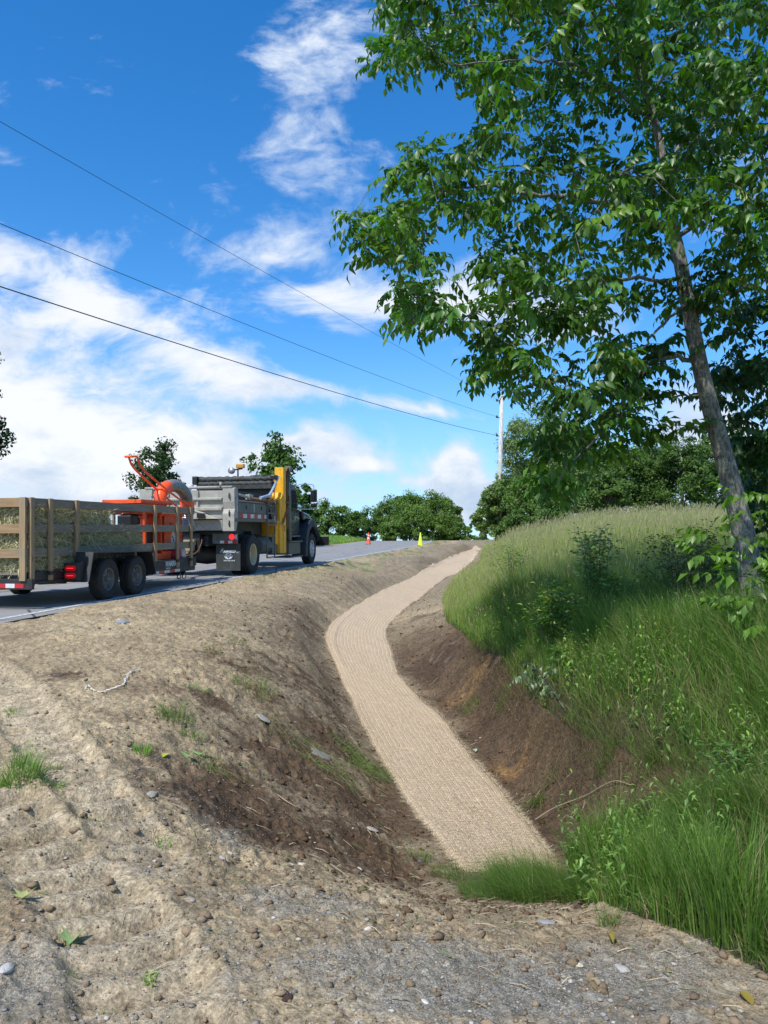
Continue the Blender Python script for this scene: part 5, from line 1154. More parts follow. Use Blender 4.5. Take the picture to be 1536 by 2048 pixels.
g1 = [(.16, .25, .08), (.11, .21, .055), (.21, .29, .13)]; g2 = [(.10, .21, .035), (.14, .26, .045), (.08, .16, .03)]; g3 = [(.08, .14, .03), (.12, .16, .045), (.15, .17, .06)]
shrub(1195, 1330, 10.2, 1.25, .42, 11, .075, g1, 'grey-green shrub with pale upright tips in the middle of the bank grass', per=90, tipc=(.30, .36, .22))
shrub(1108, 1390, 9.0, .75, .42, 13, .07, g2, 'bright green shrub with yellow shoot tips nearest the ditch', per=80, tipc=(.38, .42, .06))
shrub(1250, 1340, 9.8, .70, .50, 12, .065, g2, 'low leafy shrub between the grey-green one and the brown one', per=50, tipc=(.25, .36, .08))
shrub(1380, 1350, 9.6, 1.35, .62, 20, .055, g3, 'twiggy brownish green shrub left of the ash trunk', per=120)
shrub(1330, 1370, 8.6, .6, .4, 12, .08, g2, 'low weedy shrub with narrow leaves in front of the twiggy one', per=40, leafW=.25)
shrub(1110, 1440, 8.3, .28, .16, 6, .06, [(.09, .19, .03), (.12, .24, .04)], 'small fresh green seedling just above the wilted branch', name='seedling', per=14, leafW=.7)
shrub(1480, 1790, 4.9, .30, .25, 9, .075, [(.07, .15, .03), (.09, .18, .04)], 'bushy green weed in the tall grass near the lower right corner', name='weed', per=40, leafW=.22, cat='weed')
shrub(1520, 1380, 7.8, .7, .5, 12, .085, [(.045, .10, .03), (.06, .12, .03)], 'dark leafy weed patch at the foot of the ash trunk', name='weed', per=40, leafW=.25, cat='weed')
shrub(1030, 1215, 15.0, .9, .6, 10, .075, g2, 'dark green leafy weed at the ditch edge where the blanket bends', name='weed', per=60, leafW=.35, cat='weed')
far_tree('bush', 1500, 1110, 1330, 200, 10.6, 'dense dark bush behind the base of the leaning ash trunk', colA=(.03, .07, .015), colB=(.07, .13, .03), nclump=60, per=110, leaf=.07, trunk_r=.03, group='shrubs in the long grass', stems=5, wood='stem', foliage='foliage')
def sprout_sapling():
    c = at_depth(1600, 1330, 6.9); c[2] = float(ground_z(c[0], c[1])); t = empty('ash_sapling', c, 'young sapling with large bright compound leaves in front of the ash trunk', 'sapling')
    ends = [(1425, 1068, 6.7), (1405, 1110, 6.5), (1440, 1150, 6.6), (1500, 1030, 6.8), (1530, 990, 6.9), (1470, 985, 7.0), (1510, 1110, 6.6), (1500, 1190, 6.4), (1460, 1220, 6.5), (1530, 1250, 6.3), (1540, 1080, 6.6), (1560, 1160, 6.5), (1590, 1010, 6.9), (1600, 1100, 6.7), (1480, 1140, 6.9), (1535, 1210, 6.9), (1450, 1190, 6.9)]
    acc = Acc(); ch = []; main = smooth_poly(np.array([c-c, (-.10, 0, .6), (-.2, .05, 1.2), (-.15, .1, 1.9)]), 6); ch.append((main, list(np.linspace(.018, .005, len(main))), 6))
    T_ = bunch_templates(6, pairs=3, length=.26, L=.105, Wd=.058, n_leaves=(3, 4), sag=(.2, .6)); pos = []
    for e in ends:
        p = at_depth(*e)-c; j = int(np.argmin(np.abs(main[:, 2]-(p[2]-.25)))); a = main[j]; m_ = (a+p)/2+np.array([0, 0, .08]); ch.append(([a, m_, p], [.006, .004, .002], 4)); pos.append(p)
    pos = np.array(pos); n = len(pos); cols = np.array([.10, .20, .02])*RNG.uniform(.6, 1.25, (n, 1))
    place_templates(T_, pos, RNG.uniform(.8, 1.1, n), RNG.random(n)*6.28, RNG.normal(0, .25, n), RNG.normal(0, .25, n), cols, acc); acc.build('crown', [M['leaf']], parent=t); tube_mesh(ch, 'stem', M['darkbark'], t)
sprout_sapling()
def wilted_branch():
    P = [(1132, 1432), (1105, 1395), (1085, 1378), (1062, 1366)]; pts = []
    for k, (px, py) in enumerate(P): c = gpt(px, py); pts.append((c[0], c[1], float(fine_z(c[0], c[1]))+.03+.06*k))
    c = np.array(pts[0]); t = empty('cut_branch', c, 'cut branch with wilted pale leaves lying on the right bank above the blanket', 'branch'); main = smooth_poly(np.array(pts)-c, 6); ch = [(main, list(np.linspace(.011, .004, len(main))), 6)]; v0, f0 = leaflet(1, .6, .25, .8); VV = []; CC = []
    for k in range(16):
        i = RNG.integers(len(main)//3, len(main)); a = main[i]; e = a+np.array([RNG.uniform(-.30, .14), RNG.uniform(-.30, .1), RNG.uniform(-.22, .12)]); ch.append(([a, (a+e)/2+(0, 0, .05), e], [.004, .003, .0015], 4))
        for j in range(13):
            f = RNG.uniform(.3, 1); p = a*(1-f)+e*f; VV.append((v0*RNG.uniform(.045, .085))@(rotz(RNG.random()*6.28)@roty(RNG.uniform(.2, 1.5))@rotx(RNG.normal(0, .6))).T+p); CC.append(np.array([(.34, .42, .28), (.10, .17, .07), (.06, .11, .05), (.45, .50, .36)][RNG.integers(0, 4)])*RNG.uniform(.8, 1.15))
    n = len(VV); F = (np.arange(n)[:, None, None]*5+f0[None]).reshape(-1, 3); np_mesh('foliage', np.vstack(VV), F, [M['leaf']], parent=t, attrs={'col': np.repeat(np.array(CC), 5, 0)}); tube_mesh(ch, 'stem', M['darkbark'], t)
wilted_branch()

def weeds():
    x, y = sample_polar(2600, 3.5, 13, 6, 42, 1.0); k = in_poly(x, y, MEADOW) | in_poly(x, y, LOWER); x, y = x[k], y[k]; cl = fbm(x*1.3, y*1.3, 141, 3); k = RNG.random(len(x)) < sstep(.42, .62, cl); x, y = x[k], y[k]; v0, f0 = leaflet(1, .38, .2, .8); VV = []; CC = []
    z = ground_z(x, y)
    for i in range(len(x)):
        h = RNG.uniform(.22, .62); lean = RNG.normal(0, .12, 2); m = int(RNG.integers(7, 16)); c = np.array([(.11, .22, .04), (.16, .27, .07), (.09, .17, .05), (.20, .30, .06)][RNG.integers(0, 4)])
        for j in range(m):
            f = (j+.5)/m; p = np.array([x[i]+lean[0]*f*h*2, y[i]+lean[1]*f*h*2, z[i]+h*f]); VV.append((v0*RNG.uniform(.035, .075)*(1.15-.5*f))@(rotz(j*2.4+RNG.normal(0, .3))@roty(RNG.uniform(-.5, .5))).T+p); CC.append(c*RNG.uniform(.75, 1.25)*(1+.4*f))
    n = len(VV); F = (np.arange(n)[:, None, None]*5+f0[None]).reshape(-1, 3)
    o = np_mesh('weeds', np.vstack(VV), F, [M['leaf']], attrs={'col': np.clip(np.repeat(np.array(CC), 5, 0), 0, 1)}); tag(o, 'leafy weeds mixed through the long bank grass', 'weeds', kind='stuff')
weeds()

# ------------------------------------------------------------------ utility pole, wires, cones
M['pole'] = bark('weathered_pole', (.46, .44, .41), (.66, .64, .60), .4)
def pole_and_wires():
    b = at_depth(997, 1084, 50.0); b[2] = float(ground_z(b[0], b[1]))-.1; top = at_depth(1003.5, 790, 50.0)
    t = empty('utility_pole', b, 'tall pale wooden utility pole at the top of the ditch', 'utility pole'); mb = MB(); mb.tube([(0, 0, 0), tuple((top-b)/2), tuple(top-b)], [.165, .145, .12], 12); mb.build('shaft', M['pole'], t)
    for k, py in enumerate((802, 835, 872)):
        p = at_depth(1003, py, 50.0)-b; m2 = MB(); m2.tube([p+(-.30, 0, 0), p+(.05, 0, 0)], .03, 8); m2.lathe([(-.08, .05), (0, .07), (.08, .05)], p+np.array([-.30, 0, .05]), (0, 0, 1), 10); m2.build('insulator', M['black'], t)
    g = MB(); g.tube([at_depth(1004, 845, 50)-b, at_depth(1024, 1075, 49)-b], .012, 4); g.build('guy_wire', M['black'], t)
    g = MB(); g.tube([at_depth(1004, 880, 50)-b, at_depth(1016, 1075, 49)-b], .012, 4); g.build('guy_wire', M['black'], t)
    ends = [((1001, 802), (0, 243, 15.0), .30, .006, 'highest thin overhead wire running from the top left to the pole'), ((1000, 835), (0, 447, 14.0), .55, .007, 'middle overhead wire between the other two'), ((1000, 872), (0, 573, 13.0), .50, .011, 'lowest and thickest overhead wire')]
    for (p1, p0, sag, r, lb) in ends:
        A = at_depth(*p0); B = at_depth(p1[0], p1[1], 50.0); d = B-A; A2 = A-d*.55; pts = []
        for k in range(61):
            f = -.55+1.55*k/60; q = A+d*f; q = q-np.array([0, 0, sag*4*max(-1, (f+.55)*(1-f))/2.4]); 
            q = q+np.array([0, 0, sag*4*.55/2.4])*(1-f) ; pts.append(q)
        mb = MB(); mb.tube(pts, r, 6); o = mb.build('overhead_wire', M['black']); tag(o, lb, 'wire', 'overhead wires')
pole_and_wires()
def cone(px, py, d, h, mat, label, bands):
    c = at_depth(px, py, d); s, v = sv(c); c[2] = float(ground_z(c[0], c[1]))+.012; t = empty('traffic_cone', c, label, 'traffic cone'); mb = MB()
    mb.lathe([(.04, h*.205), (.08, h*.185), (h*.97, h*.045), (h, h*.038), (h, h*.02), (h*.98, .001)], (0, 0, 0), (0, 0, 1), 24); mb.build('body', mat, t)
    b = MB(); b.box(-h*.23, h*.23, -h*.23, h*.23, 0, .04); b.build('base', M['blackgloss'] if bands else mat, t, bevel=.008)
    for z0, z1 in bands:
        m2 = MB(); r = lambda z: h*.185+(h*.045-h*.185)*((z-.08)/(h*.97-.08))+.004; m2.lathe([(z0, r(z0)), (z1, r(z1))], (0, 0, 0), (0, 0, 1), 24); m2.build('reflective_band', M['white'], t)
cone(737, 1085, 60, .92, M['cone_o'], 'orange traffic cone with white bands on the road', [(.42, .55), (.66, .75)])
cone(841, 1094, 50, .88, M['cone_y'], 'lime yellow traffic cone on the road shoulder', [(.62, .70)])
# ------------------------------------------------------------------ vehicles (x to the right of the road, y uphill along it, z up)
FR = Matrix(((V[0], U[0], W[0]), (V[1], U[1], W[1]), (V[2], U[2], W[2]))).to_euler()
def frame_pt(v, s, h): return O+V*v+U*s+W*h
def veh(name, s0, v0, h0, label, cat, group=None):
    t = empty(name, frame_pt(v0, s0, h0), label, cat, group, rot=FR); return t, (v0, s0, h0)
GZ = .006                                                                # road surface over the plane
def tyre_parts(parent, off, x_out, y, z, r, w, rim_r, side, rim_mat, name='wheel', kind='spoke', rot=0):
    """side +1: outer face towards +x"""
    c = (x_out-side*w/2, y, z); mb = MB(); hw = w/2; ax = (side, 0, 0)
    prof = [(-hw*.8, rim_r), (-hw, rim_r*1.04), (-hw, r*.86), (-hw*.86, r*.965), (-hw*.62, r*.995), (-hw*.60, r*.975), (-hw*.5, r*.975), (-hw*.48, r), (-.04*w, r), (-.03*w, r*.978), (.03*w, r*.978), (.04*w, r), (hw*.48, r), (hw*.5, r*.975), (hw*.60, r*.975), (hw*.62, r*.995), (hw*.86, r*.965), (hw*.98, r*.88), (hw, r*.80), (hw*.97, rim_r*1.10), (hw*.86, rim_r*1.01), (hw*.6, rim_r)]
    mb.lathe(prof, c, ax, 40)
    n = 44                                                                # shoulder tread blocks
    for sd in (-1, 1):
        for k in range(n):
            a = 2*math.pi*(k+.5*(sd > 0))/n; p = Vector(c)+Vector((sd*hw*.80*side, math.cos(a)*r*.985, math.sin(a)*r*.985)); q = p+Vector((-sd*hw*.24*side, math.cos(a)*.012, math.sin(a)*.012)); mb.bar(p, q, .022*r/.35, .018)
    ty = mb.build('tyre', M['rubber'], parent, off); ty['label'] = 'black rubber tyre'; del ty['label']
    rb = MB(); d = hw*.9
    if kind == 'spoke':
        rb.lathe([(hw*.6, rim_r), (hw*.88, rim_r*1.0), (hw*.90, rim_r*.94), (hw*.62, rim_r*.88), (hw*.25, rim_r*.82), (hw*.18, rim_r*.72)], c, ax, 36)
        rb.lathe([(hw*.42, rim_r*.40), (hw*.45, rim_r*.30), (hw*.40, .001)], c, ax, 24)
        for k in range(8):
            a = 2*math.pi*k/8+rot; p = Vector(c)+Vector((side*hw*.40, math.cos(a)*rim_r*.36, math.sin(a)*rim_r*.36)); q = Vector(c)+Vector((side*hw*.30, math.cos(a)*rim_r*.80, math.sin(a)*rim_r*.80)); rb.bar(p, q, .060*rim_r/.19, .012, up=(1, 0, 0))
        rb.lathe([(hw*.10, rim_r*.9), (hw*.08, .001)], c, ax, 24)
        rb.lathe([(hw*.42, .045), (hw*.95, .040), (hw*1.0, .03), (hw*1.0, .001)], c, ax, 16)
        for k in range(5): a = 2*math.pi*k/5+rot; rb.lathe([(hw*.42, .010), (hw*.62, .010), (hw*.63, .001)], Vector(c)+Vector((0, math.cos(a)*.070, math.sin(a)*.070)), ax, 6)
    elif kind == 'dish':                                                   # deep dished dual rear wheel
        rb.lathe([(hw*.6, rim_r), (hw*.92, rim_r), (hw*.94, rim_r*.93), (hw*.55, rim_r*.90), (-hw*.5, rim_r*.86), (-hw*.75, rim_r*.80), (-hw*.80, rim_r*.62), (-hw*.55, rim_r*.46), (-hw*.5, rim_r*.34)], c, ax, 40)
        rb.lathe([(-hw*.5, rim_r*.36), (hw*.1, rim_r*.32), (hw*.16, rim_r*.20), (hw*.16, .001)], c, ax, 24)
        for k in range(10): a = 2*math.pi*k/10; rb.lathe([(-hw*.62, .018), (-hw*.38, .016), (-hw*.37, .001)], Vector(c)+Vector((0, math.cos(a)*rim_r*.55, math.sin(a)*rim_r*.55)), ax, 6)
    else:                                                                  # bulged front wheel with hand holes
        rb.lathe([(hw*.6, rim_r), (hw*.92, rim_r), (hw*.94, rim_r*.93), (hw*.60, rim_r*.90), (hw*.42, rim_r*.86), (hw*.62, rim_r*.70)], c, ax, 40)
        rb.lathe([(hw*.86, rim_r*.50), (hw*.88, rim_r*.34), (hw*.86, rim_r*.30)], c, ax, 32)
        for k in range(10): a = 2*math.pi*k/10+.2; p = Vector(c)+Vector((side*hw*.87, math.cos(a)*rim_r*.46, math.sin(a)*rim_r*.46)); q = Vector(c)+Vector((side*hw*.60, math.cos(a)*rim_r*.74, math.sin(a)*rim_r*.74)); rb.bar(p, q, .075, .012, up=(1, 0, 0))
        for k in range(10): a = 2*math.pi*k/10; rb.lathe([(hw*.86, .016), (hw*1.12, .014), (hw*1.13, .001)], Vector(c)+Vector((0, math.cos(a)*rim_r*.42, math.sin(a)*rim_r*.42)), ax, 6)
        rb.lathe([(hw*.86, rim_r*.27), (hw*1.25, rim_r*.22), (hw*1.3, .001)], c, ax, 20)
        rb.lathe([(hw*.2, rim_r*.86), (hw*.15, .001)], c, ax, 24)
    rb.build('rim', rim_mat, ty, off)
    return ty

# ---- straw trailer
TB_TOP = ((1.56, 1.70), (1.16, 1.30), (.785, .925))
def build_trailer():
    t, off = veh('utility_trailer', .5, -1.25, GZ, 'tandem axle trailer with wooden slatted sides, carrying straw bales and a blower', 'trailer')
    XR, XL = -.33, -2.17; Y0, Y1 = -1.76, 4.34
    b = MB()
    for x in (XR-.06, XL): b.box(x, x+.06, Y0, Y1, .43, .57)
    b.box(XR-.055, XR+.004, 2.05, Y1, .28, .43)
    b.box(XR-.05, XR-.005, -.55, 2.05, .38, .43)
    for y in np.arange(Y0+.06, Y1-.1, .62): b.box(XL+.062, XR-.062, y, y+.05, .44, .52)
    b.box(XL-.1, XR+.1, Y0-.06, Y0-.002, .31, .47); b.box(XL, XR, Y1+.002, Y1+.08, .38, .57)
    for y in (-.05, 1.0): b.box(XL+.1, XR-.1, y, y+.09, .30, .39)
    b.prism([(-1.70, .42), (-.75, .42), (-.75, .33), (-1.45, .36)], XR-.05, XR-.002)
    b.build('frame', M['black'], t, off, bevel=.006)
    d = MB()
    for k in range(13): w_ = (XR-XL-.12)/13; x = XL+.062+k*w_; d.box(x, x+w_-.008, Y0+.01, Y1-.01, .525, .565)
    d.build('deck', M['wood_y'], t, off)
    for x, sd in ((XR, 1), (XL, -1)):
        for y in (-1.72, -1.24, -.50, 2.33, 3.37, 4.08):
            if sd < 0 and y == 3.37: continue
            p = MB(); z0 = .42 if y < 2 else .38
            if y == -.5: z0 = .62
            if y == 2.33: z0 = .56
            x0 = x+sd*.004; p.box(x0, x0+sd*.04, y-.045, y+.045, z0, 1.705); p.build('stake', M['wood_z'], t, off, bevel=.004)
            if y > 2.5 or y in (-1.24,): q = MB(); q.box(x0-sd*.002, x0+sd*.052, y-.065, y+.065, .50, .56); q.build('stake_pocket', M['black'], t, off)
        for z0, z1 in TB_TOP:
            p = MB(); x0 = x-sd*.040; p.box(min(x0, x-sd*.002), max(x0, x-sd*.002), Y0+.01, Y1, z0, z1); o = p.build('side_board', M['wood_y'], t, off, bevel=.004)
    for z0, z1 in TB_TOP:
        p = MB(); p.box(XL+.02, XR-.005, Y0-.045, Y0-.005, z0, z1); p.build('tailgate_board', M['wood_x'], t, off, bevel=.004)
        p = MB(); p.box(XL+.045, XR-.045, Y1+.005, Y1+.045, z0, z1); p.build('front_board', M['wood_x'], t, off, bevel=.004)
    p = MB(); p.box(XR-.10, XR+.0, Y0-.088, Y0-.048, .44, 1.705); p.build('corner_post', M['wood_z'], t, off, bevel=.004)
    p = MB(); p.box(-1.30, -1.21, Y0-.088, Y0-.048, .44, 1.705); p.build('corner_post', M['wood_z'], t, off, bevel=.004)
    p = MB(); p.box(XL, XL+.1, Y0-.088, Y0-.048, .44, 1.705); p.build('corner_post', M['wood_z'], t, off, bevel=.004)
    # fenders, wheels
    for x0, x1 in ((-.29, .03), (XL-.35, XL-.03)):
        f = MB(); P = [(-.70, .36), (-.56, .84), (1.52, .80), (1.70, .34)]; Q = [(-.675, .36), (-.54, .82), (1.505, .78), (1.675, .34)]
        f.prism(P+Q[::-1], x0, x1); f.build('fender', M['plate'], t, off, bevel=.003)
    s_ = MB(); s_.box(XR-.001, XR+.012, -.52, 1.50, .45, .80); s_.build('fender_back_plate', M['black'], t, off)
    for y in (0.0, 1.02):
        tyre_parts(t, off, 0.0, y, .355, .355, .21, .195, 1, M['rim'], rot=y); tyre_parts(t, off, -2.50, y, .355, .355, .21, .195, -1, M['rim'], rot=y)
    a = MB(); a.box(XL-.1, XR+.1, -.04, .04, .32, .39); a.box(XL-.1, XR+.1, .98, 1.06, .32, .39); a.build('axle', M['black'], t, off)
    # lamp box and reflectors
    l = MB(); l.box(XR+.006, -.065, -.86, -.52, .385, .665); l.build('lamp_box', M['black'], t, off, bevel=.01)
    for z in (.585, .465):
        q = MB(); cx = (XR+.006-.065)/2; pts = []
        for k in range(24): aa = 2*math.pi*k/24; pts.append((cx+.085*math.copysign(1, math.cos(aa))*.45+.058*math.cos(aa), z+.048*math.sin(aa)))
        q.prism([(p_[0], p_[1]) for p_ in pts], -.885, -.861, axis='y'); lamp = q.build('tail_lamp', M['redlampdim'], t, off, bevel=.004)
        for k in range(6): e = MB(); e.lathe([(0, .009), (.004, .008), (.005, .001)], (cx-.05+k*.02, -.886, z), (0, -1, 0), 8); e.build('led', M['redlamp'], lamp, off)
    tp = MB()
    for k, mm in enumerate((1, 0, 1, 0, 1, 0)): tp.mat(mm).box(XR-.04-k*.15-.15, XR-.04-k*.15, Y0-.0645, Y0-.061, .335, .40)
    tp.build('reflective_tape', [M['white'], M['red']], t, off)
    tp = MB()
    for k, mm in enumerate((0, 1, 0, 1, 0)): tp.mat(mm).box(XR+.0045, XR+.007, 2.28+k*.25, 2.28+k*.25+.25, .29, .35)
    tp.build('reflective_tape', [M['white'], M['red']], t, off)
    text_part('WARRIOR', .16, t, M['lettering'], (XR+.010-off[0], 2.80-off[1], .475-off[2]), (R(90), 0, R(90)), shear=.35, bold=.004, align='LEFT', sx=.95)
    text_part('TRAILERS', .055, t, M['lettering'], (XR+.010-off[0], 2.82-off[1], .385-off[2]), (R(90), 0, R(90)), shear=.3, align='LEFT')
    # tongue, jack, chains
    g = MB(); g.bar((XR-.35, Y1+.08, .47), (-1.25, 5.72, .50), .07, .10); g.bar((XL+.35, Y1+.08, .47), (-1.25, 5.72, .50), .07, .10); g.box(-1.30, -1.20, 5.6, 5.98, .50, .60); g.build('tongue', M['black'], t, off, bevel=.006)
    g = MB(); g.tube([(-1.25, 5.25, .20), (-1.25, 5.25, 1.0)], .035, 10); g.tube([(-1.25, 5.25, .98), (-1.05, 5.25, .98)], .012, 6); g.box(-1.33, -1.17, 5.17, 5.33, .17, .20); g.build('jack', M['black'], t, off)
    for dx in (0, .12): g = MB(); g.tube(smooth_poly(np.array([(XR-.2-dx, 4.3, .30), (XR-.25-dx, 4.2, .12), (XR-.3-dx, 4.5, .10), (XR-.5-dx, 4.9, .30), (-1.1, 5.5, .5)]), 6), .012, 6); g.build('cable', M['blackgloss'], t, off)
    return t
build_trailer()

def bale(name, x0, x1, y0, y1, z0, z1, label, n=2600):
    c = ((x0+x1)/2, (y0+y1)/2, z0); base = frame_pt(c[0], c[1], c[2]+GZ); bm = bmesh.new(); bmesh.ops.create_cube(bm, size=1); bmesh.ops.subdivide_edges(bm, edges=bm.edges, cuts=9, use_grid_fill=True); sx, sy, sz = x1-x0-.02, y1-y0-.02, z1-z0-.01; sd = RNG.random()*50
    for v in bm.verts:
        p = v.co; k = float(vnoise(np.array(p.x*9+sd+p.z*7), np.array(p.y*9+p.z*5), 4))-.5; q = Vector((p.x*sx, p.y*sy, p.z*sz)); e = max(abs(p.x), abs(p.y), abs(p.z)); edge = sum(abs(a) > .42 for a in p); q *= 1-.03*(edge >= 2)+.05*k*(1 if p.z > -.4 else 0); v.co = Vector((q.x, q.y, q.z+sz/2))
    me = bpy.data.meshes.new(name); bm.to_mesh(me); bm.free(); a = me.attributes.new('col', 'FLOAT_COLOR', 'POINT'); a.data.foreach_set('color', [.38, .345, .19, 1]*len(me.vertices)); me.materials.append(M['balecore'])
    t = bpy.data.objects.new(name, me); COL.objects.link(t); t.location = base; t.rotation_euler = FR; tag(t, label, 'straw bale', 'straw bales stacked on the trailer')
    f = RNG.choice(5, n, p=[.32, .14, .18, .18, .18]); u = RNG.uniform(-.5, .5, (n, 2)); P = np.zeros((n, 3)); N = np.zeros((n, 3))
    for k, (ax, sg) in enumerate(((0, 1), (0, -1), (1, -1), (1, 1), (2, 1))):
        i = f == k; oth = [q for q in (0, 1, 2) if q != ax]; P[i, ax] = sg*.48; P[i, oth[0]] = u[i, 0]; P[i, oth[1]] = u[i, 1]; N[i, ax] = sg
    P = P*np.array([sx, sy, sz])+np.array([0, 0, sz/2]); d = RNG.normal(0, 1, (n, 3)); d -= N*(d*N).sum(1, keepdims=True)*.8; d /= np.linalg.norm(d, axis=1, keepdims=True); d += N*RNG.uniform(.1, .7, (n, 1)); L = RNG.uniform(.05, .17, n)[:, None]; B = P+d*L; B[:, 2] -= L[:, 0]**2*2.0; Mi = (P+B)/2+N*.012; s = np.cross(d, RNG.normal(0, 1, (n, 3))); s /= np.linalg.norm(s, axis=1, keepdims=True); s *= RNG.uniform(.0018, .0045, (n, 1))
    vs = np.stack([P-s, P+s, Mi-s, Mi+s, B], 1).reshape(-1, 3); F = (np.arange(n)[:, None, None]*5+np.array([(0, 1, 3), (0, 3, 2), (2, 3, 4)])[None]).reshape(-1, 3)
    cc = np.array([(.70, .64, .40), (.54, .52, .28), (.80, .73, .50), (.38, .40, .20)])[RNG.integers(0, 4, n)]*RNG.uniform(.65, 1.15, (n, 1)); o = np_mesh('loose_stalks', vs, F, [M['straw']], parent=t, attrs={'col': np.repeat(cc, 5, 0)}); o['kind'] = 'stuff'
    for yy in (.28, .72): q = MB(); y_ = -sy/2+sy*yy; q.tube([(sx/2+.006, y_, 0.02), (sx/2+.006, y_, sz*.97), (-sx/2, y_, sz*.99)], .004, 4); q.build('twine', M['twine'], t)
    return t
M['balecore'] = attr_mat('bale_straw', .9, 0, .1, bump=1.0, bscale=50, vary=.75)
ordn = ['first', 'second', 'third', 'fourth']
for li, (z0, z1, nb, yend) in enumerate([(.565, .905, 4, 2.0), (.905, 1.245, 4, 1.85), (1.245, 1.585, 3, .72)]):
    ln = (yend+1.70)/nb
    for k in range(nb):
        bale('straw_bale', -.85, -.385, -1.70+k*ln, -1.70+(k+1)*ln, z0, z1, f"greenish straw bale, {ordn[k]} from the tailgate in the {['bottom', 'middle', 'top'][li]} layer along the near side", n=3400)
    bale('straw_bale', -1.33, -.87, -1.70, -.80, z0, z1, f"greenish straw bale behind the tailgate boards, {['bottom', 'middle', 'top'][li]} one beside the corner post stack", n=1600)

# ---- straw blower
def build_blower():
    t, off = veh('straw_blower', 3.2, -.95, .565+GZ, 'orange straw blower machine with a grey flexible hose, riding at the front of the trailer', 'straw blower')
    X = -.62
    b = MB(); b.box(-1.45, X+.12, 1.95, 4.12, .575, .62)
    for x in (-1.45, X+.06): b.box(x, x+.06, 1.98, 4.1, .62, .70)
    b.box(X+.03, X+.13, 3.02, 4.14, .66, .74)
    for x, y in ((X+.07, 2.35), (X+.07, 3.05), (-1.40, 2.35), (-1.40, 4.02), (X+.07, 4.05)): b.box(x-.03, x+.03, y-.03, y+.03, .62, 1.58)
    b.build('base_frame', M['orange'], t, off, bevel=.006)
    d = MB(); d.lathe([(-.46, .001), (-.46, .33), (-.38, .37), (.30, .37), (.36, .36), (.38, .30), (.38, .001)], (X-.30, 3.62, 1.16), (0, 0, 1), 36); d.build('drum', M['orange'], t, off, bevel=.004)
    p = MB(); p.box(X+.075, X+.095, 3.20, 4.02, .84, 1.52); panel = p.build('side_panel', M['orange'], t, off, bevel=.008)
    p = MB(); p.box(-1.42, X+.13, 3.0, 4.12, 1.50, 1.56); p.build('top_band', M['orange'], t, off, bevel=.01)
    tr = MB(); tr.box(-1.35, X+.12, 2.10, 3.52, 1.745, 1.765); tr.box(X+.10, X+.125, 2.10, 3.52, 1.766, 1.82); tr.box(-1.35, -1.325, 2.10, 3.52, 1.766, 1.82); tr.box(-1.32, X+.095, 2.10, 2.125, 1.766, 1.82); tr.prism([(2.2, 1.745), (3.45, 1.745), (3.1, 1.565), (2.5, 1.565)], -1.3, X+.05)
    tr.build('feed_tray', M['orange_shine'], t, off, bevel=.004)
    hk = MB(); hk.tube([(X+.02, 2.72, 1.79), (X+.02, 2.76, 1.90), (X+.02, 2.84, 1.92), (X+.02, 2.90, 1.86), (X+.02, 2.90, 1.79)], .014, 8); hk.build('lifting_ring', M['silver'], t, off)
    e = MB(); e.box(-1.30, X-.05, 2.02, 2.95, .72, 1.30); e.lathe([(-.15, .17), (.15, .17)], (X-.35, 2.5, 1.38), (0, 1, 0), 20); e.box(X-.4, X-.1, 2.1, 2.4, 1.3, 1.5); e.build('engine', M['blackgloss'], t, off, bevel=.02)
    # discharge elbow, hose and collar (positions along the spout)
    cx = X-.05; El = [(cx, 3.28, 1.78), (cx, 3.28, 1.88), (cx, 3.36, 2.01), (cx, 3.50, 2.11), (cx, 3.66, 2.16)]
    q = MB(); q.tube(smooth_poly(np.array(El), 5), .138, 24); q.lathe([(-.02, .20), (.035, .20)], (cx, 3.28, 1.79), (0, 0, 1), 24); q.lathe([(-.02, .18), (.02, .18)], (cx, 3.36, 2.01), (0, .6, .8), 24); q.build('spout_elbow', M['orange_shine'], t, off)
    H = smooth_poly(np.array([(cx, 3.66, 2.16), (cx, 3.95, 2.20), (cx, 4.22, 2.18), (cx, 4.47, 2.09), (cx, 4.63, 1.97), (cx, 4.68, 1.82)]), 16); rr = [.128+.014*(i % 2) for i in range(len(H))]; q = MB(); q.tube(H, rr, 24); q.build('flexible_hose', M['hose'], t, off)
    q = MB(); q.lathe([(-.075, .165), (.075, .165)], (cx, 4.68, 1.78), (0, 0, 1), 28); q.build('hose_collar', M['orange_shine'], t, off)
    H = [(cx, 4.20, 1.12), (cx, 4.20, 1.50)]; H = [(cx, 4.68, 1.70-.02*i) for i in range(22)]; q = MB(); q.tube(H, [.14+.014*(i % 2) for i in range(22)], 24, smooth=False); q.build('ribbed_duct', M['silver'], t, off)
    for x in (X+.10, X-.08):
        q = MB(); q.tube(smooth_poly(np.array([(x, 4.60 if x > X else 4.30, 1.70), (x, 3.55 if x > X else 3.4, 2.0), (x, 2.42, 2.36), (x, 2.10, 2.52), (x, 1.98, 2.66), (x, 1.84, 2.66)]), 5), .022, 8); q.build('handle_tube', M['orange_shine'], t, off)
    q = MB(); q.tube([(X+.10, 1.84, 2.66), (X-.08, 1.84, 2.66)], .022, 8); q.build('handle_grip', M['orange_shine'], t, off)
    text_part('Sinco', .20, t, M['letter_black'], (X+.098-off[0], 3.62-off[1], 1.27-off[2]), (R(90), 0, R(90)), shear=.35, bold=.003)
    q = MB(); pts = [(3.62+.10*math.cos(a)*(1-.25*math.sin(a)), 1.03+.15*math.sin(a)) for a in np.linspace(0, 2*math.pi, 24, endpoint=False)]; q.mat(0).prism(pts, X+.0952, X+.098)
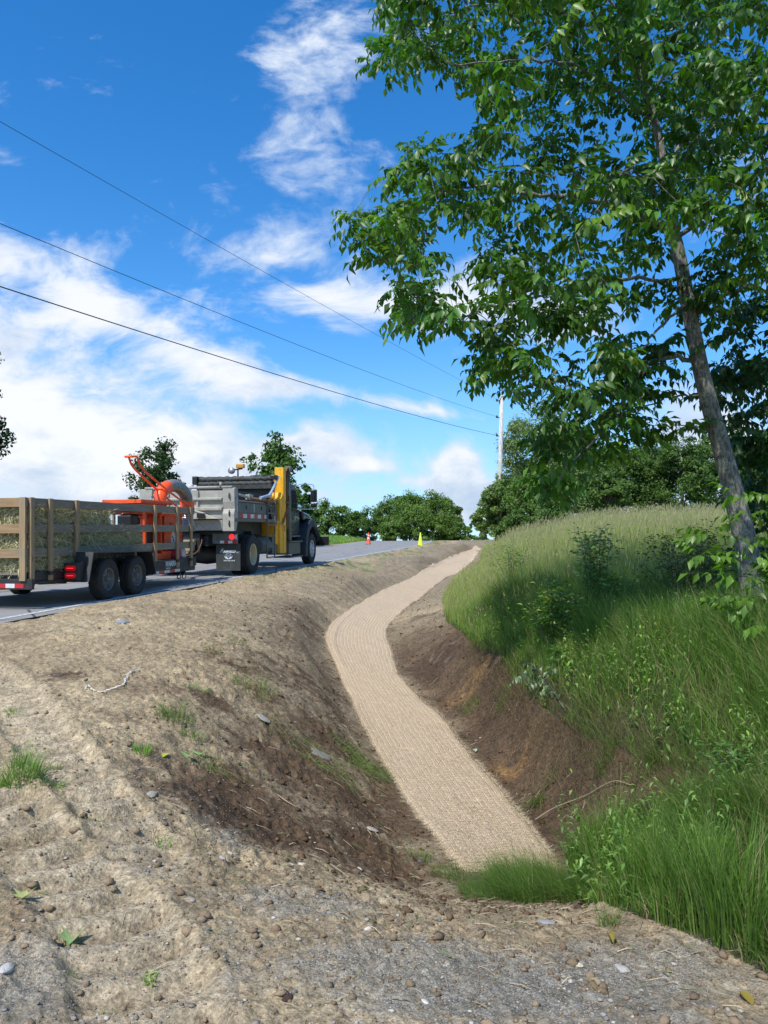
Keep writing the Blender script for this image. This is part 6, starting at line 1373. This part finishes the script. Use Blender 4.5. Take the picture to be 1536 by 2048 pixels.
    for yy, zz, r in ((3.59, 1.05, .028), (3.65, 1.02, .022), (3.62, .97, .03)): q.mat(1).prism([(yy+r*math.cos(a), zz+r*math.sin(a)) for a in np.linspace(0, 2*math.pi, 10, endpoint=False)], X+.0981, X+.100)
    q.build('decal', [M['white'], M['letter_black']], t, off)
    # bits stacked on the deck in front
    return t
build_blower()
def deck_bag(x, y, r, mat, label):
    t, off = veh('sack', y, x, .565+GZ, label, 'sack'); mb = MB(); prof = [(0, r*.75), (.03, r), (.16, r*.95), (.24, r*.55), (.27, .001)]; mb.lathe(prof, (x, y, .57), (0, 0, 1), 16); o = mb.build('bag', mat, t, off); mb = MB(); mb.tube([(x, y, .83), (x+.02, y+.01, .90)], .02, 6); mb.build('tied_neck', mat, t, off)
deck_bag(-.50, 3.62, .16, simple('red_sack', (.30, .03, .05), .7, bump=.5), 'crumpled dark red sack on the deck at the front of the trailer')
deck_bag(-.52, 3.98, .13, simple('white_sack', (.55, .53, .58), .6, bump=.5), 'crumpled whitish sack beside the dark red sack')

# ---- dump truck
def build_truck():
    t, off = veh('dump_truck', 7.36, -1.25, GZ, 'grey and navy dump truck with a yellow crane arm, towing the trailer', 'truck')
    RX, LX = -.03, -2.55; B = lambda: MB()
    def put(mb, name, mat, bevel=.006, parent=t): return mb.build(name, mat, parent, off, bevel=bevel)
    # wheels
    for y, k in ((7.36, 'rear'), (13.42, 'front')):
        if k == 'rear':
            tyre_parts(t, off, .02, y, .53, .53, .26, .29, 1, M['cream'], kind='dish'); tyre_parts(t, off, -.28, y, .53, .53, .26, .29, 1, M['cream'], kind='dish')
            tyre_parts(t, off, LX-.02, y, .53, .53, .26, .29, -1, M['cream'], kind='dish'); tyre_parts(t, off, LX+.28, y, .53, .53, .26, .29, -1, M['cream'], kind='dish')
        else:
            tyre_parts(t, off, .0, y, .53, .53, .30, .29, 1, M['alu'], kind='front'); tyre_parts(t, off, LX, y, .53, .53, .30, .29, -1, M['alu'], kind='front')
    c = B(); c.box(-1.78, -1.68, 6.3, 14.3, .78, 1.05); c.box(-.92, -.82, 6.3, 14.3, .78, 1.05)
    for y in (6.32, 7.9, 9.2, 10.6, 12.0): c.box(-1.679, -.921, y, y+.1, .80, 1.03)
    c.lathe([(0, .22), (.36, .26), (.72, .22)], (-1.66, 7.36, .53), (1, 0, 0), 20); c.box(-2.3, -.3, 7.28, 7.44, .45, .61); c.tube([(-1.3, 7.4, .6), (-1.3, 12.5, .8)], .06, 8); c.box(-2.25, -.35, 13.34, 13.5, .42, .56)
    c.box(-2.25, -.45, 6.36, 9.4, 1.06, 1.44); c.box(-2.3, -.25, 7.95, 8.02, .55, 1.15); put(c, 'chassis', M['black'])
    # dump body
    b = B(); b.box(LX+.02, -.36, 6.30, 9.55, 1.46, 1.54)
    b.box(-.42, -.36, 6.26, 9.50, 1.541, 2.22); b.box(LX+.02, LX+.08, 6.26, 9.50, 1.541, 2.30)
    for y in (8.0, 8.9): b.box(-.359, -.33, y, y+.1, 1.55, 2.2)
    for y in np.arange(6.6, 9.5, .45): b.box(-1.9, -.7, y, y+.08, 1.34, 1.459)
    put(b, 'dump_body', M['grey_paint'])
    b = B(); b.box(LX+.02, -.10, 9.501, 9.56, 1.42, 2.62); put(b, 'front_bulkhead', M['teal'])
    b = B(); b.box(-.42, -.40, 6.9, 9.4, 1.60, 2.16); b.box(-.37, -.345, 6.3, 9.5, 2.04, 2.22); put(b, 'inner_lining', M['teal'])
    for x0, x1, s in ((-.345, -.035, 1), (LX-.05, LX+.30, -1)):
        p = B(); p.prism([(6.06, 1.16), (6.20, 1.16), (6.34, 1.46), (6.34, 2.24), (6.20, 2.26), (6.08, 2.24), (6.08, 1.9), (6.12, 1.72), (6.06, 1.6)], x0, x1); q = put(p, 'corner_post', [M['light_grey']], .008)
        if s > 0:
            for z in (1.94, 1.74): l = B(); l.box(-.034, -.012, 6.18, 6.29, z-.08, z+.08); l.build('marker_lamp', M['silver'], q, off, bevel=.01)
            for z in (2.06, 1.62, 1.36): l = B(); l.tube([(-.16, 6.058, z+.06), (-.16, 6.03, z+.03), (-.16, 6.03, z-.05), (-.16, 6.058, z-.08)], .016, 6); l.build('latch', M['black'], q, off)
    g = B(); g.box(LX+.31, -.351, 6.11, 6.16, 1.47, 2.20)
    for z, dz in ((2.02, .07), (1.78, .09)): g.prism([(6.109, z), (6.03, z-.02), (6.03, z-dz), (6.109, z-dz-.03)], LX+.32, -.36)
    for x in (-1.05, -1.85): g.box(x, x+.06, 6.06, 6.108, 1.48, 2.19)
    g.box(LX+.31, -.351, 6.07, 6.13, 1.18, 1.445); put(g, 'tailgate', M['light_grey'], .01)
    g = B(); g.tube([(LX+.1, 6.10, 2.27), (-.10, 6.10, 2.27)], .035, 12); g.tube([(-.40, 6.08, 2.27), (-.40, 6.08, 2.40)], .03, 8); put(g, 'top_rail', M['light_grey'], 0)
    ch = B(); ch.prism([(-1.42, 1.76), (-1.30, 1.78), (-.42, 1.47), (-1.42, 1.47)], 5.86, 6.05, axis='y'); ch.bar((-1.42, 5.85, 1.80), (-.72, 5.85, 1.60), .03, .04); ch.box(-.92, -.74, 5.83, 5.859, 1.50, 1.60); q = put(ch, 'chute', M['checker'], .006)
    k = B(); k.box(-.92, -.72, 5.80, 5.829, 1.49, 1.61); k.build('slot', M['blackgloss'], q, off)
    # toolboxes, ledge, tape
    x = B(); x.box(-.33, -.035, 6.36, 8.72, 1.62, 1.90); x.prism([(-.33, 1.985), (-.02, 1.925), (-.02, 1.905), (-.33, 1.905)], 6.34, 8.74, axis='y'); q = put(x, 'toolbox', M['grey_paint'], .01)
    for y in (6.95, 8.15): l = B(); l.box(-.034, -.018, y-.03, y+.03, 1.73, 1.83); l.build('latch', M['blackgloss'], q, off, bevel=.004)
    l = B(); l.box(-.034, -.028, 7.50, 7.58, 1.66, 1.88); l.build('hinge', M['silver'], q, off)
    l = B(); l.box(-.34, -.04, 6.345, 6.36, 1.905, 1.92); l.build('lid_edge', M['silver'], q, off)
    e = B(); e.box(-.35, -.02, 6.08, 9.56, 1.40, 1.485); e.box(-.35, -.04, 6.36, 8.72, 1.486, 1.619); put(e, 'ledge', M['grey_paint'])
    tp = B()
    for k in range(8): tp.mat(k % 2).box(-.0385, -.0355, 6.42+k*.285, 6.42+(k+1)*.285, 1.495, 1.605)
    put(tp, 'reflective_tape', [M['red'], M['white']], 0)
    # tarpaulin, arms, work lights
    tb = B(); n = 40
    for r0, z, y in ((.085, 2.70, 9.45), (.075, 2.56, 9.40)):
        pts = [(LX+.12+(RX-LX-.22)*i/n, y, z+.008*math.sin(i*1.7)) for i in range(n+1)]; tb.tube(pts, [r0*(1+.22*math.sin(i*2.3+z*9)*math.cos(i*.9)) for i in range(n+1)], 12)
    tb.box(LX+.12, -.12, 9.30, 9.36, 2.40, 2.52); put(tb, 'rolled_tarpaulin', M['tarp'], 0)
    k = B(); k.box(LX-.04, LX+.12, 9.3, 9.6, 2.55, 2.80); put(k, 'tarp_housing', M['blackgloss'], .02); k = B(); k.box(-.16, 0, 9.3, 9.6, 2.66, 2.80); put(k, 'tarp_housing', M['blackgloss'], .02)
    for x in (0.0, LX-.02):
        a = B(); P = [(x, 7.95, 2.06), (x, 8.25, 2.10), (x, 8.75, 2.16), (x, 8.95, 2.28), (x, 9.62, 2.76)]; a.tube(P, [.045, .045, .05, .04, .03], 12); put(a, 'tarp_arm', M['bluegrey'], 0)
    a = B(); a.tube([(-.06, 7.2, 2.03), (-.06, 9.6, 1.98)], .05, 10); put(a, 'lift_cylinder', M['rust'], 0)
    a = B(); a.tube([(-.07, 6.4, 2.10), (-.07, 7.2, 2.05)], .035, 8); a.box(-.14, -.02, 7.15, 7.45, 1.99, 2.13); put(a, 'arm_pivot', M['light_grey'], .01)
    l = B(); l.tube([(-1.24, 9.55, 2.6), (-1.24, 9.55, 3.02)], .025, 8); l.bar((-1.42, 9.55, 2.98), (-1.10, 9.55, 3.02), .04, .04); q = put(l, 'lamp_post', M['black'], 0)
    l = B(); l.box(-1.26, -1.02, 9.42, 9.56, 3.03, 3.15); l.build('beacon', M['amber'], q, off, bevel=.015)
    l = B(); l.lathe([(-.06, .001), (-.06, .095), (.03, .10), (.07, .05), (.08, .001)], (-1.42, 9.50, 2.96), (0, 1, 0), 20); l.build('work_lamp', M['silver'], q, off)
    # ladder
    l = B()
    for y0, y1 in ((8.53, 8.62), (9.22, 9.31)): l.bar((-.005, y0, .38), (-.005, y1, 2.05), .03, .05)
    for z in (.40, .70, 1.01, 1.33, 1.66): f = (z-.38)/1.67*.09; l.bar((-.005, 8.55+f, z), (-.005, 9.22+f, z), .03, .035)
    put(l, 'ladder', M['grey_paint'], .004)
    # yellow crane
    m = B(); m.box(-.30, -.02, 10.16, 10.42, .46, 3.08); m.prism([(9.86, .48), (10.158, .48), (10.158, 2.32), (10.05, 2.18), (9.86, 2.08)], -.28, -.04); m.prism([(9.50, .82), (9.858, .72), (9.858, 1.42), (9.50, 1.42)], -.5, -.10); q = put(m, 'crane_mast', M['yellow'], .012)
    m = B(); m.box(-.30, -.10, 10.58, 10.70, .52, 2.30); m.box(-.28, -.12, 10.58, 10.68, 2.30, 2.90); put(m, 'crane_boom', M['old_yellow'], .01)
    m = B(); m.box(-.18, .0, 10.36, 10.78, 2.00, 2.05); m.lathe([(-.1, .09), (.1, .09)], (-.1, 10.62, 2.16), (1, 0, 0), 16); m.lathe([(-.12, .13), (.12, .13)], (-.12, 10.60, 2.98), (1, 0, 0), 20); m.tube([(-.08, 10.72, 1.2), (-.08, 10.72, 2.9)], .04, 8); m.bar((-.0, 10.62, 1.95), (.0, 10.0, 1.35), .04, .05); put(m, 'crane_joint', M['rust'], .006)
    m = B(); m.tube([(-.1, 10.78, 2.95), (-.1, 11.05, 3.12)], [.07, .10], 10); m.tube([(-.06, 10.80, .9), (-.06, 10.80, 2.9)], .05, 10); put(m, 'hydraulic_cylinder', M['grey_paint'], 0)
    m = B(); m.bar((-.2, 9.40, 2.10), (-.2, 9.95, 2.62), .08, .12); m.lathe([(-.03, .13), (-.03, .09), (.03, .09), (.03, .13), (-.03, .13)], (-.1, 9.42, 2.16), (1, .2, 0), 20); put(m, 'crane_link', M['yellow'], .008)
    m = B(); m.tube(smooth_poly(np.array([(.0, 9.5, 1.42), (.02, 9.8, 1.38), (.02, 10.1, 1.30), (.01, 10.2, 1.15)]), 5), .014, 6); put(m, 'hydraulic_hose', M['khaki'], 0)
    # tanks and side boxes
    m = B(); m.lathe([(-.65, .001), (-.65, .26), (.65, .26), (.65, .001)], (-.38, 9.15, .74), (0, 1, 0), 24); m.box(-.7, -.12, 9.35, 9.95, .48, .98); put(m, 'tank', M['grey_paint'], .01)
    m = B(); m.box(-.75, -.06, 10.84, 12.12, .40, .78); m.box(-.75, 0, 10.80, 12.2, .781, .83); m.box(-.6, -.06, 11.1, 12.1, .95, 1.0); m.box(-.6, 0, 10.9, 12.22, .30, .345); put(m, 'step_box', M['grey_paint'], .015)
    m = B(); m.box(-.5, -.12, 9.60, 9.90, 1.42, 1.85); m.tube([(-.12, 9.3, 1.9), (-.1, 9.6, 1.6), (-.1, 9.7, 1.3)], .02, 6); put(m, 'valve_box', M['grey_paint'], .01)
    # cab
    cab = B(); CX0, CX1 = -2.30, -.20
    cab.prism([(11.02, .95), (12.55, .95), (12.55, 1.72), (12.15, 2.50), (12.02, 2.66), (11.10, 2.70), (11.02, 2.62)], CX0, CX1); q = put(cab, 'cab', M['navy'], .04)
    w_ = B(); w_.prism([(11.35, 1.80), (12.36, 1.76), (12.05, 2.46), (11.35, 2.48)], CX1+.003, CX1+.012); w_.build('side_window', M['glass'], q, off)
    w_ = B(); w_.box(CX0+.3, CX1-.3, 11.000, 11.012, 1.85, 2.45); w_.build('rear_window', M['glass'], q, off)
    d = B(); d.prism([(11.28, 1.02), (12.42, 1.02), (12.42, 1.70), (11.28, 1.70)], CX1+.004, CX1+.022); dd = d.build('door', M['navy'], q, off, bevel=.01); h_ = B(); h_.box(CX1+.023, CX1+.05, 11.36, 11.50, 1.50, 1.54); h_.build('handle', M['chrome'], dd, off)
    s = B(); s.box(-.24, -.06, 10.92, 11.12, 1.15, 2.66); s.box(-.24, -.05, 10.92, 11.12, .84, 1.14); s.box(-.2, -.08, 11.14, 11.18, 1.3, 2.5); put(s, 'exhaust_guard', M['grey_paint'], .02)
    # hood and fenders
    h = B(); h.prism([(12.552, .95), (14.35, .95), (14.38, 1.30), (14.20, 1.52), (12.552, 1.86)], -2.05, -.45); q = put(h, 'hood', M['navy'], .06)
    h = B(); h.box(-1.95, -.55, 14.382, 14.42, .75, 1.38); h.build('grille', M['chrome'], q, off)
    for x0, x1 in ((-.46, .03), (LX-.03, -2.04)):
        outer = []; inner = []
        for k in range(13):
            a = math.pi*(1.02-1.04*k/12); outer.append((13.42+.92*math.cos(a), .56+.98*math.sin(a))); inner.append((13.42+.68*math.cos(a), .56+.72*math.sin(a)))
        outer = [(12.44, .28)]+outer[1:-1]+[(14.36, .98)]; inner = [(12.72, .28)]+inner[1:-1]+[(14.10, .96)]
        f = B(); f.prism(outer+inner[::-1], x0, x1); put(f, 'front_fender', M['fender'], .03)
    f = B(); f.prism([(12.6, 1.80), (13.3, 1.72), (14.1, 1.45), (14.3, 1.30), (14.1, 1.22), (13.4, 1.54), (12.7, 1.50)], -.452, -.10); f.prism([(12.6, 1.80), (13.3, 1.72), (14.1, 1.45), (14.3, 1.30), (14.1, 1.22), (13.4, 1.54), (12.7, 1.50)], -2.40, -2.052); put(f, 'fender_shoulder', M['navy'], .05)
    f = B(); f.lathe([(0, .09), (.05, .085), (.07, .001)], (-.35, 12.50, 1.52), (1, 0, 0), 16); f.lathe([(-.25, .13), (.25, .13)], (-.30, 12.45, 1.90), (0, 1, 0), 18); put(f, 'air_cleaner', M['chrome'], 0)
    f = B(); f.box(LX-.02, .05, 14.42, 14.60, .62, .93); f.box(.0, .34, 14.36, 14.44, .62, .94); put(f, 'bumper', M['blackgloss'], .01)
    # mirrors
    for sx, x in ((1, .14), (-1, -2.70)):
        mm = B(); mm.box(x-.10, x+.12, 13.02, 13.12, 2.12, 2.55); mm.box(x-.10, x+.12, 13.02, 13.12, 1.94, 2.09); q = put(mm, 'mirror', M['blackgloss'], .03)
        ar = B(); ar.tube(smooth_poly(np.array([(x-sx*.34, 12.0, 2.60), (x-sx*.2, 12.4, 2.70), (x, 12.85, 2.70), (x+.01, 13.07, 2.66), (x+.01, 13.07, 2.55)]), 4), .013, 6); ar.tube([(x, 13.07, 1.94), (x, 13.0, 1.88), (x-sx*.4, 12.3, 1.86)], .013, 6); ar.build('mirror_arm', M['chrome'], q, off)
        ml = B(); ml.box(x-.08, x+.10, 13.010, 13.018, 2.15, 2.52); ml.build('mirror_glass', M['glass'], q, off)
    # tail
    z = B(); z.box(-.72, -.06, 6.32, 6.40, .84, 1.10); z.box(-.66, -.06, 6.28, 6.318, .84, .93); q = put(z, 'tail_panel', M['grey_paint'], .006)
    z = B(); z.lathe([(0, .075), (.02, .07), (.03, .001)], (-.20, 6.318, 1.01), (0, -1, 0), 20); z.build('tail_lamp', M['redlamp'], q, off)
    z = B(); z.box(-.11, -.065, 6.300, 6.317, .95, 1.07); z.build('reversing_lamp', M['white'], q, off)
    z = B()
    for k in range(4): z.mat((k+1) % 2).box(-.50+k*.11, -.39+k*.11, 6.275, 6.2785, .85, .915)
    z.build('reflective_tape', [M['red'], M['white']], q, off)
    fl = B(); fl.box(-.655, -.005, 6.40, 6.415, .15, .84); q = put(fl, 'mud_flap', M['flap'], 0)
    text_part('F', .135, q, M['lettering'], (-.515-off[0], 6.396-off[1], .655-off[2]), (R(90), 0, 0), shear=.4, bold=.003); text_part('AIRFIELD', .088, q, M['lettering'], (-.30-off[0], 6.396-off[1], .635-off[2]), (R(90), 0, 0), shear=.35, bold=.003, sx=.93); text_part('LLC', .045, q, M['lettering'], (-.075-off[0], 6.396-off[1], .612-off[2]), (R(90), 0, 0), shear=.3)
    text_part('Serving New England', .052, q, M['lettering'], (-.30-off[0], 6.396-off[1], .405-off[2]), (R(90), 0, 0), bold=.001, sx=.68)
    em = B(); cx, cz = -.32, .555
    em.prism([(cx-.085, cz), (cx-.06, cz+.03), (cx+.06, cz+.03), (cx+.085, cz), (cx, cz-.065)], 6.394, 6.399, axis='y'); em.build('emblem', M['emblem_blue'], q, off)
    em = B(); em.prism([(cx-.045, cz), (cx-.03, cz+.012), (cx+.03, cz+.012), (cx+.045, cz), (cx, cz-.022)], 6.391, 6.3935, axis='y'); em.build('emblem', M['flap'], q, off)
    em = B()
    for sg in (-1, 1):
        em.bar((cx+sg*.01, 6.396, .445), (cx+sg*.075, 6.396, .505), .004, .030); em.bar((cx+sg*.06, 6.3945, .45), (cx+sg*.105, 6.3945, .515), .003, .014); em.lathe([(0, .026), (.004, .024)], (cx+sg*.085, 6.397, .512), (0, -1, 0), 10)
    em.build('emblem', M['lettering'], q, off)
    fl = B(); fl.box(LX+.02, LX+.66, 6.40, 6.415, .15, .84); put(fl, 'mud_flap', M['flap'], 0)
    hk = B(); hk.box(-1.45, -1.0, 6.18, 6.30, .62, 1.10); put(hk, 'hitch_plate', M['black'], .01)
    hk = B(); hk.box(-1.36, -1.14, 6.0, 6.178, .66, .80); hk.box(-1.40, -1.10, 6.05, 6.178, .82, .95); hk.lathe([(-.06, .05), (.06, .05)], (-1.25, 5.96, .60), (0, 0, 1), 14); put(hk, 'pintle_hitch', M['khaki'], .015)
    hk = B()
    for x in (-1.52, -.95): hk.tube(smooth_poly(np.array([(x, 6.2, .95), (x+.05, 6.0, .82), (x, 5.8, .62), (-1.25, 5.55, .52)]), 5), .014, 6)
    put(hk, 'air_line', M['rust'], 0)
    return t
M['old_yellow'] = simple('grimy_yellow_paint', (.30, .15, .02), .6, dirt=(.08, .05, .03), dirt_amt=.7)
M['flap'] = simple('rubber_flap', (.030, .036, .036), .6, dirt=(.11, .11, .095), dirt_amt=.6, scale=2)
build_truck()
